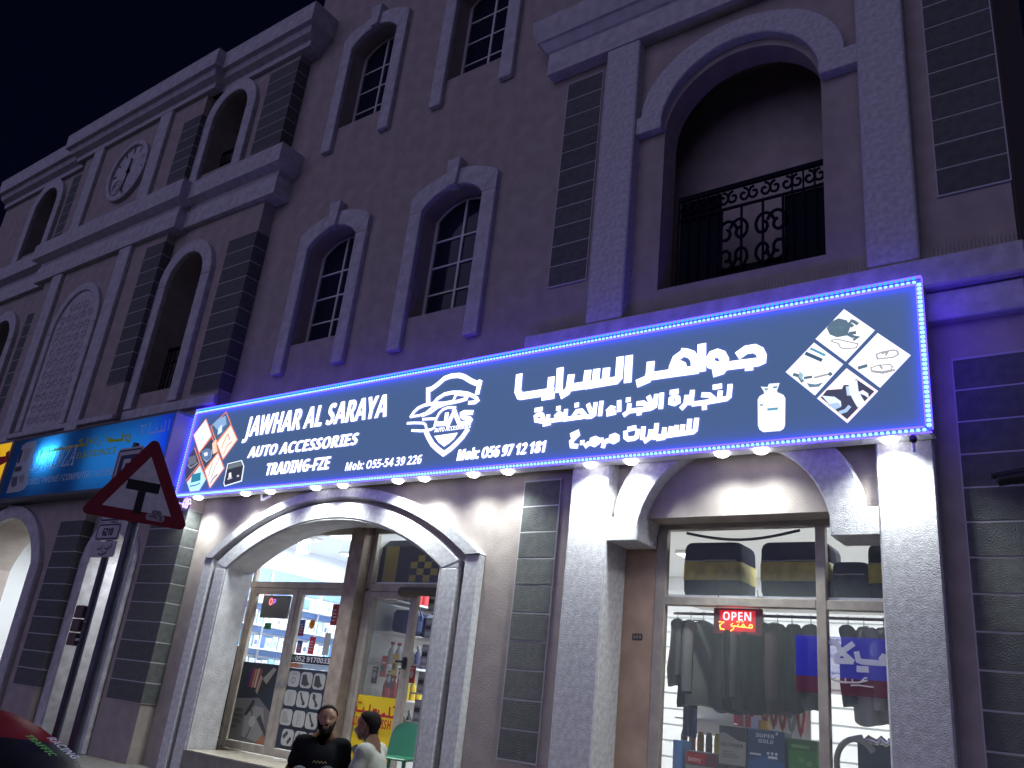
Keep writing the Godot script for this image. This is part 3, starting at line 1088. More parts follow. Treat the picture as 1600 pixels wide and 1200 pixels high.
	a.poly(disc(-0.345, 1.10, 0.028, 0.03), Color(0.12, 0.22, 0.14))
	for j in 4:
		for i in 3:
			var x := -0.375 + i * 0.245 + (0.10 if j == 3 else 0.0)
			var y := 0.75 - j * 0.235
			a.poly(rrect(x, y, x + 0.225, y + 0.195, 0.05), Color(0.42, 0.42, 0.41))
			var k := j * 3 + i
			var dk := Color(0.05, 0.05, 0.05)
			if k in [1, 2, 6]:
				a.poly(v2([x + 0.03, y + 0.16, x + 0.10, y + 0.17, x + 0.15, y + 0.08, x + 0.19, y + 0.05, x + 0.12, y + 0.02, x + 0.03, y + 0.04]), dk if k != 6 else Color(0.3, 0.3, 0.28))
			elif k in [4, 5, 8]:
				a.line(v2([x + 0.06, y + 0.17, x + 0.10, y + 0.10, x + 0.15, y + 0.05]), 0.03, dk)
				a.poly(disc(x + 0.14, y + 0.05, 0.03, 0.025), dk)
				if k == 5:
					a.poly(disc(x + 0.08, y + 0.14, 0.03, 0.035), dk)
			elif k in [9, 10, 11]:
				a.line(v2([x + 0.04, y + 0.10, x + 0.09, y + 0.15]), 0.05, dk)
				a.line(v2([x + 0.13, y + 0.04, x + 0.17, y + 0.09]), 0.045, dk)
			elif k == 0:
				a.line(disc(x + 0.11, y + 0.08, 0.035, 0.035), 0.02, Color(0.25, 0.25, 0.24), true)
				a.line(v2([x + 0.08, y + 0.16, x + 0.15, y + 0.16]), 0.015, Color(0.25, 0.25, 0.24))
			else:
				a.line(v2([x + 0.09, y + 0.03, x + 0.09, y + 0.16]), 0.02, Color(0.28, 0.28, 0.27))
				a.line(v2([x + 0.14, y + 0.03, x + 0.13, y + 0.16]), 0.018, Color(0.33, 0.33, 0.32))
	art_part("print", a, p, Transform3D())
	s = Sh.new()
	letters(s, "052 9170033", -0.29, 0.38, 1.07, 0.065, 0.02)
	obj("lettering", s, mat(0.75, 0.75, 0.75), p)
	# dark LED board hung inside the left leaf, two letters lit
	p = thing("led_board", "dark LED board behind the left door leaf with a red O and violet P lit", "LED sign", Vector3(-9.97, 2.04, z - 0.09))
	obj("case", boxm(Vector3(-0.30, 0, -0.03), Vector3(0.30, 0.315, 0.0), 0.006), mat(0.02, 0.014, 0.022, 0.4), p)
	s = Sh.new()
	s.stroke(disc(-0.10, 0.225, 0.03, 0.042, 14), 0.016, 0.004, 0.004, true)
	obj("led_letter", s, glow(1.0, 0.10, 0.10, 4.0), p)
	s = Sh.new()
	s.stroke(v2([-0.04, 0.19, -0.04, 0.255, 0.0, 0.25, 0.0, 0.22, -0.035, 0.215]), 0.01, 0.004, 0.004)
	obj("led_letter", s, glow(0.35, 0.12, 0.9, 2.0), p)
	p = thing("sidelight_poster", "dark sticker with letters CE low on the narrow sidelight left of the glass door", "poster", Vector3(-10.70, 0.41, gz))
	a = Art.new()
	a.poly(rect(-0.235, 0.0, 0.245, 1.22), Color(0.02, 0.03, 0.05))
	a.poly(rect(-0.1, 0.5, 0.22, 0.62), Color(0.10, 0.11, 0.12))
	a.poly(disc(0.12, 0.26, 0.09, 0.1), Color(0.2, 0.09, 0.05))
	a.poly(rect(0.03, 0.03, 0.23, 0.17), Color(0.45, 0.45, 0.45))
	art_part("print", a, p, Transform3D())
	s = Sh.new()
	letters(s, "CE", 0.07, 0.2, 0.06, 0.075, 0.006)
	obj("lettering", s, M.black, p)
	# small stickers and signs on the glass
	for e in [["green_sticker", "small green notice stuck on the left door leaf under the LED board", -9.93, 1.88, 0.15, 0.085, Color(0.03, 0.28, 0.08)],
			["red_label", "narrow red notice stuck on the right door leaf above the phone number", -8.96, 1.60, 0.11, 0.22, Color(0.5, 0.02, 0.05)],
			["blue_label", "blue and maroon notice stuck on the right door leaf near its lock", -9.22, 1.82, 0.11, 0.21, Color(0.04, 0.12, 0.28)],
			["blue_label", "lower blue and maroon notice on the right door leaf", -9.20, 1.60, 0.10, 0.16, Color(0.04, 0.07, 0.2)],
			["red_label", "tall red notice high on the right door leaf beside the column", -8.62, 1.98, 0.13, 0.27, Color(0.3, 0.03, 0.03)],
			["white_label", "pale card stuck low on the right door leaf beside the column", -8.68, 1.60, 0.12, 0.28, Color(0.45, 0.48, 0.43)]]:
		p = thing(e[0], e[1], "sticker", Vector3(e[2], e[3], gz))
		a = Art.new()
		a.poly(rect(-e[4] / 2, 0, e[4] / 2, e[5]), e[6])
		if e[0] == "blue_label":
			a.poly(rect(-e[4] / 2, 0, e[4] / 2, e[5] * 0.55), Color(0.2, 0.03, 0.12))
		for k in 4:
			a.poly(rect(-e[4] * 0.3, e[5] * (0.2 + 0.16 * k), e[4] * (0.1 + 0.08 * ((k * 2) % 3)), e[5] * (0.26 + 0.16 * k)), Color(0.02, 0.04, 0.02) if e[0] == "green_sticker" else Color(0.55, 0.45, 0.45))
		art_part("print", a, p, Transform3D())
	p = thing("round_sticker", "round orange sticker on the right door leaf", "sticker", Vector3(-9.03, 1.98, gz))
	a = Art.new()
	a.poly(disc(0, 0, 0.058, 0.062), Color(0.75, 0.30, 0.02))
	a.line(v2([-0.015, -0.02, 0.0, 0.02, 0.02, -0.015]), 0.012, Color(0.25, 0.1, 0.02))
	art_part("print", a, p, Transform3D())
	# plain column between the two fronts
	s = Sh.new()
	s.box(Vector3(-8.36, 0.31, -0.72), Vector3(-8.11, 3.268, -0.48), 0.01)
	var col := obj("column", s, rough_mat(0.36, 0.28, 0.235, 0.8, noise_tex(21, 0.02, 0.78, 1.0, 4, 256), null, 0.0, 1.0))
	meta(col, "plain tan column between the two glass shop fronts", "column")
	# ---- accessories shop: door under the same arch ----
	f = thing("accessories_storefront", "beige aluminium door front with yellow poster right of the plain column", "storefront", Vector3(-7.2, 0.31, z))
	s = Sh.new()
	frame_bar(s, -8.109, 3.17, -5.6, 3.27, z)
	frame_bar(s, -8.109, 2.42, -5.6, 2.52, z)
	frame_bar(s, -8.109, 0.31, -8.03, 3.169, z)
	frame_bar(s, -5.7, 0.31, -5.6, 3.169, z)
	objw("frame", s, M.alu, f)
	pane(f, Vector3(-8.029, 2.521, z - 0.02), Vector3(-5.701, 3.169, z - 0.012))
	var d := Node3D.new()
	d.name = "door"
	f.add_child(d, true)
	d.position = Vector3(-8.0, 0.32, z) - f.position
	s = Sh.new()
	frame_bar(s, -8.025, 0.325, -7.955, 2.415, z, 0.045)
	frame_bar(s, -7.30, 0.325, -7.19, 2.415, z, 0.045)
	frame_bar(s, -7.9545, 0.325, -7.3005, 0.43, z, 0.045)
	frame_bar(s, -7.9545, 2.34, -7.3005, 2.415, z, 0.045)
	objw("door_frame", s, M.alu, d)
	pane(d, Vector3(-7.9545, 0.4305, z - 0.02), Vector3(-7.3005, 2.3395, z - 0.012))
	s = Sh.new()
	s.box(Vector3(-7.27, 1.52, z + 0.02), Vector3(-7.21, 1.66, z + 0.05), 0.01)
	s.tube([Vector3(-7.24, 1.6, z + 0.05), Vector3(-7.24, 1.6, z + 0.09), Vector3(-7.33, 1.6, z + 0.09)], 0.014, 6)
	objw("door_handle", s, M.black, d)
	s = Sh.new()
	frame_bar(s, -6.4, 0.325, -6.3, 2.415, z, 0.045)
	frame_bar(s, -6.299, 0.325, -5.701, 0.43, z, 0.045)
	objw("door_frame", s, M.alu, f)
	# yellow poster
	p = thing("yellow_poster", "yellow poster with red Arabic and English lettering and headlamp pictures on the accessories shop door", "poster", Vector3(-7.63, 0.44, gz))
	a = Art.new()
	a.poly(rect(-0.345, 0.0, 0.335, 0.745), Color(0.72, 0.50, 0.012))
	var red := Color(0.42, 0.012, 0.02)
	for w in [[v2([0.321, 0.644, 0.326, 0.554, 0.294, 0.536, 0.091, 0.539, -0.016, 0.549]), 0.026, false], [v2([0.231, 0.639, 0.238, 0.54]), 0.026, false], [v2([0.152, 0.567, 0.128, 0.555, 0.144, 0.537, 0.171, 0.544]), 0.022, true], [v2([0.057, 0.591, 0.057, 0.543]), 0.024, false], [v2([0.023, 0.593, -0.023, 0.596, -0.029, 0.576, 0.018, 0.565, 0.009, 0.539, -0.015, 0.547]), 0.024, false], [v2([-0.097, 0.64, -0.097, 0.575, -0.124, 0.56, -0.254, 0.56]), 0.026, false], [v2([-0.195, 0.601, -0.197, 0.561]), 0.024, false], [v2([-0.32, 0.608, -0.319, 0.57, -0.289, 0.557, -0.243, 0.561]), 0.026, false], [v2([0.291, 0.649, 0.305, 0.65]), 0.022, false], [v2([0.32, 0.647, 0.331, 0.647]), 0.022, false], [v2([0.045, 0.515, 0.056, 0.515]), 0.022, false], [v2([0.082, 0.513, 0.093, 0.513]), 0.022, false], [v2([-0.297, 0.657, -0.284, 0.656]), 0.022, false], [v2([-0.258, 0.655, -0.244, 0.655]), 0.022, false], [v2([-0.215, 0.523, -0.201, 0.523]), 0.022, false], [v2([-0.172, 0.522, -0.159, 0.522]), 0.022, false]]:
		a.line(w[0], w[1], red, w[2])
	for y in [0.27, 0.06]:
		a.poly(v2([-0.30, y + 0.08, -0.22, y + 0.13, -0.10, y + 0.10, 0.04, y + 0.12, 0.12, y + 0.08, 0.08, y, -0.05, y - 0.03, -0.2, y - 0.01]), Color(0.05, 0.06, 0.07))
		a.poly(disc(-0.16, y + 0.045, 0.05, 0.045), Color(0.35, 0.4, 0.42))
		a.poly(disc(-0.02, y + 0.045, 0.05, 0.045), Color(0.3, 0.36, 0.4))
		a.poly(disc(-0.16, y + 0.045, 0.02, 0.02), Color(0.6, 0.65, 0.66))
		a.poly(disc(-0.02, y + 0.045, 0.02, 0.02), Color(0.6, 0.65, 0.66))
	art_part("print", a, p, Transform3D())
	s = Sh.new()
	letters(s, "LIGHT", -0.325, -0.06, 0.40, 0.10, 0.03)
	obj("lettering", s, mat(0.42, 0.012, 0.02), p)
	s = Sh.new()
	letters(s, "POLISH", -0.02, 0.31, 0.40, 0.10, 0.03)
	obj("lettering", s, mat(0.42, 0.012, 0.02), p)
	s = Sh.new()
	s.tube([Vector3(-7.45, 2.42, -0.62), Vector3(-7.15, 2.425, -0.61), Vector3(-6.8, 2.42, -0.615)], 0.055, 10)
	meta(obj("rolled_mat", s, rough_mat(0.22, 0.19, 0.15, 0.95, noise_tex(31, 0.06, 0.5, 1.0, 3, 256), null, 0.0, 4.0)), "rolled brown fibre mat wedged on top of the accessories shop door", "mat")
	# ---- accessories shop: show window in the right-hand bay ----
	f = thing("show_window", "large beige framed show window under the right-hand arch", "shop window", Vector3(-2.7, 0.31, -0.3))
	z = -0.3
	s = Sh.new()
	frame_bar(s, -4.0, 3.01, -1.6, 3.12, z, 0.06)
	frame_bar(s, -3.81, 0.35, -3.70, 3.009, z, 0.06)
	frame_bar(s, -2.285, 0.35, -2.20, 3.009, z, 0.06)
	frame_bar(s, -3.699, 2.295, -2.286, 2.375, z, 0.06)
	frame_bar(s, -2.199, 2.285, -1.60, 2.37, z, 0.06)
	frame_bar(s, -3.699, 0.35, -2.286, 0.45, z, 0.06)
	frame_bar(s, -2.199, 0.35, -1.6, 0.45, z, 0.06)
	objw("frame", s, M.alu, f)
	for e in [[-3.699, 0.451, -2.286, 2.294], [-3.699, 2.376, -2.286, 3.009], [-2.199, 0.451, -1.60, 2.284], [-2.199, 2.371, -1.60, 3.009]]:
		pane(f, Vector3(e[0], e[1], z - 0.025), Vector3(e[2], e[3], z - 0.017))
	s = Sh.new()
	s.box(Vector3(-4.3, 0.0, -0.45), Vector3(-1.5, 0.349, -0.285))
	s.box(Vector3(-4.3, 0.35, -0.45), Vector3(-3.811, 3.0, -0.285))
	s.box(Vector3(-4.3, 3.121, -0.45), Vector3(-1.5, 3.95, -0.285))
	objw("surround", s, rough_mat(0.52, 0.36, 0.27, 0.85, noise_tex(22, 0.012, 0.85, 1.0, 4, 256), null, 0.0, 0.8), f)
	# sign reflection painted on the lower panes: blue over maroon, white writing
	p = thing("painted_reflection", "painted reflection of a blue and maroon sign with white Arabic writing on the show window", "painted reflection", Vector3(-2.2, 1.6, z - 0.012))
	for e in [["reflection_sheet", [-0.275, 0.15, -0.09, 0.475], Color(0.03, 0.03, 0.75)], ["reflection_sheet", [0.003, 0.15, 0.6, 0.475], Color(0.10, 0.10, 0.75)], ["reflection_sheet", [-0.275, 0.02, -0.09, 0.1495], Color(0.12, 0.012, 0.05)], ["reflection_sheet", [0.003, 0.02, 0.6, 0.1495], Color(0.14, 0.02, 0.05)]]:
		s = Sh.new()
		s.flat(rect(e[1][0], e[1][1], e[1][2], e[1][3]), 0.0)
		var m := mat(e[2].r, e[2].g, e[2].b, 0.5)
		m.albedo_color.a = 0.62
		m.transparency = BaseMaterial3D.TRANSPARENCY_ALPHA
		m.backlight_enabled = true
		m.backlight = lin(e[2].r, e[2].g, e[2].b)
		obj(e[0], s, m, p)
	s = Sh.new()
	for w in [[v2([-2.181, 2.021, -2.144, 2.034, -2.097, 1.959, -2.016, 1.887]), 0.045, false], [v2([-2.007, 2.021, -2.075, 1.971, -2.134, 1.922, -2.131, 1.883, -2.016, 1.885]), 0.045, false], [v2([-1.975, 1.953, -1.964, 1.897, -1.936, 1.888, -1.798, 1.885, -1.735, 1.887]), 0.045, false], [v2([-1.772, 1.942, -1.788, 1.92, -1.774, 1.895, -1.749, 1.905, -1.745, 1.933]), 0.035, true], [v2([-1.966, 1.83, -1.949, 1.829]), 0.05, false], [v2([-1.921, 1.831, -1.902, 1.831]), 0.05, false], [v2([-2.181, 1.745, -2.16, 1.727, -2.083, 1.719, -1.974, 1.725, -1.904, 1.745]), 0.014, false], [v2([-2.072, 1.722, -2.071, 1.748]), 0.012, false], [v2([-2.018, 1.722, -2.017, 1.745]), 0.012, false], [v2([-1.953, 1.729, -1.919, 1.765, -1.904, 1.764]), 0.012, false], [v2([-2.029, 1.699, -1.964, 1.705, -1.859, 1.698]), 0.012, false], [v2([-2.159, 1.742, -2.148, 1.751]), 0.012, false]]:
		s.stroke(w[0], w[1], 0.002 + s.n * 0.00002, 0.002 + s.n * 0.00002, w[2], Transform3D(Basis(), -p.position + Vector3(0, 0, p.position.z)))
	var wm := mat(0.8, 0.8, 0.85, 0.5)
	wm.backlight_enabled = true
	wm.backlight = Color(1, 1, 1)
	obj("lettering", s, wm, p)
	# LED OPEN sign in the window
	p = thing("open_sign", "lit red LED sign reading OPEN in English and Arabic hung in the show window", "LED sign", Vector3(-3.02, 2.06, -0.38))
	obj("case", boxm(Vector3(-0.23, 0, -0.03), Vector3(0.23, 0.235, 0.0), 0.008), mat(0.16, 0.012, 0.012, 0.4), p)
	var od := Art.new()
	od.step = 0.0003
	s = Sh.new()
	letters(s, "OPEN", -0.135, 0.13, 0.125, 0.075, 0.006)
	obj("led_letter", s, glow(1.0, 0.22, 0.25, 5.0), p)
	s = Sh.new()
	for w in [[v2([-2.894, 2.156, -2.877, 2.146, -2.882, 2.125, -2.905, 2.126, -2.908, 2.145]), 0.008, true], [v2([-2.882, 2.125, -3.012, 2.133, -3.046, 2.137]), 0.009, false], [v2([-2.961, 2.156, -2.975, 2.142, -2.967, 2.129, -2.947, 2.135]), 0.008, true], [v2([-3.01, 2.154, -3.012, 2.133]), 0.008, false], [v2([-3.061, 2.158, -3.078, 2.147, -3.069, 2.131, -3.049, 2.137, -3.052, 2.113, -3.08, 2.093]), 0.008, false], [v2([-3.192, 2.169, -3.142, 2.168, -3.185, 2.14, -3.176, 2.108, -3.141, 2.104]), 0.009, false], [v2([-2.973, 2.177, -2.964, 2.177]), 0.009, false], [v2([-3.024, 2.175, -3.016, 2.175]), 0.009, false], [v2([-3.004, 2.173, -2.996, 2.173]), 0.009, false]]:
		s.stroke(w[0], w[1], 0.006 + s.n * 0.00002, 0.006 + s.n * 0.00002, w[2], Transform3D(Basis(), -p.position + Vector3(0, 0, p.position.z)))
	obj("led_letter", s, glow(1.0, 0.36, 0.04, 4.0), p)
	s = Sh.new()
	s.flat(rect(-0.17, 0.03, 0.17, 0.215), 0.002)
	obj("led_glow_panel", s, glow(0.5, 0.012, 0.012, 0.8), p)
	s = Sh.new()
	s.tube([Vector3(-0.2, 0.235, -0.015), Vector3(-0.18, 0.4, -0.01)], 0.004, 4)
	s.tube([Vector3(0.2, 0.235, -0.015), Vector3(0.18, 0.4, -0.01)], 0.004, 4)
	obj("hanging_wire", s, M.black, p)
	var ol := OmniLight3D.new()
	ol.name = "led_letter_light"
	ol.light_color = Color(1, 0.15, 0.1)
	ol.light_energy = 0.015
	ol.light_size = 0.05
	ol.shadow_enabled = true
	p.add_child(ol, true)
	ol.position = Vector3(0, 0.13, 0.05)
	s = Sh.new()
	var cab := []
	for k in 13:
		var t := k / 12.0
		cab.append(Vector3(-3.55 + 1.1 * t, 3.0 - 0.075 * sin(PI * t), -0.40))
	s.tube(cab, 0.014, 6)
	meta(obj("black_cable", s, M.black), "black cable sagging under the top rail of the show window", "cable")
	p = thing("wall_plate", "small dark number plate on the tan wall left of the show window", "plate", Vector3(-3.97, 1.99, -0.283))
	a = Art.new()
	a.poly(rrect(-0.055, -0.03, 0.055, 0.03, 0.008), Color(0.05, 0.05, 0.05))
	for k in 3:
		a.poly(rect(-0.04 + k * 0.03, -0.015, -0.022 + k * 0.03, 0.015), Color(0.25, 0.22, 0.2))
	art_part("print", a, p, Transform3D())

# ---------- the big lit signboard ----------
func signboard():
	var o := Vector3(-6.24, 3.56, 0.17)
	var b := thing("shop_signboard", "long dark blue lit signboard edged with blue LEDs, white English and Arabic lettering", "signboard", o)
	var x0 := -11.29
	var x1 := -1.18
	var y0 := 3.565
	var y1 := 4.89
	var zf := 0.365
	var face := mat(0.03, 0.05, 0.40, 0.4)
	face.emission_enabled = true
	face.emission = lin(0.16, 0.31, 0.50)
	face.emission_energy_multiplier = 0.36
	objw("light_panel", boxm(Vector3(x0 + 0.02, y0 + 0.02, zf - 0.03), Vector3(x1 - 0.02, y1 - 0.02, zf - 0.006)), face, b)
	var s := Sh.new()
	s.box(Vector3(x0, y1 - 0.0195, 0.17), Vector3(x1, y1, zf), 0.004)
	s.box(Vector3(x0, y0, 0.17), Vector3(x0 + 0.0195, y1 - 0.02, zf), 0.004)
	s.box(Vector3(x1 - 0.0195, y0, 0.17), Vector3(x1, y1 - 0.02, zf), 0.004)
	objw("casing", s, mat(0.42, 0.42, 0.5, 0.4), b)
	s = Sh.new()
	s.box(Vector3(x0 + 0.0196, y0, 0.17), Vector3(x1 - 0.0196, y0 + 0.0195, zf), 0.003)
	objw("soffit", s, mat(0.62, 0.62, 0.66, 0.4), b)
	objw("back", boxm(Vector3(x0 + 0.02, y0 + 0.02, 0.17), Vector3(x1 - 0.02, y1 - 0.02, 0.18)), M.iron, b)
	# LEDs: beads on the rim
	var core := glow(0.22, 0.62, 1.0, 2.6)
	var blue := glow(0.0, 0.36, 1.0, 1.5)
	var tape := glow(0.05, 0.03, 1.0, 7.0)
	for e in [[0, y1 - 0.022, core], [0, y1 + 0.014, blue], [0, y0 + 0.016, core], [1, x0 + 0.012, core], [1, x1 - 0.014, core]]:
		s = Sh.new()
		if e[0] == 0:
			var n := 228
			for k in n:
				var x := lerpf(x0 + 0.03, x1 - 0.05, k / float(n - 1))
				s.box(Vector3(x - 0.012, e[1] - 0.010, zf + 0.001), Vector3(x + 0.012, e[1] + 0.010, zf + 0.017), 0.004)
		else:
			for k in 32:
				var y := lerpf(y0 + 0.05, y1 - 0.05, k / 31.0)
				s.box(Vector3(e[1] - 0.016, y - 0.012, zf + 0.001), Vector3(e[1] + 0.016, y + 0.012, zf + 0.017), 0.004)
		var bead := objw("led_bead", s, e[2], b)
		bead.set_meta("kind", "stuff")
	# the tape the beads sit on, spilling blue over panel, casing and wall
	s = Sh.new()
	s.box(Vector3(x0 - 0.014, y1 + 0.027, zf - 0.03), Vector3(x1 + 0.004, y1 + 0.033, zf + 0.012))
	objw("led_tape_light", s, tape, b)
	s = Sh.new()
	s.box(Vector3(x1 + 0.004, y0 + 0.02, zf - 0.02), Vector3(x1 + 0.010, y1 + 0.02, zf + 0.012))
	objw("led_tape_light", s, tape, b)
	s = Sh.new()
	s.box(Vector3(x0 - 0.012, y0 + 0.02, zf - 0.02), Vector3(x0 - 0.006, y1 + 0.02, zf + 0.012))
	objw("led_tape_light", s, tape, b)
	s = Sh.new()
	s.box(Vector3(x0, y0 - 0.008, zf - 0.01), Vector3(x1, y0 - 0.002, zf + 0.012))
	objw("led_tape_light", s, tape, b)
	var iw := 0.034
	for e in [[x0 + 0.05, y1 - 0.045, x1 - 0.05, y1 - 0.040], [x0 + 0.05, y0 + 0.036, x1 - 0.05, y0 + 0.041], [x0 + 0.032, y0 + 0.05, x0 + 0.037, y1 - 0.05], [x1 - 0.040, y0 + 0.05, x1 - 0.035, y1 - 0.05]]:
		objw("led_tape_light", boxm(Vector3(e[0], e[1], zf - 0.005), Vector3(e[2], e[3], zf - 0.005 + iw)), tape, b)
	var bl := Color(0.46, 0.28, 1.0)
	area("led_top_light", Vector3(-6.23, y1 + 0.05, zf - 0.02) - o, Vector2(10.0, 0.03), Vector3(0, 1, -0.25), bl, 0.42, b)
	area("led_right_light", Vector3(x1 + 0.03, 4.23, zf - 0.01) - o, Vector2(0.03, 1.2), Vector3(1, 0, -0.35), Color(0.3, 0.12, 1.0), 0.3, b)
	area("led_left_light", Vector3(x0 - 0.03, 4.23, zf + 0.05) - o, Vector2(0.03, 1.2), Vector3(-1, 0, 0.1), Color(0.3, 0.08, 1.0), 0.6, b)
	area("led_bottom_light", Vector3(-6.23, y0 - 0.02, zf - 0.01) - o, Vector2(10.0, 0.03), Vector3(0, -0.35, -1), Color(0.45, 0.25, 1.0), 0.2, b)
	area("sign_face_light", Vector3(-6.23, 4.2, zf + 0.06) - o, Vector2(9.5, 1.1), Vector3(0, 0, 1), Color(0.55, 0.6, 1.0), 1.2, b)
	# lettering
	var lit := glow(1.0, 1.0, 0.97, 1.9)
	for e in [["JAWHAR AL SARAYA", -9.98, -7.20, 4.355, 0.295, 0.03], ["AUTO ACCESSORIES", -9.78, -7.64, 4.035, 0.155, 0.12], ["TRADING-FZE", -9.31, -8.07, 3.755, 0.165, 0.06], ["Mob: O55-54 39 226", -7.75, -6.50, 3.71, 0.105, 0.1], ["Mob: O56 97 12 181", -5.97, -4.81, 3.70, 0.125, 0.1]]:
		s = Sh.new()
		letters(s, e[0], e[1], e[2], e[3], e[4], zf + 0.002, 0.0, e[5])
		if e[4] > 0.12:
			letters(s, e[0], e[1] + 0.014, e[2] + 0.014, e[3] + 0.003, e[4], zf + 0.0026, 0.0, e[5])
		objw("lettering", s, lit, b)
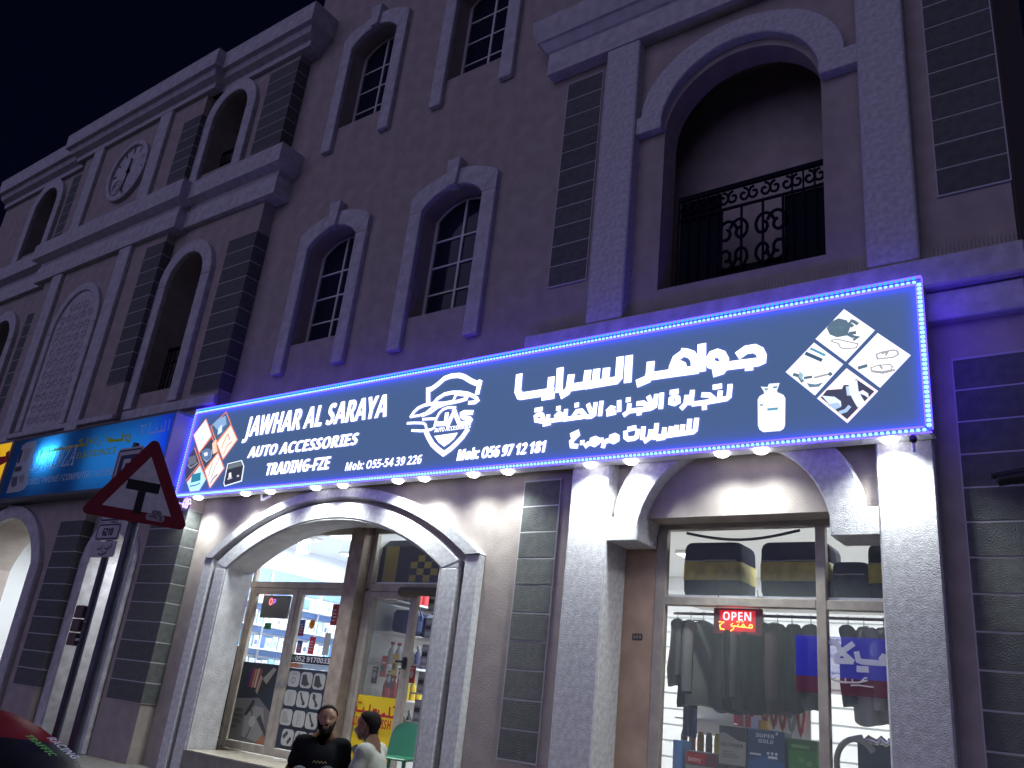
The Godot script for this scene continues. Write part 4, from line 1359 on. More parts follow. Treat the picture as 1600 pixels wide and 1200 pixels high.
	for w in [[[v2([-2.73, 4.461, -2.668, 4.497, -2.591, 4.497, -2.542, 4.463, -2.521, 4.414, -2.524, 4.37, -2.557, 4.359, -2.679, 4.362, -2.851, 4.365]), 0.086, false], [v2([-2.949, 4.51, -2.994, 4.5, -3.019, 4.457, -3.005, 4.405, -2.946, 4.38, -2.883, 4.38, -2.874, 4.431, -2.901, 4.485]), 0.086, true], [v2([-2.874, 4.418, -2.873, 4.364, -2.901, 4.327, -2.961, 4.316]), 0.086, false], [v2([-3.102, 4.606, -3.097, 4.369]), 0.086, false], [v2([-3.161, 4.379, -3.168, 4.476, -3.203, 4.534, -3.261, 4.564, -3.296, 4.573]), 0.086, false], [v2([-3.285, 4.568, -3.365, 4.522, -3.396, 4.443, -3.401, 4.384]), 0.0774, false], [v2([-3.326, 4.465, -3.287, 4.442, -3.276, 4.409, -3.299, 4.393, -3.34, 4.399, -3.355, 4.432]), 0.06019999999999999, true], [v2([-3.151, 4.371, -3.393, 4.373, -3.634, 4.373]), 0.086, false], [v2([-3.634, 4.505, -3.638, 4.398, -3.66, 4.346, -3.752, 4.321]), 0.086, false], [v2([-2.651, 4.329, -2.624, 4.328]), 0.084, false]], [[v2([-3.879, 4.61, -3.878, 4.366]), 0.086, false], [v2([-3.98, 4.612, -3.981, 4.412, -4.008, 4.384, -4.344, 4.377]), 0.086, false], [v2([-4.131, 4.513, -4.136, 4.384]), 0.086, false], [v2([-4.247, 4.519, -4.251, 4.386]), 0.086, false], [v2([-4.352, 4.52, -4.36, 4.386]), 0.086, false], [v2([-4.325, 4.382, -4.572, 4.379]), 0.086, false], [v2([-4.553, 4.501, -4.562, 4.381, -4.586, 4.337, -4.644, 4.311]), 0.086, false], [v2([-4.698, 4.6, -4.688, 4.369]), 0.086, false], [v2([-4.8, 4.51, -4.801, 4.369]), 0.086, false], [v2([-4.776, 4.365, -5.165, 4.363]), 0.086, false], [v2([-5.231, 4.606, -5.226, 4.428, -5.192, 4.371, -5.144, 4.364]), 0.086, false], [v2([-4.875, 4.319, -4.837, 4.32]), 0.084, false], [v2([-4.8, 4.32, -4.763, 4.321]), 0.084, false]], [[v2([-2.816, 4.166, -2.824, 4.062, -2.848, 4.043, -3.05, 4.032, -3.17, 4.031]), 0.049, false], [v2([-2.909, 4.114, -2.917, 4.042]), 0.049, false], [v2([-3.078, 4.11, -3.014, 4.099, -2.978, 4.065, -2.983, 4.04]), 0.049, false], [v2([-3.184, 4.157, -3.193, 4.037]), 0.049, false], [v2([-3.239, 4.114, -3.246, 4.043, -3.284, 4.005]), 0.049, false], [v2([-3.363, 4.134, -3.399, 4.112, -3.401, 4.072, -3.36, 4.057, -3.324, 4.072, -3.328, 4.109]), 0.049, true], [v2([-3.498, 4.171, -3.501, 4.034]), 0.049, false], [v2([-3.556, 4.165, -3.564, 4.059, -3.598, 4.043, -3.64, 4.044]), 0.049, false], [v2([-3.636, 4.158, -3.612, 4.108, -3.582, 4.057]), 0.049, false], [v2([-3.75, 4.105, -3.689, 4.104, -3.645, 4.072, -3.651, 4.042, -3.706, 4.032]), 0.049, false], [v2([-3.619, 4.038, -3.838, 4.037]), 0.049, false], [v2([-3.843, 4.102, -3.845, 4.034, -3.89, 4.006]), 0.049, false], [v2([-3.959, 4.151, -3.952, 4.057]), 0.049, false], [v2([-4.013, 4.085, -4.047, 4.096, -4.068, 4.077, -4.04, 4.057]), 0.049, false], [v2([-3.999, 4.042, -4.079, 4.034]), 0.049, false], [v2([-4.161, 4.169, -4.166, 4.037]), 0.049, false], [v2([-4.229, 4.163, -4.235, 4.048, -4.267, 4.031, -4.31, 4.032]), 0.049, false], [v2([-4.313, 4.159, -4.284, 4.096, -4.25, 4.046]), 0.049, false], [v2([-4.341, 4.042, -4.391, 4.037]), 0.049, false], [v2([-4.346, 4.057, -4.389, 4.104, -4.444, 4.104, -4.475, 4.061]), 0.049, false], [v2([-4.341, 4.039, -4.587, 4.034]), 0.049, false], [v2([-4.577, 4.13, -4.58, 4.037]), 0.049, false], [v2([-4.659, 4.11, -4.689, 4.085, -4.669, 4.05, -4.629, 4.05, -4.62, 4.084]), 0.049, true], [v2([-4.616, 4.041, -4.798, 4.036]), 0.049, false], [v2([-4.792, 4.096, -4.798, 4.036]), 0.049, false], [v2([-4.908, 4.131, -4.951, 4.107, -4.941, 4.062, -4.89, 4.049, -4.855, 4.075, -4.868, 4.112]), 0.049, true], [v2([-4.797, 4.032, -4.873, 4.044]), 0.049, false], [v2([-2.967, 4.17, -2.948, 4.171]), 0.05, false], [v2([-2.926, 4.171, -2.907, 4.172]), 0.05, false], [v2([-3.068, 3.983, -3.049, 3.984]), 0.05, false], [v2([-3.399, 4.175, -3.378, 4.175]), 0.05, false], [v2([-3.358, 4.176, -3.338, 4.177]), 0.05, false], [v2([-3.74, 4.005, -3.719, 4.006]), 0.05, false], [v2([-3.868, 4.157, -3.846, 4.157]), 0.05, false], [v2([-4.462, 4.173, -4.439, 4.174]), 0.05, false], [v2([-4.685, 4.164, -4.661, 4.165]), 0.05, false], [v2([-4.835, 4.007, -4.811, 4.008]), 0.05, false], [v2([-4.787, 4.013, -4.763, 4.014]), 0.05, false], [v2([-4.959, 4.178, -4.934, 4.178]), 0.05, false], [v2([-4.913, 4.18, -4.888, 4.18]), 0.05, false]], [[v2([-3.133, 3.875, -3.142, 3.775, -3.164, 3.758, -3.21, 3.756]), 0.049, false], [v2([-3.201, 3.873, -3.21, 3.756, -3.397, 3.749]), 0.049, false], [v2([-3.268, 3.826, -3.275, 3.756]), 0.049, false], [v2([-3.33, 3.826, -3.337, 3.753]), 0.049, false], [v2([-3.386, 3.819, -3.397, 3.749]), 0.049, false], [v2([-3.39, 3.748, -3.558, 3.742]), 0.049, false], [v2([-3.453, 3.816, -3.46, 3.745]), 0.049, false], [v2([-3.537, 3.867, -3.545, 3.744]), 0.049, false], [v2([-3.596, 3.811, -3.603, 3.743, -3.65, 3.715]), 0.049, false], [v2([-3.675, 3.848, -3.679, 3.744]), 0.049, false], [v2([-3.733, 3.828, -3.74, 3.766, -3.767, 3.752, -3.831, 3.751, -3.861, 3.774, -3.867, 3.825]), 0.049, false], [v2([-3.985, 3.803, -4.021, 3.793, -4.025, 3.756, -3.988, 3.739, -3.953, 3.756, -3.955, 3.786]), 0.049, true], [v2([-4.022, 3.756, -4.069, 3.754, -4.097, 3.736, -4.105, 3.7]), 0.049, false], [v2([-4.202, 3.793, -4.239, 3.783, -4.243, 3.746, -4.204, 3.729, -4.172, 3.746, -4.171, 3.777]), 0.049, true], [v2([-4.239, 3.746, -4.281, 3.743, -4.306, 3.724]), 0.049, false], [v2([-4.483, 3.855, -4.419, 3.876, -4.409, 3.851, -4.445, 3.82, -4.48, 3.785, -4.468, 3.739, -4.409, 3.73]), 0.049, false], [v2([-3.517, 3.728, -3.497, 3.73]), 0.05, false], [v2([-3.476, 3.731, -3.456, 3.732]), 0.05, false], [v2([-3.833, 3.851, -3.812, 3.853]), 0.05, false], [v2([-3.788, 3.857, -3.766, 3.858]), 0.05, false], [v2([-4.14, 3.767, -4.122, 3.767]), 0.05, false], [v2([-4.359, 3.763, -4.339, 3.763]), 0.05, false]]]:
		s = Sh.new()
		for q in w:
			s.stroke(q[0], q[1], zf + 0.002 + s.n * 0.00002, zf + 0.002 + s.n * 0.00002, q[2])
		objw("arabic_lettering", s, lit, b)
	# emblem: shield, car, JAS
	s = Sh.new()
	for w in [[v2([-6.528, 4.459, -6.559, 4.622, -6.511, 4.624, -6.43, 4.663, -6.324, 4.733, -6.223, 4.75, -6.105, 4.74, -6.024, 4.711, -5.912, 4.643, -5.831, 4.604, -5.786, 4.6, -5.777, 4.618]), 0.062, false], [v2([-5.779, 4.597, -5.794, 4.481]), 0.062, false], [v2([-6.488, 4.087, -6.439, 4.018, -6.36, 3.927, -6.27, 3.86, -6.171, 3.799, -6.079, 3.847, -6.002, 3.906, -5.927, 3.973, -5.871, 4.049]), 0.062, false], [v2([-6.773, 4.307, -6.735, 4.359, -6.676, 4.404, -6.586, 4.427, -6.454, 4.435, -6.294, 4.417, -6.163, 4.408, -6.038, 4.415, -5.94, 4.428]), 0.04, false], [v2([-6.441, 4.435, -6.385, 4.488, -6.288, 4.529, -6.172, 4.535, -6.055, 4.52, -5.938, 4.492, -5.86, 4.457, -5.795, 4.418, -5.776, 4.389, -5.807, 4.37, -5.894, 4.375]), 0.045, false], [v2([-6.105, 4.511, -6.14, 4.419]), 0.035, false], [v2([-6.105, 4.516, -5.923, 4.477]), 0.05, false], [v2([-5.923, 4.482, -5.924, 4.455, -5.99, 4.428, -6.101, 4.415]), 0.03, false], [v2([-6.773, 4.307, -6.643, 4.306, -6.54, 4.326, -6.445, 4.385, -6.382, 4.398]), 0.03, false], [v2([-6.452, 4.422, -6.318, 4.408, -6.164, 4.414]), 0.05, false], [v2([-6.588, 4.295, -6.46, 4.323, -6.364, 4.375, -6.264, 4.395]), 0.03, false], [v2([-6.089, 4.342, -6.205, 4.354, -6.28, 4.338, -6.329, 4.298, -6.358, 4.238, -6.371, 4.125, -6.42, 4.109, -6.565, 4.107, -6.717, 4.129]), 0.03, false], [v2([-6.568, 4.251, -6.472, 4.246, -6.375, 4.236]), 0.03, false], [v2([-6.81, 4.228, -6.694, 4.22, -6.557, 4.203, -6.518, 4.182, -6.493, 4.136]), 0.03, false], [v2([-6.207, 4.277, -6.205, 4.178, -6.227, 4.16, -6.327, 4.168, -6.36, 4.182]), 0.055, false], [v2([-6.169, 4.133, -6.132, 4.224, -6.092, 4.301]), 0.055, false], [v2([-6.106, 4.311, -6.047, 4.214, -5.99, 4.126]), 0.055, false], [v2([-5.832, 4.251, -5.95, 4.265, -5.981, 4.254, -5.976, 4.227, -5.94, 4.202, -5.863, 4.184, -5.84, 4.161, -5.855, 4.132, -5.991, 4.133]), 0.055, false]]:
		s.stroke(w[0], w[1], zf + 0.002 + s.n * 0.00002, zf + 0.002 + s.n * 0.00002, w[2])
	s.flat(v2([-6.352, 4.025, -6.005, 4.032, -6.049, 3.961, -6.114, 3.917, -6.18, 3.884, -6.272, 3.941]), zf + 0.002)
	letters(s, "AUTO ACCESSORIES", -6.36, -5.83, 4.068, 0.05, zf + 0.004, 0.0, 0.08)
	objw("emblem", s, lit, b)
	# gas bottle
	var a := Art.new()
	var wht := Color(1, 1, 1)
	var ink := Color(0.10, 0.16, 0.2)
	var tl := Color(0.10, 0.30, 0.40)
	a.poly(v2([-2.56, 4, -2.543, 4.03, -2.508, 4.047, -2.368, 4.039, -2.329, 4.013, -2.314, 3.98, -2.319, 3.735, -2.331, 3.705, -2.36, 3.688, -2.507, 3.691, -2.542, 3.717, -2.557, 3.759]), wht)
	a.poly(v2([-2.533, 4.119, -2.472, 4.106, -2.457, 4.136, -2.363, 4.13, -2.388, 4.063, -2.38, 4.039, -2.498, 4.045, -2.508, 4.079]), wht)
	a.poly(v2([-2.425, 4.105, -2.38, 4.106, -2.388, 4.086, -2.421, 4.086]), tl)
	a.poly(v2([-2.503, 4.099, -2.465, 4.094, -2.47, 4.076, -2.492, 4.076]), tl)
	a.poly(v2([-2.473, 3.906, -2.379, 3.905, -2.379, 3.882, -2.473, 3.883]), tl)
	a.poly(v2([-2.543, 3.956, -2.51, 3.956, -2.51, 3.929, -2.541, 3.935]), Color(0.3, 0.45, 0.5))
	art_part("gas_bottle_print_light", a, b, Transform3D(Basis(), Vector3(0, 0, zf - 0.004) - o), 1.1)
	a = Art.new()
	# four tilted photographs at the right
	a.poly(v2([-1.798, 4.74, -1.557, 4.494, -1.8, 4.248, -2.046, 4.499]), wht)
	a.poly(v2([-1.536, 4.466, -1.293, 4.224, -1.539, 3.975, -1.78, 4.223]), wht)
	a.poly(v2([-2.059, 4.467, -1.821, 4.226, -2.061, 3.974, -2.309, 4.226]), wht)
	a.poly(v2([-1.795, 4.186, -1.554, 3.948, -1.804, 3.698, -2.045, 3.946]), Color(1.0, 0.86, 0.8))
	a.line(v2([-1.877, 4.597, -1.849, 4.607, -1.816, 4.591, -1.803, 4.562, -1.814, 4.534, -1.851, 4.533, -1.883, 4.553, -1.892, 4.578]), 0.10, ink, true)
	a.poly(v2([-1.87, 4.516, -1.804, 4.539, -1.803, 4.509, -1.861, 4.496]), ink)
	for q in [[v2([-1.787, 4.564, -1.758, 4.591, -1.734, 4.565]), 0.03, false], [v2([-1.742, 4.616, -1.719, 4.603, -1.694, 4.579]), 0.03, false], [v2([-1.769, 4.492, -1.733, 4.465, -1.693, 4.453, -1.725, 4.438]), 0.028, false], [v2([-1.755, 4.5, -1.714, 4.498]), 0.03, false], [v2([-1.909, 4.462, -1.853, 4.46, -1.789, 4.431, -1.695, 4.391, -1.71, 4.357, -1.801, 4.364, -1.837, 4.379, -1.854, 4.423, -1.905, 4.448]), 0.012, true], [v2([-1.553, 4.271, -1.509, 4.284, -1.422, 4.289, -1.389, 4.274, -1.386, 4.244, -1.425, 4.225, -1.546, 4.229]), 0.014, true], [v2([-1.509, 4.274, -1.466, 4.275, -1.48, 4.254]), 0.02, false], [v2([-1.602, 4.157, -1.549, 4.171, -1.454, 4.165, -1.434, 4.142, -1.448, 4.115, -1.517, 4.11, -1.594, 4.131]), 0.012, true], [v2([-1.594, 4.126, -1.509, 4.099, -1.423, 4.111]), 0.02, false], [v2([-1.694, 4.171, -1.636, 4.181]), 0.03, false], [v2([-1.531, 4.172, -1.515, 4.139]), 0.018, false], [v2([-2.234, 4.189, -2.191, 4.17, -2.163, 4.116]), 0.03, false], [v2([-2.143, 4.144, -2.086, 4.145]), 0.025, false], [v2([-2.058, 4.134, -1.973, 4.146, -1.922, 4.149]), 0.02, false], [v2([-1.931, 4.155, -1.922, 4.142]), 0.03, false]]:
		a.line(q[0], q[1], ink if q[1] > 0.02 else Color(0.35, 0.36, 0.36), q[2])
	a.poly(v2([-2.081, 4.421, -1.959, 4.336, -1.969, 4.317, -2.095, 4.405]), tl)
	a.poly(v2([-2.125, 4.389, -1.984, 4.298, -1.998, 4.269, -2.14, 4.36]), Color(0.05, 0.10, 0.16))
	a.poly(v2([-2.125, 4.092, -2.05, 4.071, -1.984, 4.081, -2.022, 4.045, -2.102, 4.048]), Color(0.14, 0.22, 0.30))
	a.poly(v2([-2.185, 4.213, -2.152, 4.177, -2.163, 4.116, -2.191, 4.162]), Color(0.3, 0.48, 0.55))
	# car cabin photograph
	a.poly(v2([-1.958, 4.006, -1.835, 4, -1.82, 4.033, -1.757, 4.027, -1.72, 4.074, -1.58, 3.944, -1.803, 3.727, -2.01, 3.944]), Color(0.05, 0.055, 0.10))
	a.poly(v2([-2.001, 3.961, -1.896, 3.937, -1.847, 3.892, -1.844, 3.851, -1.925, 3.851]), Color(0.75, 0.85, 0.95))
	a.poly(v2([-1.961, 3.875, -1.87, 3.884, -1.844, 3.842, -1.899, 3.823]), Color(0.4, 0.55, 0.75))
	a.poly(v2([-1.803, 4.016, -1.753, 4.019, -1.756, 3.93, -1.796, 3.935]), Color(0.5, 0.65, 0.8))
	a.poly(v2([-1.711, 3.949, -1.671, 3.968, -1.629, 3.933, -1.626, 3.889, -1.655, 3.917]), Color(0.8, 0.86, 0.9))
	a.line(v2([-1.744, 4.038, -1.738, 3.957, -1.713, 3.895, -1.693, 3.853]), 0.07, Color(0.8, 0.86, 0.9))
	a.line(v2([-1.855, 3.793, -1.81, 3.803, -1.782, 3.834]), 0.03, Color(0.4, 0.55, 0.75))
	art_part("photo_print_light", a, b, Transform3D(Basis(), Vector3(0, 0, zf - 0.004) - o), 1.1)
	a = Art.new()
	# lattice of photographs at the left end
	var pale := Color(0.85, 0.95, 0.95)
	var edge := Color(0.85, 0.24, 0.12)
	a.poly(v2([-11.003, 4.739, -10.751, 4.463, -10.966, 4.212, -11.219, 4.509]), pale)
	a.poly(v2([-10.532, 4.799, -10.34, 4.588, -10.589, 4.342, -10.826, 4.603]), Color(0.06, 0.12, 0.2))
	a.poly(v2([-10.336, 4.576, -10.101, 4.336, -10.333, 4.064, -10.574, 4.324]), Color(1.0, 0.85, 0.72))
	a.poly(v2([-10.733, 4.437, -10.484, 4.18, -10.721, 3.943, -10.962, 4.204]), Color(0.05, 0.06, 0.09))
	a.poly(v2([-10.486, 4.172, -10.256, 3.926, -10.48, 3.653, -10.706, 3.918]), Color(0.95, 0.88, 0.82))
	a.poly(v2([-11.107, 4.298, -10.871, 4.042, -11.116, 3.802, -11.204, 3.929, -11.211, 4.191]), Color(0.05, 0.05, 0.07))
	a.poly(v2([-10.856, 4.017, -10.626, 3.795, -10.731, 3.629, -10.95, 3.625, -11.083, 3.768]), Color(0.5, 0.8, 0.85))
	for q in [[v2([-11.003, 4.739, -10.751, 4.463, -10.966, 4.212, -11.219, 4.509]), 0.016, true, edge], [v2([-10.532, 4.799, -10.34, 4.588, -10.589, 4.342, -10.826, 4.603]), 0.016, true, edge], [v2([-10.336, 4.576, -10.101, 4.336, -10.333, 4.064, -10.574, 4.324]), 0.016, true, edge], [v2([-10.733, 4.437, -10.484, 4.18, -10.721, 3.943, -10.962, 4.204]), 0.016, true, edge], [v2([-10.486, 4.172, -10.256, 3.926, -10.48, 3.653, -10.706, 3.918]), 0.016, true, edge], [v2([-11.107, 4.298, -10.871, 4.042, -11.116, 3.802]), 0.016, false, edge], [v2([-11.083, 3.768, -10.856, 4.017, -10.626, 3.795]), 0.016, false, edge], [v2([-10.423, 4.238, -10.382, 4.395, -10.348, 4.44, -10.279, 4.353]), 0.03, false, Color(0.6, 0.4, 0.3)], [v2([-10.335, 4.136, -10.307, 4.26, -10.203, 4.314]), 0.02, false, Color(0.5, 0.3, 0.22)], [v2([-11.038, 4.424, -11.024, 4.556, -10.982, 4.619]), 0.02, false, Color(0.25, 0.5, 0.52)], [v2([-10.962, 4.302, -10.955, 4.483, -10.893, 4.527]), 0.015, false, Color(0.3, 0.45, 0.5)], [v2([-11.135, 4.467, -11.073, 4.511]), 0.02, false, Color(0.4, 0.6, 0.6)], [v2([-10.495, 3.802, -10.48, 3.926, -10.413, 4.079]), 0.02, false, Color(0.4, 0.3, 0.28)], [v2([-10.572, 3.838, -10.564, 3.948, -10.544, 4.025]), 0.02, false, Color(0.3, 0.26, 0.25)], [v2([-10.477, 3.723, -10.45, 3.783, -10.373, 3.84]), 0.03, false, Color(0.3, 0.25, 0.25)], [v2([-10.807, 4.11, -10.708, 4.054, -10.628, 4.112, -10.641, 4.225]), 0.015, false, Color(0.35, 0.5, 0.8)], [v2([-10.936, 3.846, -10.909, 3.781]), 0.02, false, Color(0.1, 0.75, 0.75)], [v2([-10.889, 3.859, -10.782, 3.852]), 0.02, false, Color(0.1, 0.75, 0.75)], [v2([-10.97, 3.705, -10.83, 3.713, -10.737, 3.739]), 0.02, false, Color(0.05, 0.2, 0.4)], [v2([-11.161, 4.04, -11.072, 3.985, -10.915, 4.054]), 0.015, false, Color(0.35, 0.38, 0.4)]]:
		a.line(q[0], q[1], q[3], q[2])
	a.poly(v2([-10.901, 4.215, -10.79, 4.262, -10.679, 4.245, -10.634, 4.16, -10.714, 4.07, -10.829, 4.112]), Color(0.12, 0.2, 0.35))
	a.poly(v2([-10.827, 4.192, -10.74, 4.201, -10.715, 4.151, -10.78, 4.14]), Color(0.9, 0.95, 1.0))
	a.poly(v2([-10.672, 4.325, -10.605, 4.384, -10.502, 4.181, -10.594, 4.157]), Color(0.9, 0.65, 0.45))
	a.poly(v2([-10.99, 3.882, -10.775, 3.899, -10.74, 3.778, -10.963, 3.753]), Color(0.03, 0.22, 0.3))
	a.poly(v2([-11.197, 4.157, -11.017, 4.176, -10.942, 4.056, -11.141, 4.022]), Color(0.14, 0.15, 0.17))
	a.poly(v2([-10.777, 4.631, -10.675, 4.703, -10.507, 4.734, -10.43, 4.594, -10.603, 4.514]), Color(0.25, 0.4, 0.6))
	a.poly(v2([-10.603, 4.547, -10.536, 4.605, -10.504, 4.488, -10.591, 4.447]), Color(0.7, 0.85, 1.0))
	art_part("photo_print_light", a, b, Transform3D(Basis(), Vector3(0, 0, zf - 0.004) - o), 1.1)
	a = Art.new()
	# car battery
	a.poly(v2([-10.208, 3.992, -9.892, 4.019, -9.804, 3.923, -9.779, 3.707, -10.15, 3.654, -10.194, 3.705]), pale)
	a.poly(v2([-10.186, 3.979, -9.903, 4.004, -9.828, 3.925, -9.805, 3.721, -10.142, 3.672, -10.177, 3.712]), Color(0.03, 0.035, 0.05))
	a.poly(v2([-10.17, 3.971, -9.907, 3.995, -9.855, 3.935, -10.165, 3.903]), Color(0.14, 0.18, 0.19))
	a.poly(v2([-10.117, 3.846, -10.072, 3.854, -10.04, 3.787, -10.104, 3.776]), Color(0.9, 0.9, 0.95))
	a.poly(v2([-10.125, 3.77, -10.022, 3.783, -10.014, 3.763, -10.117, 3.746]), Color(0.5, 0.5, 0.55))
	a.poly(v2([-9.921, 3.802, -9.876, 3.807, -9.866, 3.779, -9.911, 3.774]), Color(0.6, 0.6, 0.62))
	art_part("battery_print_light", a, b, Transform3D(Basis(), Vector3(0, 0, zf - 0.004) - o), 1.1)
	a = Art.new()
	# downlights let into the soffit
	var disc_m := glow(1.0, 1.0, 1.0, 9.0)
	var dm := Sh.new()
	var ring := []
	for q in [[0.0, 0.062], [-0.016, 0.066], [-0.034, 0.045], [-0.04, 0.015]]:
		var r := []
		for i in 14:
			r.append(Vector3(q[1] * cos(TAU * i / 14), q[0], q[1] * sin(TAU * i / 14)))
		ring.append(r)
	dm.loft(ring, true)
	var dmesh := dm.mesh()
	for x in [-10.85, -9.76, -9.24, -8.34, -7.84, -6.91, -6.50, -5.78, -5.31, -4.29, -3.84, -2.92, -2.56, -1.51]:
		var d := obj("downlight", dmesh, disc_m, b, Vector3(x, y0 - 0.001, 0.275) - o)
		var l := SpotLight3D.new()
		l.name = "downlight_light"
		l.spot_angle = 66.0
		l.spot_angle_attenuation = 1.0
		l.spot_range = 30.0
		l.light_energy = (1.7 if x > -6.0 else 2.8) if x < -5.0 else (1.9 if x > -3.0 and x < -2.5 else (3.2 if x < -3.5 and x > -4.0 else 5.8))
		l.light_color = Color(0.95, 0.99, 0.97)
		l.light_size = 0.06
		l.shadow_enabled = true
		b.add_child(l, true)
		l.basis = Basis.looking_at(Vector3(0, -1, -0.02), Vector3(0, 0, 1))
		l.position = Vector3(x, y0 - 0.03, 0.275) - o
	# photocell and loose light rope at the ends
	var p := thing("photocell", "small dark sensor on a short white stem under the right end of the lit signboard", "sensor", Vector3(-1.33, 3.5, 0.31))
	s = Sh.new()
	s.ball(Vector3(0, 0.03, 0), Vector3(0.034, 0.034, 0.034))
	obj("sensor", s, M.black, p)
	s = Sh.new()
	s.tube([Vector3(0, 0.0, -0.005), Vector3(0.0, -0.07, -0.01)], 0.014, 8)
	obj("stem", s, M.inwhite, p)
	p = thing("rope_light", "coiled end of white rope light dangling from the left end of the lit signboard", "rope light", Vector3(-10.95, 3.47, 0.33))
	s = Sh.new()
	var rp := [Vector3(-0.33, 0.09, 0.02), Vector3(-0.26, 0.01, 0.02), Vector3(-0.12, -0.02, 0.02)]
	for k in 22:
		var t := TAU * k / 10.0
		rp.append(Vector3(0.045 * cos(t) + 0.02, 0.07 * sin(t) - 0.02, 0.02 + 0.004 * k))
	s.tube(rp, 0.011, 6)
	obj("rope", s, glow(0.65, 0.5, 1.0, 1.1), p)
	s = Sh.new()
	s.stroke(v2([-9.60, 3.57, -9.575, 3.50, -9.53, 3.50, -9.40, 3.545]), 0.035, 0.125, 0.135)  # bent white sliver lying on the arch
	meta(obj("white_sliver", s, mat(0.75, 0.75, 0.78, 0.4)), "small white bent sliver on the entrance arch just under the signboard", "clip")

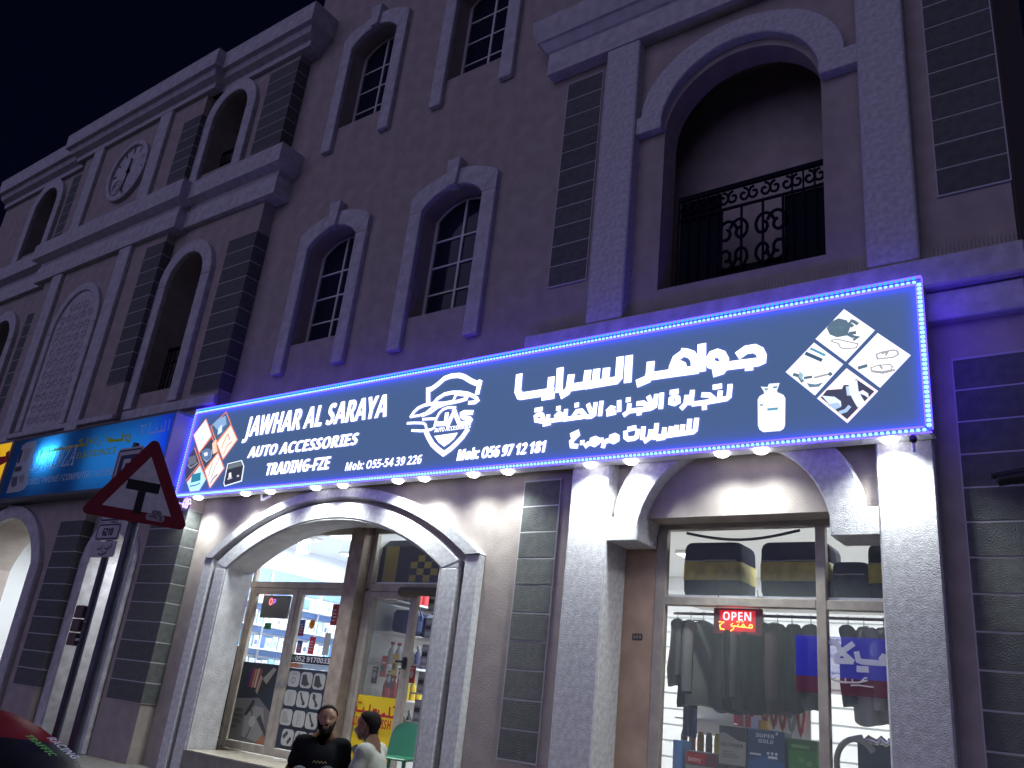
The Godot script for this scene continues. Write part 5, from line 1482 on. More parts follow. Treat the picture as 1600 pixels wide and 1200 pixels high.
# ---------- neighbouring signs ----------
func neighbour_signs():
	var o := Vector3(-13.86, 3.66, 0.45)
	var b := thing("electronics_signboard", "blue lightbox signboard reading AL MINZA left of the long lit signboard", "signboard", o)
	var x0 := -16.42
	var x1 := -11.29
	var y0 := 3.66
	var y1 := 4.82
	var zf := 0.67
	var s := Sh.new()
	s.box(Vector3(x0, y1 - 0.04, 0.25), Vector3(x1, y1, zf + 0.01), 0.004)
	s.box(Vector3(x0, y0, 0.25), Vector3(x1, y0 + 0.05, zf + 0.01), 0.004)
	s.box(Vector3(x0, y0 + 0.051, 0.25), Vector3(x0 + 0.05, y1 - 0.041, zf + 0.01), 0.004)
	objw("casing", s, mat(0.10, 0.11, 0.13, 0.4), b)
	objw("end_panel", boxm(Vector3(x1 - 0.03, y0 + 0.051, 0.25), Vector3(x1, y1 - 0.041, zf + 0.01), 0.004), mat(0.3, 0.25, 0.6, 0.5), b)  # violet painted in to stand for the blue LED light on this end
	objw("back", boxm(Vector3(x0 + 0.051, y0 + 0.051, 0.26), Vector3(x1 - 0.031, y1 - 0.041, 0.28)), M.inwhite, b)
	var face := mat(0.02, 0.13, 0.36, 0.35)
	face.backlight_enabled = true
	face.backlight = lin(0.03, 0.36, 0.95)
	s = Sh.new()
	s.flat(rect(x0 + 0.051, y0 + 0.051, x1 - 0.031, y1 - 0.041), zf)
	objw("light_panel", s, face, b)
	# the one tube still burning inside, high on the left
	s = Sh.new()
	s.tube([Vector3(-15.35, 4.42, 0.50), Vector3(-14.75, 4.42, 0.50)], 0.02, 8)
	objw("tube_light", s, glow(1, 1, 1, 3.0), b)
	area("tube_light_glow", Vector3(-15.05, 4.42, 0.53) - o, Vector2(0.6, 0.08), Vector3(0, 0, 1), Color(0.93, 0.97, 1.0), 1.0, b)
	area("tube_light_glow", Vector3(-15.0, 4.25, 0.35) - o, Vector2(1.9, 0.7), Vector3(0, 0, 1), Color(0.93, 0.97, 1.0), 3.6, b)
	area("tube_light_glow", Vector3(-13.7, 4.22, 0.33) - o, Vector2(4.2, 0.8), Vector3(0, 0, 1), Color(0.93, 0.97, 1.0), 1.0, b)
	var a := Art.new()
	var wht := Color(0.8, 0.8, 0.8)
	a.poly(v2([-16.11, 4.691, -15.945, 4.737, -15.589, 4.74, -15.42, 3.91, -15.48, 3.845, -15.644, 3.808, -16.132, 3.8]), Color(0.8, 0.76, 0.7))
	a.poly(v2([-16.12, 4.595, -16.008, 4.61, -16.011, 4.358, -16.094, 4.357]), Color(0.02, 0.02, 0.03))
	a.poly(v2([-15.956, 4.605, -15.693, 4.606, -15.706, 4.37, -15.914, 4.358]), Color(0.5, 0.45, 0.42))
	a.poly(v2([-16.107, 4.282, -15.858, 4.287, -15.827, 4.191, -16.081, 4.185]), Color(0.03, 0.03, 0.03))
	a.poly(v2([-16.101, 4.092, -15.888, 4.101, -15.824, 3.934, -15.942, 3.894, -16.051, 3.947]), Color(0.06, 0.06, 0.07))
	a.poly(v2([-15.838, 4.098, -15.645, 4.131, -15.591, 3.977, -15.748, 3.964]), Color(0.3, 0.3, 0.28))
	for q in [[v2([-12.485, 4.534, -12.595, 4.534, -12.538, 4.455, -12.426, 4.428, -12.415, 4.481]), 0.05, true, Color(0.6, 0.55, 0.2)], [v2([-12.674, 4.574, -12.646, 4.474, -13.06, 4.487]), 0.05, false, Color(0.7, 0.55, 0.03)], [v2([-12.961, 4.516, -13.087, 4.539, -13.096, 4.497]), 0.03, false, Color(0.7, 0.55, 0.03)], [v2([-13.192, 4.592, -13.165, 4.503]), 0.04, false, Color(0.7, 0.55, 0.03)], [v2([-13.315, 4.528, -13.314, 4.452, -13.367, 4.442]), 0.03, false, Color(0.7, 0.55, 0.03)], [v2([-13.491, 4.599, -13.475, 4.495]), 0.035, false, Color(0.7, 0.55, 0.03)], [v2([-13.569, 4.595, -13.601, 4.506, -13.671, 4.561]), 0.035, false, Color(0.7, 0.55, 0.03)], [v2([-13.755, 4.602, -13.74, 4.501, -13.815, 4.49, -14.238, 4.501]), 0.045, false, Color(0.7, 0.55, 0.03)], [v2([-13.915, 4.595, -14.033, 4.584, -13.897, 4.527]), 0.035, false, Color(0.7, 0.55, 0.03)], [v2([-14.24, 4.506, -14.404, 4.493, -14.792, 4.486]), 0.04, false, Color(0.7, 0.55, 0.03)], [v2([-14.341, 4.533, -14.308, 4.44]), 0.03, false, Color(0.7, 0.55, 0.03)], [v2([-14.6, 4.533, -14.578, 4.481]), 0.03, false, Color(0.7, 0.55, 0.03)], [v2([-14.779, 4.538, -14.789, 4.481, -15.105, 4.485]), 0.03, false, Color(0.7, 0.55, 0.03)], [v2([-15.209, 4.505, -15.227, 4.46, -15.316, 4.456]), 0.03, false, Color(0.7, 0.55, 0.03)], [v2([-11.434, 4.673, -11.395, 4.508]), 0.03, false, wht], [v2([-11.53, 4.663, -11.494, 4.508, -11.661, 4.505]), 0.03, false, wht], [v2([-11.598, 4.589, -11.586, 4.503]), 0.03, false, wht], [v2([-11.713, 4.581, -11.712, 4.504, -11.935, 4.501]), 0.03, false, wht], [v2([-11.946, 4.677, -11.9, 4.502]), 0.03, false, wht], [v2([-12.037, 4.645, -12.18, 4.65, -12.081, 4.516]), 0.03, false, wht], [v2([-11.739, 4.563, -11.695, 4.543]), 0.02, false, wht]]:
		a.line(q[0], q[1], q[3], q[2])
	art_part("print", a, b, Transform3D(Basis(), Vector3(0, 0, zf + 0.001) - o), 0.0, true)
	var wm := mat(0.8, 0.8, 0.8, 0.5)
	wm.backlight_enabled = true
	wm.backlight = Color(1, 1, 1)
	var ym := mat(0.7, 0.55, 0.03, 0.5)
	ym.backlight_enabled = true
	ym.backlight = lin(0.95, 0.72, 0.03)
	s = Sh.new()
	letters(s, "AL MINZA", -15.55, -13.98, 4.16, 0.36, zf + 0.012, 0.0, 0.12, true, Transform3D(), "Droid Serif")
	objw("lettering", s, wm, b)
	s = Sh.new()
	letters(s, "MOBILE PHONE / COMPUTER / ACCESSORIES", -15.55, -12.15, 3.905, 0.115, zf + 0.012, 0.0, 0.15)
	objw("lettering", s, wm, b)
	s = Sh.new()
	letters(s, "ELECTRONICS", -13.95, -12.75, 4.26, 0.11, zf + 0.012)
	objw("lettering", s, ym, b)
	# yellow sign of the next shop
	o = Vector3(-18.0, 3.66, 0.45)
	b = thing("yellow_signboard", "yellow signboard with red lettering at the left edge beyond the blue one", "signboard", o)
	objw("casing", boxm(Vector3(-19.6, 3.62, 0.25), Vector3(-16.55, 4.86, 0.655), 0.01), mat(0.25, 0.25, 0.27, 0.4), b)
	s = Sh.new()
	s.flat(rect(-19.55, 3.68, -16.6, 4.8), 0.66)
	var yl := mat(0.75, 0.42, 0.01, 0.4)
	yl.emission_enabled = true
	yl.emission = lin(0.75, 0.42, 0.01)
	yl.emission_energy_multiplier = 0.8
	objw("light_panel", s, yl, b)
	a = Art.new()
	for q in [[v2([-16.642, 4.593, -16.615, 4.48, -17.085, 4.485]), 0.12, false], [v2([-17.008, 4.599, -16.951, 4.482]), 0.1, false], [v2([-16.651, 4.459, -16.786, 4.433, -17.155, 4.436]), 0.13, false], [v2([-17.403, 4.632, -17.324, 4.449, -17.944, 4.47]), 0.1, false], [v2([-17.771, 4.611, -17.689, 4.464]), 0.1, false]]:
		a.line(q[0], q[1], Color(0.42, 0.01, 0.01), q[2])
	art_part("lettering", a, b, Transform3D(Basis(), Vector3(0, 0, 0.662) - o))

# ---------- interiors ----------
func ceiling_panel(label: String, at: Vector3, size: Vector2, e: float, group := "lamps in the shop ceilings"):
	var t := thing("ceiling_light", label, "ceiling light", at, 0.0, group)
	obj("housing", boxm(Vector3(-size.x / 2 - 0.02, 0.0, -size.y / 2 - 0.02), Vector3(size.x / 2 + 0.02, 0.035, size.y / 2 + 0.02), 0.005), M.inwhite, t)
	var s := Sh.new()
	s.box(Vector3(-size.x / 2, -0.008, -size.y / 2), Vector3(size.x / 2, -0.001, size.y / 2))
	obj("lamp_face", s, glow(1, 1, 1, 4.0), t)
	area("ceiling_light_glow", Vector3(0, -0.02, 0), size, Vector3(0, -1, 0), Color(0.95, 0.98, 1.0), e, t)

func room(called: String, label: String, x0: float, x1: float, z0: float, z1: float, y0: float, y1: float, m: Material, front := true):
	var t := thing(called, label, "shop interior", Vector3((x0 + x1) / 2, y0, z1))
	objw("interior_floor", boxm(Vector3(x0, y0 - 0.1, z0), Vector3(x1, y0, z1)), M.tile[1], t)
	objw("interior_ceiling", boxm(Vector3(x0, y1, z0), Vector3(x1, y1 + 0.1, z1)), M.inwhite, t)
	objw("interior_wall", boxm(Vector3(x0 - 0.08, y0 - 0.1, z0), Vector3(x0 - 0.001, y1 + 0.1, z1)), m, t)
	objw("interior_wall", boxm(Vector3(x1 + 0.001, y0 - 0.1, z0), Vector3(x1 + 0.08, y1 + 0.1, z1)), m, t)
	objw("interior_wall", boxm(Vector3(x0, y0 - 0.1, z0 - 0.08), Vector3(x1, y1 + 0.1, z0 - 0.001)), m, t)
	return t

func interiors():
	# phone shop
	var t: Node3D = room("phone_shop_interior", "bright white and blue interior of the phone shop behind the double glass door", -12.0, -8.33, -4.6, -0.76, 0.31, 3.42, M.inwhite)
	# blue slat walls with white rails
	for k in 7:
		objw("slat_panel", boxm(Vector3(-11.995, 0.5 + k * 0.36, -4.55), Vector3(-11.97, 0.82 + k * 0.36, -0.9), 0.003), M.inblue, t)
		objw("slat_panel", boxm(Vector3(-11.96, 0.5 + k * 0.36, -4.595), Vector3(-8.4, 0.82 + k * 0.36, -4.57), 0.003), M.inblue, t)
	for k in 5:
		objw("wall_shelf", boxm(Vector3(-11.965, 0.95 + k * 0.36, -4.5), Vector3(-11.75, 0.968 + k * 0.36, -0.95), 0.002), M.inwhite, t)
		objw("wall_shelf", boxm(Vector3(-11.7, 0.95 + k * 0.36, -4.565), Vector3(-8.45, 0.968 + k * 0.36, -4.34), 0.002), M.inwhite, t)
	for k in 4:
		objw("shelf_upright", boxm(Vector3(-11.968, 0.4, -1.0 - k * 1.15), Vector3(-11.94, 2.95, -1.03 - k * 1.15)), M.inwhite, t)
		objw("shelf_upright", boxm(Vector3(-11.6 + k * 1.0, 0.4, -4.568), Vector3(-11.57 + k * 1.0, 2.95, -4.54)), M.inwhite, t)
	var cols := [Color(0.75, 0.76, 0.78), Color(0.72, 0.75, 0.78), Color(0.55, 0.7, 0.74), Color(0.78, 0.78, 0.78), Color(0.24, 0.5, 0.62), Color(0.6, 0.62, 0.7)]
	var names := ["white", "pale grey", "pale cyan", "plain white", "turquoise", "grey blue"]
	var protos := []
	for k in 6:
		var p := thing("product_box", "%s packaged phone accessory on the shelves of the phone shop" % names[k], "box", Vector3.ZERO, 0.0, "packaged goods on the phone shop shelves")
		obj("carton", boxm(Vector3(-0.045, 0, -0.02), Vector3(0.045, 0.20, 0.02), 0.003), cmat(cols[k]), p)
		var a := Art.new()
		a.poly(rrect(-0.03, 0.05, 0.03, 0.13, 0.01), [Color(0.2, 0.22, 0.26), Color(0.5, 0.55, 0.6), Color(0.2, 0.35, 0.4), Color(0.55, 0.12, 0.12), Color(0.75, 0.78, 0.8), Color(0.1, 0.12, 0.2)][k])
		a.poly(rect(-0.025, 0.15, 0.025, 0.17), Color(0.3, 0.33, 0.4))
		art_part("print", a, p, Transform3D(Basis(), Vector3(0, 0, 0.0202)))
		protos.append([p, false, p.get_meta("label")])
	var lv := ["lowest", "second", "middle", "fourth", "top"]
	for sh in 5:
		var y := 0.969 + sh * 0.36
		for k in 26:
			if rng.randf() < 0.12:
				continue
			place_box(protos, Vector3(-11.80, y, -1.05 - k * 0.13), PI / 2, "on the %s left-hand shelf" % lv[sh])
		for k in 22:
			if rng.randf() < 0.15:
				continue
			place_box(protos, Vector3(-11.45 + k * 0.135, y, -4.38), 0.0, "on the %s back shelf" % lv[sh])
	# white counter
	var c := thing("counter", "white sloping display counter inside the phone shop", "counter", Vector3(-10.9, 0.31, -1.9))
	var s := Sh.new()
	s.prism(v2([-0.45, 0, 0.40, 0, 0.40, 0.85, -0.45, 1.12]), -0.9, 0.7)
	obj("body", s, M.inwhite, c)
	s = Sh.new()
	s.box(Vector3(-0.2, 1.13, -0.4), Vector3(0.0, 1.22, -0.1), 0.01)
	obj("till", s, mat(0.3, 0.3, 0.32), c)
	for k in 4:
		ceiling_panel(["square ceiling light nearest the phone shop door", "second square ceiling light in the phone shop", "third square ceiling light in the phone shop", "rear square ceiling light in the phone shop"][k], Vector3(-10.9 + 1.2 * (k % 2), 3.38, -1.6 - 1.6 * (k / 2)), Vector2(0.6, 0.6), 6.5)
	# emergency exit sign hanging inside
	var p := thing("exit_sign", "green and white running-man exit sign under the phone shop ceiling", "exit sign", Vector3(-10.62, 3.12, -1.6))
	s = Sh.new()
	s.box(Vector3(-0.18, 0.19, -0.03), Vector3(0.20, 0.27, 0.03), 0.006)
	obj("housing", s, mat(0.55, 0.55, 0.55), p)
	var a := Art.new()
	a.poly(rect(-0.15, 0.0, 0.15, 0.17), Color(0.8, 0.85, 0.82))
	a.poly(rect(0.005, 0.012, 0.14, 0.158), Color(0.01, 0.42, 0.16))
	a.poly(disc(0.075, 0.125, 0.016, 0.018), Color(0.85, 0.9, 0.87))
	a.line(v2([0.07, 0.10, 0.065, 0.065, 0.09, 0.04, 0.085, 0.02]), 0.022, Color(0.85, 0.9, 0.87))
	a.line(v2([0.065, 0.065, 0.045, 0.045, 0.03, 0.045]), 0.016, Color(0.85, 0.9, 0.87))
	a.line(v2([0.10, 0.085, 0.07, 0.09, 0.045, 0.08]), 0.014, Color(0.85, 0.9, 0.87))
	a.poly(rect(-0.125, 0.025, -0.06, 0.15), Color(0.01, 0.42, 0.16))
	a.poly(rect(-0.112, 0.025, -0.075, 0.14), Color(0.8, 0.85, 0.82))
	a.line(v2([-0.05, 0.08, -0.01, 0.08]), 0.014, Color(0.01, 0.42, 0.16))
	art_part("sign_face_light", a, p, Transform3D(), 0.8)
	# ---------- accessories shop ----------
	t = room("accessories_shop_interior", "white crowded interior of the car accessories shop behind the show window", -8.25, -0.9, -5.2, -0.76, 0.31, 3.42, M.inwhite)
	for k in 12:
		objw("slat_panel", boxm(Vector3(-8.24, 0.6 + k * 0.22, -5.19), Vector3(-0.95, 0.795 + k * 0.22, -5.17), 0.003), M.inwhite, t)
	for k in 6:
		ceiling_panel(["square ceiling light over the accessories shop door", "square ceiling light above the left of the show window", "square ceiling light above the right of the show window", "rear left ceiling light of the accessories shop", "rear middle ceiling light of the accessories shop", "rear right ceiling light of the accessories shop"][k], Vector3(-7.2 + 2.5 * (k % 3), 3.38, -1.5 - 2.0 * (k / 3)), Vector2(0.6, 0.6), 4.8)
	# shelf with goods behind the door
	var sh2 := thing("goods_shelf", "white wall shelving with car care goods behind the accessories shop door", "shelf", Vector3(-8.0, 0.31, -1.9))
	for k in 5:
		objw("shelf_board", boxm(Vector3(-8.23, 0.75 + k * 0.4, -4.4), Vector3(-7.85, 0.775 + k * 0.4, -1.0), 0.003), M.inwhite, sh2)
	for k in 3:
		objw("shelf_upright", boxm(Vector3(-8.24, 0.31, -1.0 - k * 1.65), Vector3(-8.2, 2.9, -1.04 - k * 1.65)), M.inwhite, sh2)
	var bag_cols := [Color(0.03, 0.05, 0.16), Color(0.04, 0.05, 0.10), Color(0.02, 0.03, 0.09)]
	for k in 3:
		var bg := thing("carry_bag", ["navy carry bag with loop handles at the front of the top shelf behind the door", "dark slate carry bag in the middle of the top shelf behind the door", "navy carry bag at the rear of the top shelf behind the door"][k], "bag", Vector3(-7.95, 1.976, -1.35 - k * 0.42))
		s = Sh.new()
		s.box(Vector3(-0.14, 0, -0.18), Vector3(0.16, 0.30, 0.18), 0.05)
		obj("body", s, cmat(bag_cols[k]), bg)
		s = Sh.new()
		var hp := []
		for i in 11:
			hp.append(Vector3(0.165, 0.2 + 0.14 * sin(PI * i / 10.0), -0.10 + 0.02 * i))
		s.tube(hp, 0.012, 6)
		obj("handle", s, cmat(Color(0.10, 0.13, 0.3)), bg)
	var goods := [Color(0.35, 0.02, 0.03), Color(0.07, 0.075, 0.08), Color(0.42, 0.03, 0.04), Color(0.6, 0.45, 0.05), Color(0.4, 0.4, 0.4), Color(0.05, 0.06, 0.14), Color(0.35, 0.28, 0.06)]
	var gn := ["red", "black", "bright red", "yellow", "grey", "navy", "ochre"]
	var gp := []
	for k in 7:
		var bt := thing("car_care_bottle", "%s car care bottle on the shelving behind the accessories shop door" % gn[k], "bottle", Vector3.ZERO, 0.0, "car care bottles behind the door")
		s = Sh.new()
		var rg := []
		for q in [[0.0, 0.05], [0.15, 0.052], [0.19, 0.04], [0.215, 0.018], [0.25, 0.018]]:
			var r := []
			for i in 9:
				r.append(Vector3(q[1] * cos(TAU * i / 9), q[0], q[1] * 0.75 * sin(TAU * i / 9)))
			rg.append(r)
		s.loft(rg)
		obj("flask", s, cmat(goods[k]), bt)
		s = Sh.new()
		s.box(Vector3(-0.022, 0.245, -0.02), Vector3(0.022, 0.28, 0.02), 0.004)
		obj("cap", s, cmat(Color(0.5, 0.5, 0.5) if k % 2 else Color(0.4, 0.04, 0.03)), bt)
		gp.append([bt, false])
	for sh in [0, 1, 2, 4]:
		for k in 20:
			var q = gp[(k / 3 + sh * 2) % 7]
			var at := Vector3(-7.93, 0.776 + sh * 0.4, -1.12 - k * 0.125)
			if q[1]:
				dup(q[0], at, PI / 2, str(q[0].get_meta("label")).replace("on the shelving", "on the %s shelf" % ["lowest", "second", "middle", "fourth", "top"][sh]))
			else:
				q[0].position = at
				q[0].rotation.y = PI / 2
				q[1] = true
	for k in 2:
		var hb := thing("hanging_packet", ["red and yellow hanging packet beside the inner edge of the accessories shop door", "lower white hanging packet by the accessories shop door"][k], "packet", Vector3(-6.92, 1.5 - k * 0.65, -0.95))
		a = Art.new()
		a.poly(rrect(-0.09, 0.0, 0.09, 0.26, 0.02), [Color(0.5, 0.35, 0.05), Color(0.7, 0.7, 0.7)][k])
		a.poly(disc(0.0, 0.13, 0.07, 0.09), [Color(0.55, 0.03, 0.03), Color(0.05, 0.05, 0.06)][k])
		a.poly(disc(0.01, 0.15, 0.04, 0.05), Color(0.75, 0.72, 0.7))
		art_part("print", a, hb, Transform3D())
		obj("card", boxm(Vector3(-0.09, 0.0, -0.012), Vector3(0.09, 0.26, -0.001)), M.inwhite, hb)
	for k in 7:
		var hk := thing("hanging_packet", ["black boxed tool hanging left in the row behind the door glass", "red and white packet hanging second in the row behind the door glass", "dark packet hanging third in the row behind the door glass", "yellow card packet hanging in the middle of the row behind the door glass", "maroon packet hanging fifth in the row behind the door glass", "white card packet hanging sixth in the row behind the door glass", "red packet hanging last in the row behind the door glass"][k], "packet", Vector3(-7.98 + k * 0.105, [1.33, 1.42, 1.30, 1.45, 1.34, 1.44, 1.38][k], -0.92 - 0.03 * (k % 3)), 0.0, "packets hanging behind the door")
		var pc: Color = [Color(0.03, 0.03, 0.035), Color(0.45, 0.04, 0.05), Color(0.06, 0.05, 0.06), Color(0.5, 0.36, 0.04), Color(0.2, 0.02, 0.03), Color(0.55, 0.55, 0.53), Color(0.4, 0.03, 0.03)][k]
		obj("card", boxm(Vector3(-0.045, 0, -0.02), Vector3(0.045, 0.2 + 0.05 * (k % 2), 0), 0.005), cmat(pc), hk)
		a = Art.new()
		a.poly(disc(0.0, 0.10, 0.03, 0.045), Color(0.4, 0.38, 0.36) if k % 2 == 0 else Color(0.05, 0.05, 0.05))
		a.poly(rect(-0.03, 0.16, 0.03, 0.175), Color(0.6, 0.58, 0.55))
		art_part("print", a, hk, Transform3D(Basis(), Vector3(0, 0, 0.0005)))
	# display stand seen through the gap beside the door
	sh2 = thing("display_stand", "narrow white display stand with grey packets right of the accessories shop door", "display stand", Vector3(-7.0, 0.31, -1.3))
	for k in 6:
		objw("shelf_board", boxm(Vector3(-7.6, 0.6 + k * 0.33, -1.5), Vector3(-6.2, 0.62 + k * 0.33, -1.2)), M.inwhite, sh2)
	objw("back_board", boxm(Vector3(-7.6, 0.31, -1.54), Vector3(-6.2, 2.7, -1.505)), M.inwhite, sh2)
	var gk := thing("grey_packet", "grey and white striped packet on the narrow display stand", "packet", Vector3(-7.5, 0.621, -1.3), 0.0, "packets on the display stand")
	obj("carton", boxm(Vector3(-0.055, 0, -0.03), Vector3(0.055, 0.25, 0.03), 0.004), cmat(Color(0.36, 0.4, 0.45)), gk)
	a = Art.new()
	for k in 3:
		a.poly(rect(-0.045, 0.03 + k * 0.075, 0.045, 0.08 + k * 0.075), [Color(0.7, 0.7, 0.72), Color(0.08, 0.08, 0.1), Color(0.6, 0.62, 0.65)][k])
	art_part("print", a, gk, Transform3D(Basis(), Vector3(0, 0, 0.0302)))
	for sh in 6:
		for k in 10:
			if sh + k > 0:
				dup(gk, Vector3(-7.5 + k * 0.13, 0.621 + sh * 0.33, -1.3), 0.0, "grey and white striped packet on the %s board of the narrow display stand" % ["lowest", "second", "third", "fourth", "fifth", "top"][sh])
	# checkered soft bag behind the glass above the door
	var yb := Color(0.33, 0.26, 0.05)
	var nb := Color(0.018, 0.02, 0.05)
	p = thing("checkered_bag", "big black and yellow checkered soft bag behind the glass above the accessories shop door", "bag", Vector3(-7.8, 2.56, -1.0))
	s = Sh.new()
	var prof := []
	for q in [[0.0, 0.0], [0.02, 0.03], [0.32, 0.03], [0.5, 0.02], [0.61, -0.10], [0.62, -0.25]]:
		prof.append(q)
	for k in prof.size() - 1:
		s.quad(Vector3(-0.62, prof[k][0], prof[k][1]), Vector3(1.1, prof[k][0], prof[k][1]), Vector3(1.1, prof[k + 1][0], prof[k + 1][1]), Vector3(-0.62, prof[k + 1][0], prof[k + 1][1]), Vector3(0, 0.3, 1))
	s.box(Vector3(-0.62, 0, -0.3), Vector3(1.1, 0.6, -0.11), 0.03)
	obj("body", s, cmat(nb), p)
	a = Art.new()
	a.poly(rect(-0.36, 0.0, -0.12, 0.5), yb)
	for q in [[0, 2], [1, 3], [2, 2], [2, 4], [0, 0], [1, 1], [2, 0], [3, 1], [3, 3], [1, 5]]:
		a.poly(rect(0.12 + q[0] * 0.12, 0.04 + q[1] * 0.085, 0.239 + q[0] * 0.12, 0.124 + q[1] * 0.085), yb)
	art_part("check", a, p, Transform3D(Basis(), Vector3(0, 0, 0.032)))
	objw("bag_shelf", boxm(Vector3(-8.2, 2.52, -1.4), Vector3(-5.7, 2.555, -0.75)), M.inwhite, t)
	# ---------- show window: bags above, clothes below, boxes at the foot ----------
	objw("bag_shelf", boxm(Vector3(-3.75, 2.385, -1.25), Vector3(-1.6, 2.41, -0.40)), M.inwhite, t)
	var bl := ["black and yellow banded soft cube leftmost in the upper show window", "second black and yellow banded soft cube, in the middle of the upper show window", "navy soft cube in the upper right pane of the show window", "tall black and yellow cube at the right end of the upper show window"]
	var bd := [[-3.63, -3.05, 2.41, 2.93], [-2.86, -2.24, 2.41, 2.92], [-2.215, -1.92, 2.41, 2.735], [-1.915, -1.63, 2.41, 2.88]]
	for k in 4:
		var q = bd[k]
		p = thing("seat_cover_bag", bl[k], "bag", Vector3((q[0] + q[1]) / 2, q[2], -0.72), 0.0, "soft cubes in the upper show window")
		var w: float = (q[1] - q[0]) / 2
		var h: float = q[3] - q[2]
		var rgs := []
		for yy in [0.0, 0.04, 0.12, 0.5, 0.88, 0.96, 1.0]:
			var f: float = 0.90 if yy in [0.0, 1.0] else (0.97 if yy in [0.04, 0.96] else 1.0 + 0.025 * sin(yy * PI))
			var r := []
			for v in rrect(-w * f, -0.22 * f, w * f, 0.22 * f, 0.07):
				r.append(Vector3(v.x, yy * h, v.y))
			rgs.append(r)
		s = Sh.new()
		s.loft(rgs)
		var bm := rough_mat(0.022, 0.025, 0.045, 0.85, noise_tex(40 + k, 0.03, 0.6, 1.0, 3, 128), noise_tex(50 + k, 0.02, 0, 1, 2, 128), 0.8, 2.0)
		bm.metallic_specular = 0.15
		obj("body", s, bm, p)
		if k != 2:
			s = Sh.new()
			var band := []
			for yy in [0.30, 0.31, 0.45, 0.63, 0.64]:
				var r := []
				for v in rrect(-w * 1.035, -0.23, w * 1.035, 0.23, 0.072):
					r.append(Vector3(v.x * (1.0 if yy != 0.30 and yy != 0.64 else 0.985), yy * h, v.y * (1.0 if yy != 0.30 and yy != 0.64 else 0.985)))
				band.append(r)
			s.loft(band, false)
			obj("band", s, rough_mat(0.46, 0.38, 0.05, 0.7, noise_tex(60 + k, 0.03, 0.7, 1.0, 3, 128), null, 0.0, 2.0), p)
		s = Sh.new()
		s.tube([Vector3(-w * 0.9, 0.655 * h, 0.233), Vector3(-w * 0.4, 0.645 * h, 0.236), Vector3(0.0, 0.66 * h, 0.236), Vector3(w * 0.9, 0.655 * h, 0.233)], 0.005, 5)
		obj("zip", s, mat(0.3, 0.29, 0.25), p)
	s = Sh.new()
	s.tube([Vector3(-3.78, 2.27, -0.66), Vector3(-1.5, 2.27, -0.66)], 0.014, 8)
	meta(obj("clothes_rail", s, M.steel), "chrome clothes rail across the show window under its transom", "rail")
	# x, half width, bottom, colour, wear
	var jk := [[-3.74, 0.075, 1.60, Color(0.085, 0.085, 0.075), "olive grey jacket leftmost on the clothes rail"], [-3.60, 0.085, 1.42, Color(0.013, 0.014, 0.02), "long black jacket beside the olive grey one"], [-3.47, 0.085, 1.44, Color(0.10, 0.10, 0.095), "mid grey jacket left of the OPEN sign"],
		[-3.27, 0.09, 1.41, Color(0.04, 0.04, 0.042), "charcoal jacket under the left end of the OPEN sign"], [-3.14, 0.09, 1.41, Color(0.011, 0.011, 0.014), "black jacket under the OPEN sign"], [-3.01, 0.085, 1.42, Color(0.05, 0.053, 0.055), "slate jacket under the right half of the OPEN sign"],
		[-2.88, 0.085, 1.44, Color(0.017, 0.015, 0.017), "black jacket just right of the OPEN sign"], [-2.75, 0.085, 1.43, Color(0.045, 0.028, 0.03), "dark maroon jacket right of the OPEN sign"], [-2.62, 0.085, 1.46, Color(0.025, 0.025, 0.028), "charcoal jacket behind the left edge of the blue painted reflection"],
		[-2.45, 0.10, 1.50, Color(0.06, 0.06, 0.06), "dark grey jacket behind the blue painted reflection left of the mullion"], [-2.13, 0.075, 1.55, Color(0.04, 0.04, 0.043), "charcoal jacket first right of the mullion"], [-2.00, 0.09, 1.42, Color(0.15, 0.15, 0.145), "pale grey jacket behind the blue painted reflection right of the mullion"], [-1.84, 0.10, 1.44, Color(0.11, 0.105, 0.10), "grey brown jacket rightmost on the clothes rail"]]
	for k in jk.size():
		jacket(jk[k])
	window_goods(t)
	# ---------- shop in the first bay on the left and the ones beyond ----------
	t = room("corner_shop_interior", "narrow bright shop interior seen past the traffic sign pole", -13.6, -12.1, -4.0, -0.32, 0.31, 3.3, M.inwhite)
	ceiling_panel("ceiling light of the narrow shop behind the traffic sign", Vector3(-12.85, 3.27, -0.75), Vector2(0.6, 0.6), 5.0)
	p = thing("red_led_sign", "small red LED sign with yellow figures inside the narrow shop", "LED sign", Vector3(-13.05, 1.85, -0.9))
	obj("case", boxm(Vector3(-0.3, 0, -0.04), Vector3(0.3, 0.3, 0.0)), mat(0.3, 0.01, 0.01), p)
	s = Sh.new()
	s.flat(rect(-0.28, 0.02, 0.28, 0.28), 0.002)
	obj("led_panel", s, glow(0.8, 0.02, 0.02, 0.9), p)
	s = Sh.new()
	letters(s, "24", -0.02, 0.2, 0.04, 0.09, 0.006)
	obj("led_figure", s, glow(1.0, 0.6, 0.1, 3.0), p)
	p = thing("yellow_notice", "yellow framed notice high inside the narrow shop", "notice", Vector3(-12.95, 2.25, -0.8))
	a = Art.new()
	a.poly(rect(-0.2, 0, 0.2, 0.5), Color(0.7, 0.5, 0.05))
	a.poly(rect(-0.15, 0.06, 0.15, 0.44), Color(0.75, 0.74, 0.66))
	art_part("print", a, p, Transform3D())
	for k in 5:
		objw("wall_shelf", boxm(Vector3(-13.58, 0.7 + k * 0.4, -3.5), Vector3(-13.3, 0.72 + k * 0.4, -0.9)), M.inwhite, t)
		objw("wall_shelf", boxm(Vector3(-13.2, 0.7 + k * 0.4, -3.98), Vector3(-12.2, 0.72 + k * 0.4, -3.7)), M.inwhite, t)
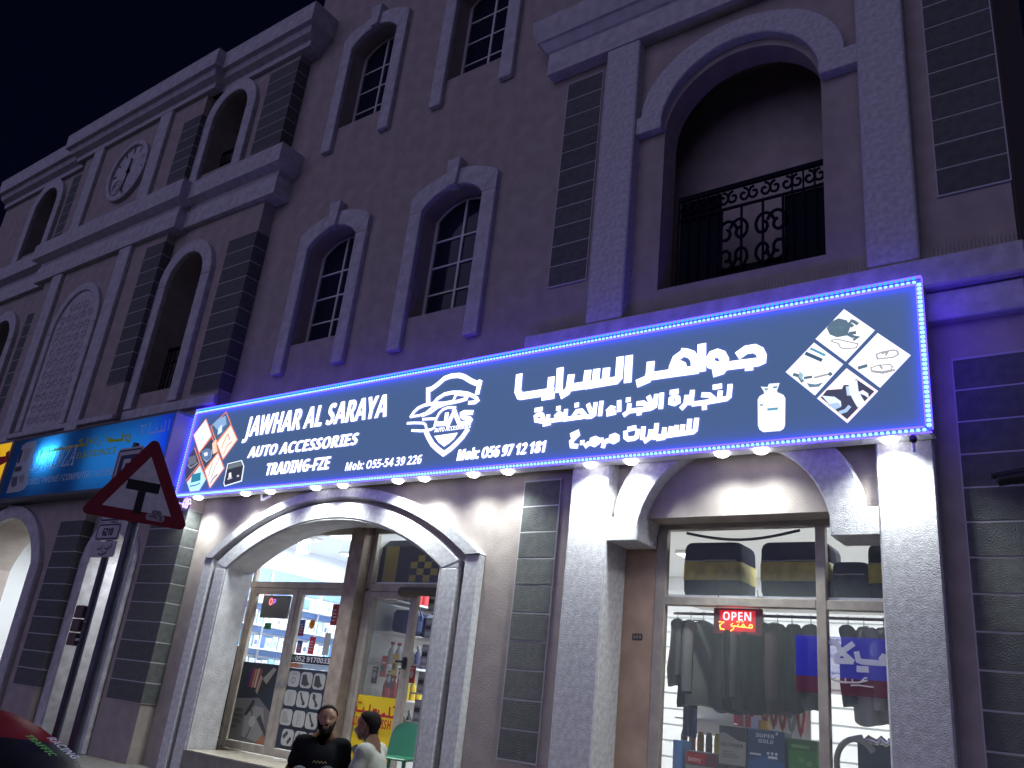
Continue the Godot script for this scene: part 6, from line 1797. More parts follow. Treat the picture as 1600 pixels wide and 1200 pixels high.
	t = room("far_left_shop_interior", "warm lit shop interior at the far left edge", -18.0, -14.5, -3.5, -0.32, 0.0, 3.3, M.inwhite)
	ceiling_panel("ceiling light of the far left shop", Vector3(-16.0, 3.27, -0.9), Vector2(0.6, 0.6), 9.0)
	s = Sh.new()
	s.box(Vector3(-15.25, 0.0, -0.2), Vector3(-14.95, 2.6, 0.05), 0.01)
	meta(obj("tan_column", s, rough_mat(0.5, 0.40, 0.26, 0.8, noise_tex(71, 0.02, 0.8, 1.0, 4, 128), null, 0.0, 1.0)), "warm tan column in the lit opening at the far left", "column")

func place_box(protos: Array, at: Vector3, turn: float, where: String):
	var q = protos[rng.randi() % 6]
	var h := 0.85 + 0.3 * rng.randf()
	if q[1]:
		var d := dup(q[0], at, turn)
		d.set_meta("label", str(q[2]).replace("on the shelves", where))
		d.scale = Vector3(0.9 + 0.25 * rng.randf(), h, 1)
	else:
		q[0].position = at
		q[0].rotation.y = turn
		q[0].set_meta("label", str(q[2]).replace("on the shelves", where))
		q[1] = true

func jacket(j: Array):
	var x: float = j[0]
	var w: float = j[1]
	var top := 2.20
	var h: float = top - j[2]
	var t := thing("hanging_jacket", j[4], "jacket", Vector3(x, j[2], -0.66), 0.45 * sin(x * 40.0), "jackets on the clothes rail")
	var f: float = 0.4 if j[3].r < 0.03 else (1.1 if j[3].r < 0.07 else 1.7)
	var m := mat(j[3].r * f, j[3].g * f * 0.97, j[3].b * f * 0.95, 0.9)
	m.metallic_specular = 0.12
	var s := Sh.new()
	var rings := []
	for q in [[0.0, 0.95, 0.23], [0.03, 1.0, 0.245], [0.25, 1.0, 0.25], [0.55, 0.95, 0.25], [0.80, 0.92, 0.24], [0.92, 0.85, 0.21], [0.97, 0.62, 0.13], [1.0, 0.42, 0.06]]:
		var r := []
		for i in 18:
			var a := TAU * i / 18
			var fold: float = 1.0 + (0.05 * sin(a * 3.0 + x * 31.0) + 0.03 * sin(a * 9.0 + x * 57.0)) * (1.0 - 0.6 * q[0])
			r.append(Vector3(w * q[1] * cos(a) * fold + 0.012 * sin(q[0] * 7.0 + x * 11.0), h * q[0] + (0.015 * sin(a * 2.0 + x * 9.0) if q[0] == 0.0 else 0.0), q[2] * sin(a) * fold))
		rings.append(r)
	s.loft(rings)
	obj("body", s, m, t)
	for sg in [-1.0, 1.0]:
		s = Sh.new()
		s.tube([Vector3(0, h * 0.93, sg * 0.19), Vector3(w * 0.35, h * 0.78, sg * 0.265), Vector3(w * 0.5, h * 0.45, sg * 0.285), Vector3(w * 0.45, h * 0.14, sg * 0.27)], 0.062, 9, false, 0.045)
		obj("sleeve", s, m, t)
	s = Sh.new()
	s.tube([Vector3(0, h - 0.01, 0.16), Vector3(0, h + 0.012, 0.0), Vector3(0, h - 0.01, -0.16)], 0.007, 5)
	s.tube([Vector3(0, h + 0.01, 0.0), Vector3(0, h + 0.05, 0.0), Vector3(0, h + 0.085, 0.02), Vector3(0, h + 0.09, -0.015)], 0.004, 5)
	obj("hanger", s, M.steel, t)

func carton(called: String, label: String, at: Vector3, size: Vector3, c: Color, cat := "box") -> Node3D:
	var t := thing(called, label, cat, at)
	obj("carton", boxm(Vector3(-size.x / 2, 0, -size.z), Vector3(size.x / 2, size.y, 0), 0.004), cmat(c), t)
	return t

func window_goods(_t: Node3D):
	var s := Sh.new()
	var plinth := thing("window_bench", "low white bench along the foot of the show window", "bench", Vector3(-2.7, 0.31, -0.7))
	obj("bench_top", boxm(Vector3(-1.1, 0.3, -0.5), Vector3(1.15, 0.35, 0.32)), M.inwhite, plinth)
	for k in 3:
		obj("bench_leg", boxm(Vector3(-1.05 + k * 1.05, 0, -0.4), Vector3(-0.99 + k * 1.05, 0.299, 0.25)), M.inwhite, plinth)
	# battery boxes, two high
	var lines := ["lower grey battery box printed POWER with a dark wave", "upper grey battery box printed POWER with a dark wave", "lower navy battery box printed SUPER GOLD", "upper navy battery box printed SUPER GOLD"]
	for k in 4:
		var up: float = 0.665 + (0.315 if k % 2 else 0.0)
		if k < 2:
			var b := carton("battery_box", lines[k], Vector3(-3.09, up, -0.47), Vector3(0.245, 0.312, 0.2), Color(0.20, 0.19, 0.165))
			var a := Art.new()
			a.poly(v2([-0.12, 0.31, -0.12, 0.25, -0.06, 0.255, 0.0, 0.225, 0.06, 0.20, 0.12, 0.195, 0.12, 0.31]), Color(0.025, 0.024, 0.024))
			for i in 3:
				a.poly(rect(-0.09, 0.10 - i * 0.02, 0.02 + 0.02 * i, 0.108 - i * 0.02), Color(0.1, 0.1, 0.09))
			art_part("print", a, b, Transform3D(Basis(), Vector3(0, 0, 0.0006)))
			s = Sh.new()
			letters(s, "EULI POWER", -0.10, 0.10, 0.145, 0.028, 0.003)
			obj("lettering", s, M.black, b)
		else:
			var b := carton("battery_box", lines[k], Vector3(-2.79, up, -0.47), Vector3(0.32, 0.312, 0.2), Color(0.012, 0.03, 0.075))
			var a := Art.new()
			a.poly(v2([-0.16, 0.05, 0.0, 0.11, 0.16, 0.06, 0.16, 0.0, -0.16, 0.0]), Color(0.015, 0.06, 0.16))
			a.poly(rect(0.085, 0.28, 0.105, 0.30), Color(0.4, 0.42, 0.45))
			for i in 3:
				a.poly(disc(0.02 + i * 0.035, 0.13, 0.012, 0.012), Color(0.35, 0.4, 0.45))
			a.poly(rect(0.02, 0.09, 0.10, 0.11), Color(0.4, 0.44, 0.48))
			a.poly(rect(-0.14, 0.105, -0.04, 0.12), Color(0.35, 0.4, 0.45))
			art_part("print", a, b, Transform3D(Basis(), Vector3(0, 0, 0.0006)))
			s = Sh.new()
			letters(s, "SUPER", -0.085, 0.075, 0.25, 0.03, 0.004, 0.0, 0.1)
			obj("lettering", s, mat(0.38, 0.40, 0.43), b)
			s = Sh.new()
			letters(s, "GOLD", -0.065, 0.065, 0.207, 0.03, 0.004, 0.0, 0.1)
			obj("lettering", s, mat(0.38, 0.40, 0.43), b)
	var g := carton("green_box", "dark green printed box right of the navy battery boxes", Vector3(-2.49, 0.665, -0.5), Vector3(0.245, 0.585, 0.2), Color(0.03, 0.13, 0.02))
	var ga := Art.new()
	ga.poly(rect(-0.12, 0.50, 0.12, 0.582), Color(0.02, 0.08, 0.015))
	for i in 7:
		ga.poly(disc(-0.08 + 0.15 * rng.randf(), 0.1 + 0.35 * rng.randf(), 0.03, 0.022, 7), Color(0.05 + 0.05 * rng.randf(), 0.2, 0.04))
	ga.poly(rect(-0.09, 0.515, 0.06, 0.54), Color(0.10, 0.22, 0.05))
	art_part("print", ga, g, Transform3D(Basis(), Vector3(0, 0, 0.0006)))
	g = carton("red_top_box", "box with a red label and grey front left of the battery boxes", Vector3(-3.40, 0.665, -0.52), Vector3(0.30, 0.385, 0.2), Color(0.19, 0.18, 0.16))
	ga = Art.new()
	ga.poly(rect(-0.14, 0.27, 0.15, 0.38), Color(0.10, 0.02, 0.03))
	ga.poly(rect(-0.14, 0.28, 0.04, 0.37), Color(0.30, 0.015, 0.012))
	art_part("print", ga, g, Transform3D(Basis(), Vector3(0, 0, 0.0006)))
	s = Sh.new()
	letters(s, "Battery", -0.12, 0.0, 0.30, 0.035, 0.003)
	obj("lettering", s, mat(0.5, 0.3, 0.25), g)
	carton("blue_box", "narrow pale blue box at the left foot of the show window", Vector3(-3.62, 0.665, -0.5), Vector3(0.09, 0.46, 0.2), Color(0.10, 0.20, 0.42))
	carton("yellow_box", "small yellow box standing on the navy battery boxes", Vector3(-2.86, 1.293, -0.6), Vector3(0.07, 0.075, 0.06), Color(0.65, 0.36, 0.01))
	carton("white_box", "small white box beside the yellow one on the navy battery boxes", Vector3(-2.94, 1.293, -0.6), Vector3(0.07, 0.10, 0.06), Color(0.7, 0.7, 0.72))
	carton("brown_box", "brown cardboard box at the foot of the right window pane", Vector3(-1.92, 0.86, -0.6), Vector3(0.22, 0.14, 0.2), Color(0.32, 0.17, 0.06))
	carton("red_tool_case", "small red case beside the brown cardboard box in the right pane", Vector3(-2.13, 0.87, -0.55), Vector3(0.11, 0.09, 0.1), Color(0.5, 0.03, 0.04), "case")
	carton("yellow_crate", "yellow crate along the foot of the right window pane", Vector3(-1.85, 0.5, -0.5), Vector3(0.72, 0.34, 0.3), Color(0.55, 0.38, 0.01), "crate")
	carton("navy_stack", "stack of navy folded covers in the right window pane", Vector3(-1.86, 1.0, -0.62), Vector3(0.44, 0.28, 0.25), Color(0.03, 0.045, 0.08), "covers")
	carton("white_tin", "white tin at the left of the right window pane", Vector3(-2.19, 0.86, -0.52), Vector3(0.07, 0.18, 0.07), Color(0.7, 0.7, 0.68), "tin")
	# foil wrap on the stack, tube and clamp
	s = Sh.new()
	var fp := []
	for k in 14:
		fp.append(Vector3(-2.08 + k * 0.033, 1.30 + 0.02 * sin(k * 2.4), -0.60 + 0.02 * cos(k * 3.1)))
	s.tube(fp, 0.03, 7)
	meta(obj("foil_roll", s, mat(0.7, 0.7, 0.72, 0.18, 0.9)), "crumpled silver foil roll on the navy stack in the right pane", "foil roll")
	s = Sh.new()
	var hp := []
	for k in 12:
		var a := PI * (0.2 + 0.9 * k / 11.0)
		hp.append(Vector3(-2.06 + 0.16 * cos(a), 1.10 + 0.20 * sin(a), -0.52))
	s.tube(hp, 0.025, 8)
	meta(obj("grey_hose", s, mat(0.2, 0.2, 0.19, 0.5)), "curved grey hose hanging left in the right window pane", "hose")
	# cans on a rack behind
	var rack := thing("can_rack", "white wire rack of spray cans low behind the left pane", "rack", Vector3(-3.5, 0.31, -1.0))
	obj("rack_board", boxm(Vector3(-0.35, 0.70, -0.2), Vector3(0.25, 0.715, 0.1)), M.inwhite, rack)
	obj("rack_board", boxm(Vector3(-0.35, 1.0, -0.2), Vector3(0.25, 1.015, 0.1)), M.inwhite, rack)
	var cc := [Color(0.10, 0.09, 0.09), Color(0.28, 0.10, 0.06), Color(0.36, 0.20, 0.06), Color(0.16, 0.16, 0.13), Color(0.45, 0.38, 0.06), Color(0.5, 0.45, 0.3), Color(0.09, 0.1, 0.14)]
	for k in 7:
		var can := thing("spray_can", ["black spray can", "rust red spray can", "orange spray can", "olive spray can", "yellow spray can", "cream spray can", "slate spray can"][k] + " on the rack low behind the left window pane", "spray can", Vector3(-3.78 + k * 0.085, 1.026, -0.98), 0.0, "spray cans on the rack")
		s = Sh.new()
		var rg := []
		for q in [[0.0, 0.033], [0.15, 0.033], [0.165, 0.026], [0.19, 0.022]]:
			var r := []
			for i in 10:
				r.append(Vector3(q[1] * cos(TAU * i / 10), q[0], q[1] * sin(TAU * i / 10)))
			rg.append(r)
		s.loft(rg)
		obj("can", s, cmat(cc[k]), can)
	g = carton("pink_packet", "bright red packet with a white stripe hanging behind the battery boxes", Vector3(-3.20, 1.30, -1.0), Vector3(0.19, 0.16, 0.02), Color(0.55, 0.02, 0.06), "packet")
	ga = Art.new()
	ga.poly(rect(0.0, 0.0, 0.02, 0.155), Color(0.7, 0.65, 0.65))
	ga.poly(rect(0.035, 0.10, 0.06, 0.12), Color(0.7, 0.65, 0.65))
	art_part("print", ga, g, Transform3D(Basis(), Vector3(0, 0, 0.0006)))
	obj("back_board", boxm(Vector3(-3.75, 1.19, -1.1), Vector3(-2.6, 1.62, -1.08)), M.inwhite).set_meta("label", "white backing board behind the jackets and battery boxes")
	get_child(get_child_count() - 1).set_meta("category", "board")
	for k in 5:
		s = Sh.new()
		var p2 := []
		for i in 11:
			var u := i / 10.0
			p2.append(Vector3(0.03 * cos(PI * u) , -0.22 + (0.22 if u in [0.0, 1.0] else 0.0) + 0.2 * absf(u - 0.5) * 2.0 * (1.0 if u > 0 and u < 1 else 0.0), 0.012 * sin(PI * u)))
		s.tube(p2, 0.016, 6)
		var st := obj("tow_strap", s, cmat([Color(0.5, 0.06, 0.07), Color(0.42, 0.05, 0.06), Color(0.55, 0.10, 0.10), Color(0.4, 0.4, 0.42), Color(0.52, 0.08, 0.09)][k]), null, Vector3(-2.99 + k * 0.083, 1.55 - 0.015 * k, -1.0))
		meta(st, ["red tow strap loop leftmost of the hanging straps", "dark red tow strap loop second in the row", "light red tow strap loop in the middle of the row", "grey tow strap loop fourth in the row", "red tow strap loop rightmost of the hanging straps"][k], "strap", "looped straps behind the battery boxes")
	var box2 := thing("folded_covers", "dark blue packets hanging at the left edge of the show window", "packets", Vector3(-3.66, 1.16, -0.8))
	for k in 3:
		obj("packet", boxm(Vector3(-0.06 + k * 0.045, 0, -0.05), Vector3(-0.02 + k * 0.045, 0.42, 0.0), 0.008), cmat(Color(0.02, 0.03, 0.11 + 0.02 * k)), box2)

# ---------- things in the street ----------
func street_things():
	# T-junction warning sign
	var t := thing("traffic_sign", "red-bordered white triangle sign with a black T on a dark pole by the kerb", "traffic sign", Vector3(-7.0, 0.0, 3.27), PI / 3)
	var s := Sh.new()
	s.tube([Vector3(0, 0, -0.05), Vector3(0, 1.5, -0.05), Vector3(0, 3.0, -0.05)], 0.045, 14)
	obj("pole", s, rough_mat(0.10, 0.11, 0.15, 0.45, noise_tex(81, 0.02, 0.7, 1.0, 4, 128), null, 0.0, 1.5), t)
	s = Sh.new()
	var w := 0.885
	var y0 := 2.385
	var hh := w * 0.866
	var c := Vector2(0, y0 + hh / 3.0)
	var tri := PackedVector2Array()
	for k in 3:
		var a := PI * 0.5 + TAU * k / 3.0
		for q in 7:
			var b := a - PI / 3 + TAU / 3.0 * q / 6.0
			tri.append(c + Vector2(cos(a), sin(a)) * (hh * 2.0 / 3.0 - 0.08) + Vector2(cos(b), sin(b)) * 0.045)
	s.prism(tri, 0.0, 0.012)
	obj("border", s, mat(0.20, 0.012, 0.024, 0.5), t)
	s = Sh.new()
	var inner := PackedVector2Array()
	for k in 3:
		var a := PI * 0.5 + TAU * k / 3.0
		inner.append(c + Vector2(cos(a), sin(a)) * (hh * 2.0 / 3.0 - 0.185))
	s.prism(inner, 0.0125, 0.0145)
	obj("face", s, rough_mat(0.80, 0.78, 0.80, 0.5, noise_tex(82, 0.02, 0.82, 1.0, 4, 256), null, 0.0, 2.5), t)
	s = Sh.new()
	s.prism(rect(c.x - 0.135, c.y + 0.01, c.x + 0.135, c.y + 0.10), 0.015, 0.0165)
	s.prism(rect(c.x - 0.032, c.y - 0.185, c.x + 0.032, c.y + 0.0095), 0.015, 0.0165)
	obj("symbol", s, M.black, t)
	var a2 := Art.new()
	a2.poly(rrect(0.08, 2.415, 0.235, 2.475, 0.025), Color(0.35, 0.33, 0.36))
	a2.poly(rrect(0.12, 2.46, 0.20, 2.51, 0.02), Color(0.2, 0.18, 0.2))
	a2.line(v2([0.11, 2.45, 0.15, 2.455, 0.17, 2.44]), 0.01, Color(0.05, 0.05, 0.06))
	a2.line(v2([0.19, 2.455, 0.205, 2.46, 0.20, 2.43, 0.215, 2.43]), 0.009, Color(0.05, 0.05, 0.06))
	art_part("sticker", a2, t, Transform3D(Basis(), Vector3(0, 0, 0.0147)))
	s = Sh.new()
	for y in [2.5, 2.8]:
		s.box(Vector3(-0.07, y - 0.02, -0.055), Vector3(0.07, y + 0.02, -0.001), 0.004)
	obj("clamp", s, M.steel, t)
	# parking sign with plates
	t = thing("parking_sign", "dark post with a blue P plate and small white plates, left of the triangle sign", "parking sign", Vector3(-7.42, 0.0, 3.25))
	s = Sh.new()
	s.tube([Vector3(0, 0, -0.04), Vector3(0, 1.5, -0.04), Vector3(0, 3.15, -0.04)], 0.032, 12)
	obj("post", s, mat(0.05, 0.055, 0.08, 0.45), t)
	for e in [["parking_plate", 2.58, 3.10, 0.21], ["plate", 2.405, 2.56, 0.20], ["plate", 2.235, 2.39, 0.195], ["plate", 2.085, 2.225, 0.195]]:
		s = Sh.new()
		s.prism(rrect(-e[3], e[1], e[3], e[2], 0.025), -0.006, 0.0)
		obj(e[0], s, mat(0.46, 0.45, 0.46, 0.45), t)
	var a := Art.new()
	var navy := Color(0.02, 0.025, 0.09)
	a.line(rrect(-0.185, 2.605, 0.185, 3.075, 0.02), 0.016, navy, true)
	a.poly(rect(-0.14, 2.66, 0.14, 3.03), navy)
	a.line(v2([-0.05, 2.70, -0.05, 2.97, 0.03, 2.97, 0.06, 2.93, 0.06, 2.88, 0.03, 2.85, -0.04, 2.85]), 0.04, Color(0.5, 0.5, 0.52))
	a.line(rrect(-0.18, 2.42, 0.18, 2.545, 0.02), 0.014, navy, true)
	a.line(rrect(-0.18, 2.25, 0.18, 2.375, 0.02), 0.012, navy, true)
	for q in [[-0.10, -0.02, 2.16], [0.02, 0.12, 2.165], [-0.06, 0.07, 2.115]]:
		a.line(v2([q[0], q[2], (q[0] + q[1]) / 2.0, q[2] - 0.008, q[1], q[2] + 0.01]), 0.012, Color(0.12, 0.10, 0.12))
		a.line(v2([q[1], q[2] + 0.01, q[1], q[2] + 0.035]), 0.009, Color(0.12, 0.10, 0.12))
		a.poly(disc((q[0] + q[1]) / 2.0, q[2] + 0.022, 0.007, 0.007, 8), Color(0.12, 0.10, 0.12))
	art_part("print", a, t, Transform3D(Basis(), Vector3(0, 0, 0.0)))
	s = Sh.new()
	letters(s, "6210", -0.085, 0.085, 2.277, 0.07, 0.004)
	obj("lettering", s, mat(0.03, 0.03, 0.06), t)
	for k in 3:
		s = Sh.new()
		s.box(Vector3(-0.15, 1.33 + k * 0.115, -0.02), Vector3(-0.02, 1.435 + k * 0.115, 0.02), 0.006)
		obj("tag_box", s, mat(0.13, 0.09, 0.08, 0.6), t)
	s = Sh.new()
	s.tube([Vector3(0, 1.53, -0.02), Vector3(0.06, 1.53, 0.02)], 0.012, 6)
	s.tube([Vector3(0, 1.38, -0.02), Vector3(0.03, 1.38, 0.03)], 0.012, 6)
	obj("bolt", s, M.steel, t)
	# bullet camera at the right edge
	t = thing("security_camera", "black bullet security camera on the dark blocks at the right edge", "camera", Vector3(-0.62, 3.19, 0.02))
	s = Sh.new()
	s.tube([Vector3(0.14, 0.05, 0.16), Vector3(0.0, 0.02, 0.19), Vector3(-0.16, -0.015, 0.235)], 0.042, 14)
	obj("body", s, M.black, t)
	s = Sh.new()
	s.tube([Vector3(0.14, 0.095, 0.155), Vector3(0.0, 0.066, 0.185), Vector3(-0.20, 0.02, 0.24)], 0.022, 8)
	obj("hood", s, M.black, t)
	s = Sh.new()
	s.tube([Vector3(-0.158, -0.015, 0.2348), Vector3(-0.168, -0.0175, 0.237)], 0.030, 14)
	obj("lens", s, mat(0.05, 0.05, 0.055, 0.08), t)
	s = Sh.new()
	s.tube([Vector3(0.10, 0.03, 0.0), Vector3(0.10, 0.02, 0.10), Vector3(0.08, 0.03, 0.16)], 0.018, 8)
	s.box(Vector3(0.05, -0.03, 0.0), Vector3(0.15, 0.08, 0.02), 0.005)
	obj("bracket", s, M.black, t)
	# green plastic chair on the porch
	t = thing("plastic_chair", "green plastic chair on the porch behind the man in grey", "chair", Vector3(-6.66, 0.31, -0.12), 0.25)
	var gm := mat(0.04, 0.21, 0.12, 0.35)
	s = Sh.new()
	var rows := []
	for j in 7:
		var v := j / 6.0
		var row := []
		for i in 9:
			var u := i / 8.0 - 0.5
			var wd: float = 0.40 + 0.03 * v - (0.10 * pow(v, 6.0))
			row.append(Vector3(u * wd, 0.30 + 0.35 * v - 0.05 * pow(absf(u) * 2.0, 4.0) * v, -0.16 - 0.07 * v + 0.10 * u * u * 1.6))
		rows.append(row)
	for j in 6:
		for i in 8:
			for d in [0.0, -0.012]:
				var o := Vector3(0, 0, d)
				s.st.set_smooth_group(1 if d == 0.0 else 2)
				s.quad(rows[j][i] + o, rows[j][i + 1] + o, rows[j + 1][i + 1] + o, rows[j + 1][i] + o, Vector3(0, 0, 1 if d == 0.0 else -1))
	s.st.set_smooth_group(-1)
	obj("backrest", s, gm, t)
	obj("seat", boxm(Vector3(-0.21, 0.285, -0.18), Vector3(0.21, 0.31, 0.22), 0.01), gm, t)
	for x in [-1.0, 1.0]:
		for z in [-1.0, 1.0]:
			s = Sh.new()
			s.tube([Vector3(x * 0.18, 0.285, z * 0.17 + 0.01), Vector3(x * 0.21, 0.0, z * 0.21 + 0.01)], 0.022, 8, false, 0.016)
			obj("leg", s, gm, t)
	for e in [[Vector3(-6.27, 0, 1.33), "low white stool under the man in the black shirt"], [Vector3(-5.83, 0, 1.06), "low white stool under the man in the grey shirt"]]:
		var k := thing("low_stool", e[1], "stool", e[0], 0.4, "low stools on the pavement")
		obj("seat", boxm(Vector3(-0.16, 0.17, -0.15), Vector3(0.16, 0.20, 0.15), 0.012), mat(0.45, 0.45, 0.44, 0.5), k)
		for x in [-1.0, 1.0]:
			for z in [-1.0, 1.0]:
				obj("leg", boxm(Vector3(x * 0.13 - 0.018, 0, z * 0.12 - 0.018), Vector3(x * 0.13 + 0.018, 0.169, z * 0.12 + 0.018)), mat(0.45, 0.45, 0.44, 0.5), k)

# ---------- people ----------
# a smooth joined skin over tapered bones [from, to, radius, radius], meshed as surface nets
func skin(s: Sh, bones: Array, cell: float, k: float, clip = null):
	var lo := Vector3.ONE * 1e9
	var hi := -lo
	for b in bones:
		var r: float = maxf(b[2], b[3]) + 2.0 * cell
		lo = lo.min(b[0] - Vector3.ONE * r).min(b[1] - Vector3.ONE * r)
		hi = hi.max(b[0] + Vector3.ONE * r).max(b[1] + Vector3.ONE * r)
	var nx := int((hi.x - lo.x) / cell) + 2
	var ny := int((hi.y - lo.y) / cell) + 2
	var nz := int((hi.z - lo.z) / cell) + 2
	var f := PackedFloat32Array()
	f.resize(nx * ny * nz)
	f.fill(1.0)
	for b in bones:
		var a: Vector3 = b[0]
		var ab: Vector3 = b[1] - b[0]
		var l2 := maxf(ab.length_squared(), 1e-8)
		var ra: float = b[2]
		var rb: float = b[3]
		var m := maxf(ra, rb) + k + cell * 1.5
		var i0 := ((a.min(b[1]) - Vector3.ONE * m - lo) / cell).floor()
		var i1 := ((a.max(b[1]) + Vector3.ONE * m - lo) / cell).ceil()
		for z in range(maxi(0, int(i0.z)), mini(nz - 1, int(i1.z)) + 1):
			for y in range(maxi(0, int(i0.y)), mini(ny - 1, int(i1.y)) + 1):
				var base := (z * ny + y) * nx
				for x in range(maxi(0, int(i0.x)), mini(nx - 1, int(i1.x)) + 1):
					var p := lo + Vector3(x, y, z) * cell - a
					var t := clampf(p.dot(ab) / l2, 0.0, 1.0)
					var d := (p - ab * t).length() - lerpf(ra, rb, t)
					var v := f[base + x]
					var h := maxf(k - absf(v - d), 0.0)
					f[base + x] = minf(v, d) - h * h * 0.25 / k
	if clip != null:
		for z in nz:
			for y in ny:
				for x in nx:
					var i := (z * ny + y) * nx + x
					if f[i] < 0.06:
						f[i] = maxf(f[i], (clip as Callable).call(lo + Vector3(x, y, z) * cell))
	var at := {}
	var off := [0, 1, nx, nx + 1, nx * ny, nx * ny + 1, nx * ny + nx, nx * ny + nx + 1]
	var corner := [Vector3(0, 0, 0), Vector3(1, 0, 0), Vector3(0, 1, 0), Vector3(1, 1, 0), Vector3(0, 0, 1), Vector3(1, 0, 1), Vector3(0, 1, 1), Vector3(1, 1, 1)]
	var edges := [[0, 1], [2, 3], [4, 5], [6, 7], [0, 2], [1, 3], [4, 6], [5, 7], [0, 4], [1, 5], [2, 6], [3, 7]]
	for z in nz - 1:
		for y in ny - 1:
			for x in nx - 1:
				var i := (z * ny + y) * nx + x
				if absf(f[i]) > cell * 2.5:
					continue
				var neg := 0
				for o in off:
					if f[i + o] < 0.0:
						neg += 1
				if neg == 0 or neg == 8:
					continue
				var sum := Vector3.ZERO
				var c := 0
				for e in edges:
					var u := f[i + off[e[0]]]
					var v := f[i + off[e[1]]]
					if (u < 0.0) != (v < 0.0):
						sum += corner[e[0]].lerp(corner[e[1]], u / (u - v))
						c += 1
				at[i] = lo + (Vector3(x, y, z) + sum / c) * cell
	s.st.set_smooth_group(1)
	var st := [1, nx, nx * ny]
	for i in at:
		for ax in 3:
			var j: int = i + st[ax]
			if (f[i] < 0.0) == (f[j] < 0.0):
				continue
			var u: int = st[(ax + 1) % 3]
			var v: int = st[(ax + 2) % 3]
			if at.has(i - u) and at.has(i - v) and at.has(i - u - v):
				var o := Vector3.ZERO
				o[ax] = 1.0 if f[i] < 0.0 else -1.0
				s.quad(at[i], at[i - u], at[i - u - v], at[i - v], o)
	s.st.set_smooth_group(-1)

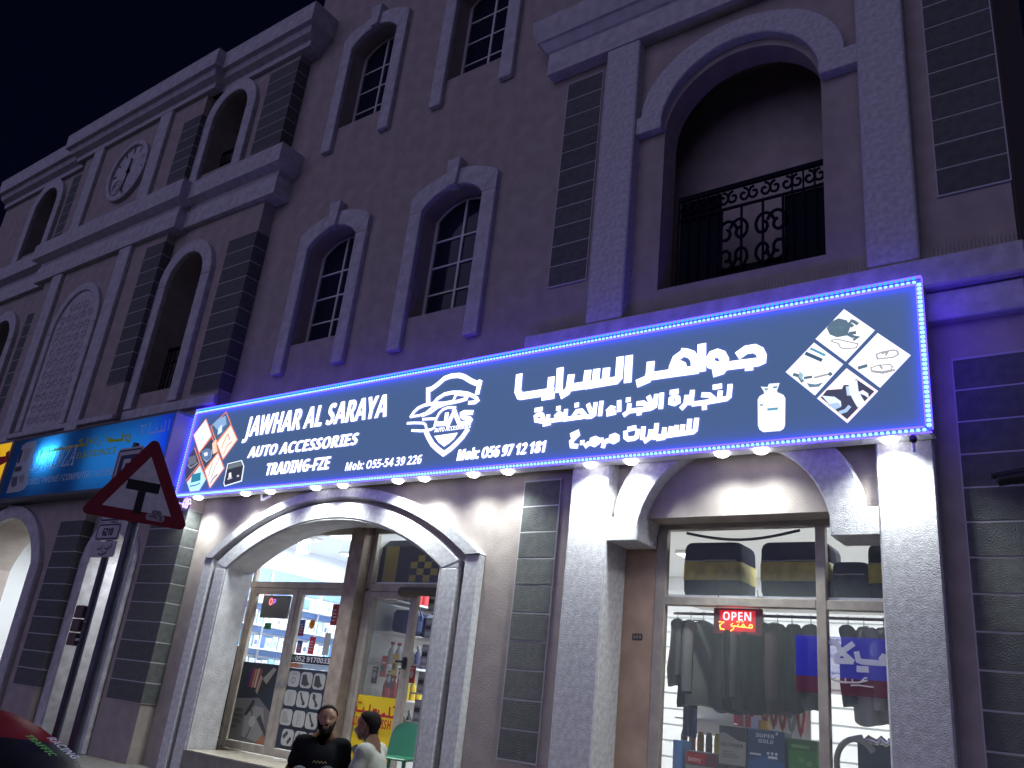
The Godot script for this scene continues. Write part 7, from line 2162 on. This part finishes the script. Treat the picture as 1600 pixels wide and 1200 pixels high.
func person(label: String, at: Vector3, turn: float, lean: float, head_turn: float, sk: Material, shirt: Material, bald: bool, beard: bool, arm_z: float):
	var t := thing("person", label, "person", at, turn)
	var tilt := func(p: Vector3) -> Vector3: return Vector3(0, 0.32, 0) + Basis(Vector3.RIGHT, lean) * (p - Vector3(0, 0.32, 0))
	var pel := Vector3(0, 0.32, 0)
	var waist: Vector3 = (tilt as Callable).call(Vector3(0, 0.45, 0.0))
	var chest: Vector3 = (tilt as Callable).call(Vector3(0, 0.63, 0.0))
	var neck: Vector3 = (tilt as Callable).call(Vector3(0, 0.80, -0.02))
	var hd: Vector3 = (tilt as Callable).call(Vector3(0, 0.955, 0.015))
	var bones := []
	var sb := []
	var tb := []
	var hands := []
	for sg in [-1.0, 1.0]:
		var sh: Vector3 = (tilt as Callable).call(Vector3(sg * 0.178, 0.725, -0.015))
		var el := Vector3(sg * 0.25, 0.50, 0.02 + arm_z) + Vector3(0, 0, sin(lean) * 0.25)
		var wr := Vector3(sg * 0.15, 0.52, 0.26 + arm_z)
		var hip := Vector3(sg * 0.09, 0.31, 0.02)
		var kn := Vector3(sg * 0.15, 0.50, 0.40)
		var an := Vector3(sg * 0.14, 0.09, 0.36)
		var toe := Vector3(sg * 0.16, 0.035, 0.53)
		bones.append_array([[(tilt as Callable).call(Vector3(sg * 0.02, 0.80, -0.025)), sh, 0.05, 0.058], [(tilt as Callable).call(Vector3(sg * 0.08, 0.68, 0.0)), sh, 0.09, 0.062], [sh, el, 0.055, 0.042], [el, wr, 0.042, 0.028], [hip, kn, 0.085, 0.058], [kn, an, 0.054, 0.036], [an, toe, 0.036, 0.028], [(tilt as Callable).call(Vector3(sg * 0.06, 0.62, 0.0)), Vector3(sg * 0.06, 0.40, 0), 0.115, 0.10]])
		sb.append_array([[(tilt as Callable).call(Vector3(sg * 0.045, 0.775, -0.02)), sh + Vector3(sg * 0.0, 0.0, 0), 0.052, 0.070], [(tilt as Callable).call(Vector3(sg * 0.075, 0.68, 0.0)), sh + Vector3(sg * 0.004, 0.0, 0), 0.098, 0.072], [sh, sh.lerp(el, 0.62), 0.074, 0.068], [(tilt as Callable).call(Vector3(sg * 0.065, 0.62, 0.0)), Vector3(sg * 0.07, 0.36, 0.01), 0.128, 0.125]])
		tb.append_array([[hip + Vector3(0, 0.01, 0), kn, 0.105, 0.072], [kn, an + Vector3(0, 0.02, 0), 0.068, 0.056]])
		# hand: palm on the knee, four fingers, thumb
		var hand := []
		var fw := Vector3(-sg * 0.1, -0.25, 1.0).normalized()
		var side := Vector3(1, 0, 0.1).normalized()
		var palm := wr + fw * 0.085
		hand.append([wr, palm - fw * 0.01, 0.028, 0.03])
		hand.append([wr + fw * 0.03 + side * 0.018, palm + side * 0.026, 0.02, 0.015])
		hand.append([wr + fw * 0.03 - side * 0.018, palm - side * 0.026, 0.02, 0.015])
		for k in 4:
			var b0 := palm + side * (k - 1.5) * 0.0205
			var len_: float = [0.066, 0.076, 0.072, 0.056][k if sg < 0 else 3 - k]
			var m1 := b0 + fw * len_ * 0.45
			var m2 := m1 + (fw + Vector3(0, -0.7, 0)).normalized() * len_ * 0.33
			var m3 := m2 + (fw * 0.5 + Vector3(0, -1.0, 0)).normalized() * len_ * 0.28
			hand.append_array([[b0, m1, 0.0095, 0.009], [m1, m2, 0.009, 0.0085], [m2, m3, 0.0085, 0.0075]])
		var th: Vector3 = wr + fw * 0.025 - side * sg * 0.03
		hand.append_array([[th, th + (fw - side * sg * 0.9).normalized() * 0.035, 0.014, 0.011], [th + (fw - side * sg * 0.9).normalized() * 0.035, th + (fw - side * sg * 0.9).normalized() * 0.035 + (fw * 0.9 - side * sg * 0.25).normalized() * 0.035, 0.010, 0.009]])
		var hs := Sh.new()
		skin(hs, hand, 0.0045, 0.008)
		hands.append(hs)
		var shoe := Sh.new()
		skin(shoe, [[an + Vector3(0, -0.045, -0.03), toe + Vector3(0, 0.005, 0.02), 0.042, 0.036], [an + Vector3(0, -0.03, 0), toe, 0.04, 0.036]], 0.012, 0.03)
		obj("shoe", shoe, M.black, t)
	bones.append_array([[pel, waist, 0.13, 0.12], [waist, chest, 0.12, 0.12], [chest, neck, 0.10, 0.06], [neck, hd + Vector3(0, -0.04, -0.02), 0.056, 0.052]])
	sb.append_array([[Vector3(0, 0.30, 0.01), waist, 0.135, 0.135], [waist, chest, 0.135, 0.125], [chest, neck + Vector3(0, -0.07, 0), 0.11, 0.064]])
	tb.append_array([[Vector3(0, 0.29, 0), Vector3(0, 0.33, 0.03), 0.13, 0.12]])
	var s := Sh.new()
	skin(s, bones, 0.016, 0.04)
	for hs in hands:
		s.st.append_from(hs.mesh(), 0, Transform3D())
	# head with its face, on a finer grid
	var hb := Basis(Vector3.UP, head_turn)
	var H := func(x: float, y: float, z: float) -> Vector3: return hd + hb * Vector3(x, y, z)
	var h := Sh.new()
	var hbones := [[H.call(0, 0.03, -0.025), H.call(0, 0.035, 0.02), 0.083, 0.078], [H.call(0, -0.01, 0.0), H.call(0, -0.03, 0.045), 0.075, 0.052], [H.call(-0.04, -0.055, 0.02), H.call(0, -0.095, 0.06), 0.036, 0.026], [H.call(0.04, -0.055, 0.02), H.call(0, -0.095, 0.06), 0.036, 0.026],
		[H.call(0, 0.02, 0.088), H.call(0, -0.022, 0.106), 0.010, 0.013], [H.call(-0.012, -0.026, 0.094), H.call(0.012, -0.026, 0.094), 0.011, 0.011], [H.call(-0.045, 0.034, 0.07), H.call(0.045, 0.034, 0.07), 0.016, 0.016], [H.call(-0.05, -0.01, 0.05), H.call(-0.03, -0.02, 0.075), 0.022, 0.016], [H.call(0.05, -0.01, 0.05), H.call(0.03, -0.02, 0.075), 0.022, 0.016],
		[H.call(-0.018, -0.054, 0.085), H.call(0.018, -0.054, 0.085), 0.009, 0.009], [H.call(-0.015, -0.066, 0.083), H.call(0.015, -0.066, 0.083), 0.009, 0.009], [H.call(0, -0.06, -0.01), neck, 0.055, 0.054]]
	for sg in [-1.0, 1.0]:
		hbones.append_array([[H.call(sg * 0.083, 0.018, -0.008), H.call(sg * 0.089, 0.012, -0.018), 0.012, 0.012], [H.call(sg * 0.086, -0.005, -0.008), H.call(sg * 0.081, -0.022, 0.0), 0.010, 0.008]])
	skin(h, hbones, 0.006, 0.014)
	s.st.append_from(h.mesh(), 0, Transform3D())
	obj("body", s.st.commit(), sk, t)
	for sg in [-1.0, 1.0]:
		var e := Sh.new()
		e.ball(H.call(sg * 0.031, 0.012, 0.078), Vector3(0.0115, 0.0085, 0.0115), 6, 10)
		obj("eye", e, mat(0.5, 0.48, 0.45, 0.2), t)
		e = Sh.new()
		e.ball(H.call(sg * 0.031, 0.012, 0.0865), Vector3(0.005, 0.005, 0.004), 5, 8)
		obj("iris", e, M.black, t)
		e = Sh.new()
		e.tube([H.call(sg * 0.014, 0.036, 0.0895), H.call(sg * 0.033, 0.041, 0.087), H.call(sg * 0.052, 0.034, 0.073)], 0.0045, 6)
		obj("eyebrow", e, M.hair, t)
	var hair := Sh.new()
	var line := 0.05 if bald else 0.035
	var clip := func(p: Vector3) -> float:
		var q: Vector3 = hb.inverse() * (p - hd)
		return (line - 0.0 - q.y) + q.z * 0.75 if q.z > -0.02 else (-0.05 - q.y) * 0.7 + minf(0.0, q.z + 0.02) * 0.2 if q.z < -0.045 else (0.0 - q.y) * 0.8
	skin(hair, [[H.call(0, 0.034, -0.027), H.call(0, 0.040, 0.014), 0.094, 0.086], [H.call(0, -0.02, -0.035), H.call(0, 0.02, -0.03), 0.070, 0.088]], 0.007, 0.01, clip)
	obj("hair", hair, M.hair, t)
	if beard:
		var bd := Sh.new()
		skin(bd, [[H.call(-0.072, -0.02, 0.02), H.call(-0.045, -0.075, 0.048), 0.014, 0.024], [H.call(0.072, -0.02, 0.02), H.call(0.045, -0.075, 0.048), 0.014, 0.024], [H.call(-0.045, -0.078, 0.048), H.call(0, -0.104, 0.072), 0.025, 0.026], [H.call(0.045, -0.078, 0.048), H.call(0, -0.104, 0.072), 0.025, 0.026], [H.call(-0.033, -0.058, 0.076), H.call(0, -0.042, 0.094), 0.009, 0.010], [H.call(0.033, -0.058, 0.076), H.call(0, -0.042, 0.094), 0.009, 0.010], [H.call(-0.038, -0.058, 0.072), H.call(-0.03, -0.09, 0.068), 0.011, 0.015], [H.call(0.038, -0.058, 0.072), H.call(0.03, -0.09, 0.068), 0.011, 0.015]], 0.006, 0.012)
		obj("beard", bd, M.hair, t)
	s = Sh.new()
	skin(s, sb, 0.015, 0.035)
	obj("shirt", s, shirt, t)
	s = Sh.new()
	skin(s, tb, 0.017, 0.04)
	obj("trousers", s, mat(0.03, 0.032, 0.04, 0.85), t)
	return t

func people():
	var black := mat(0.010, 0.011, 0.013, 0.9)
	black.metallic_specular = 0.15
	var grey := rough_mat(0.36, 0.37, 0.33, 0.9, noise_tex(91, 0.02, 0.85, 1.0, 3, 128), null, 0.0, 3.0)
	var p: Node3D = person("bearded person in a black T-shirt seated on a low stool facing the street", Vector3(-6.27, 0, 1.33), 0.80, 0.0, 0.05, M.skin, black, true, true, -0.02)
	# a small script-like gold print across the chest
	var s := Sh.new()
	var pts := PackedVector2Array()
	for k in 40:
		var t := k / 39.0
		pts.append(Vector2(-0.085 + 0.17 * t, 0.60 + 0.010 * sin(t * 34.0) * (1.0 - 0.4 * t) + (0.012 if k < 3 else 0.0)))
	for k in pts.size() - 1:
		var a := pts[k]
		var b := pts[k + 1]
		var za := 0.137 - a.x * a.x * 1.5
		var zb := 0.137 - b.x * b.x * 1.5
		s.quad(Vector3(a.x, a.y - 0.0035, za), Vector3(b.x, b.y - 0.0035, zb), Vector3(b.x, b.y + 0.0035, zb), Vector3(a.x, a.y + 0.0035, za), Vector3(0, 0, 1))
	obj("shirt_print", s, mat(0.5, 0.42, 0.22, 0.5), p)
	person("person in a grey T-shirt seated on a low stool turned towards the bearded one", Vector3(-5.83, 0, 1.06), -1.15, 0.18, -0.1, M.skin2, grey, false, false, 0.06)

# ---------- parked car ----------
func car():
	var t := thing("parked_car", "dark red parked car whose bonnet shows at the bottom left corner", "car", Vector3(-7.85, -0.2, 4.5))
	var paint := mat(0.20, 0.004, 0.010, 0.3)
	paint.metallic_specular = 0.07
	var st := [[2.20, 0.55, 0.30, 0.62], [2.13, 0.68, 0.24, 0.74], [1.98, 0.76, 0.22, 0.83], [1.75, 0.80, 0.20, 0.90], [1.3, 0.83, 0.20, 0.98], [0.85, 0.84, 0.20, 1.03], [-0.3, 0.85, 0.20, 1.05], [-1.4, 0.84, 0.20, 1.07], [-1.9, 0.81, 0.24, 1.06], [-2.1, 0.72, 0.34, 0.95]]
	var rings := []
	for q in st:
		var w: float = q[1]
		var yb: float = q[2]
		var yt: float = q[3]
		var r := []
		for e in [[-0.82, yb], [-0.97, yb + 0.08], [-1.0, lerpf(yb, yt, 0.45)], [-0.985, lerpf(yb, yt, 0.72)], [-0.93, yt - 0.085], [-0.84, yt - 0.032], [-0.62, yt - 0.008], [-0.3, yt + 0.008], [0.0, yt + 0.012], [0.3, yt + 0.008], [0.62, yt - 0.008], [0.84, yt - 0.032], [0.93, yt - 0.085], [0.985, lerpf(yb, yt, 0.72)], [1.0, lerpf(yb, yt, 0.45)], [0.97, yb + 0.08], [0.82, yb]]:
			r.append(Vector3(q[0], e[1], e[0] * w))
		rings.append(r)
	var s := Sh.new()
	s.loft(rings)
	obj("body", s, paint, t)
	# cabin
	var cab := []
	for q in [[0.35, 0.72, 1.02, 1.03], [-0.35, 0.62, 1.03, 1.44], [-0.7, 0.62, 1.04, 1.50], [-1.2, 0.62, 1.05, 1.50], [-1.85, 0.66, 1.05, 1.08]]:
		var r := []
		for e in [[-1.12, 0.0], [-1.06, 0.5], [-0.98, 0.9], [-0.8, 1.0], [0.0, 1.02], [0.8, 1.0], [0.98, 0.9], [1.06, 0.5], [1.12, 0.0]]:
			r.append(Vector3(q[0], lerpf(q[2], q[3], e[1]), e[0] * q[1]))
		cab.append(r)
	s = Sh.new()
	s.loft(cab)
	obj("window", s, M.dark_glass, t)
	s = Sh.new()
	var roof := []
	for q in [[-0.38, 0.58, 1.455], [-0.7, 0.6, 1.52], [-1.2, 0.6, 1.52], [-1.32, 0.56, 1.46]]:
		var r := []
		for e in [[-1.0, -0.03], [-0.8, 0.0], [0.0, 0.012], [0.8, 0.0], [1.0, -0.03], [0.8, -0.03], [0.0, -0.02], [-0.8, -0.03]]:
			r.append(Vector3(q[0], q[2] + e[1], e[0] * q[1]))
		roof.append(r)
	s.n = 0
	var s2 := Sh.new()
	s2.loft(roof)
	obj("roof", s2, paint, t)
	# wheels
	for x in [1.35, -1.35]:
		for z in [-1.0, 1.0]:
			var w := Node3D.new()
			w.name = "wheel"
			t.add_child(w, true)
			w.position = Vector3(x, 0.32, z * 0.76)
			var ty := Sh.new()
			var rg := []
			for q in [[-0.10, 0.22], [-0.105, 0.29], [-0.07, 0.32], [0.07, 0.32], [0.105, 0.29], [0.10, 0.22]]:
				var r := []
				for i in 24:
					r.append(Vector3(q[1] * cos(TAU * i / 24), q[1] * sin(TAU * i / 24), q[0]))
				rg.append(r)
			ty.loft(rg)
			obj("tyre", ty, M.black, w)
			var rm := Sh.new()
			for k in 5:
				var a := TAU * k / 5
				rm.tube([Vector3(0, 0, z * 0.115), Vector3(0.2 * cos(a), 0.2 * sin(a), z * 0.108)], 0.025, 6)
			rm.tube([Vector3(0, 0, z * 0.09), Vector3(0, 0, z * 0.13)], 0.05, 10)
			obj("rim", rm, M.steel, w)
	# black corner film with stickers on the near front edge, following the bonnet
	s = Sh.new()
	for k in range(1, 3):
		for i in range(4, 8):
			var up := Vector3(0, 0.004, -0.002)
			s.st.set_smooth_group(1)
			s.quad(rings[k][i] + up, rings[k][i + 1] + up, rings[k + 1][i + 1] + up, rings[k + 1][i] + up, Vector3(0, 1, 0.4))
	s.st.set_smooth_group(-1)
	var fm := mat(0.006, 0.006, 0.007, 0.4)
	fm.metallic_specular = 0.1
	obj("black_film", s, fm, t)
	for z in [-1.0, 1.0]:
		s = Sh.new()
		s.ball(Vector3(2.03, 0.66, z * 0.56), Vector3(0.12, 0.07, 0.14))
		obj("headlight", s, mat(0.3, 0.3, 0.32, 0.1), t)
	obj("bumper", boxm(Vector3(2.05, 0.28, -0.6), Vector3(2.24, 0.45, 0.6), 0.05), M.black, t)
	var bs := Basis(Vector3(0.80, -0.36, -0.34).normalized(), Vector3(-0.35, 0.12, -0.9).normalized(), Vector3.ZERO)
	bs.z = bs.x.cross(bs.y).normalized()
	bs.y = bs.z.cross(bs.x).normalized()
	s = Sh.new()
	letters(s, "TRAFFIC", 0.0, 0.26, 0.0, 0.055, 0.0, 0.0, 0.15, true, Transform3D(bs, Vector3(1.76, 0.93, -0.37)))
	obj("green_sticker", s, mat(0.12, 0.55, 0.02, 0.4), t)
	s = Sh.new()
	letters(s, "RACING", 0.0, 0.26, 0.0, 0.065, 0.0, 0.0, 0.15, true, Transform3D(bs, Vector3(1.80, 0.922, -0.50)))
	obj("white_sticker", s, mat(0.7, 0.72, 0.75, 0.4), t)
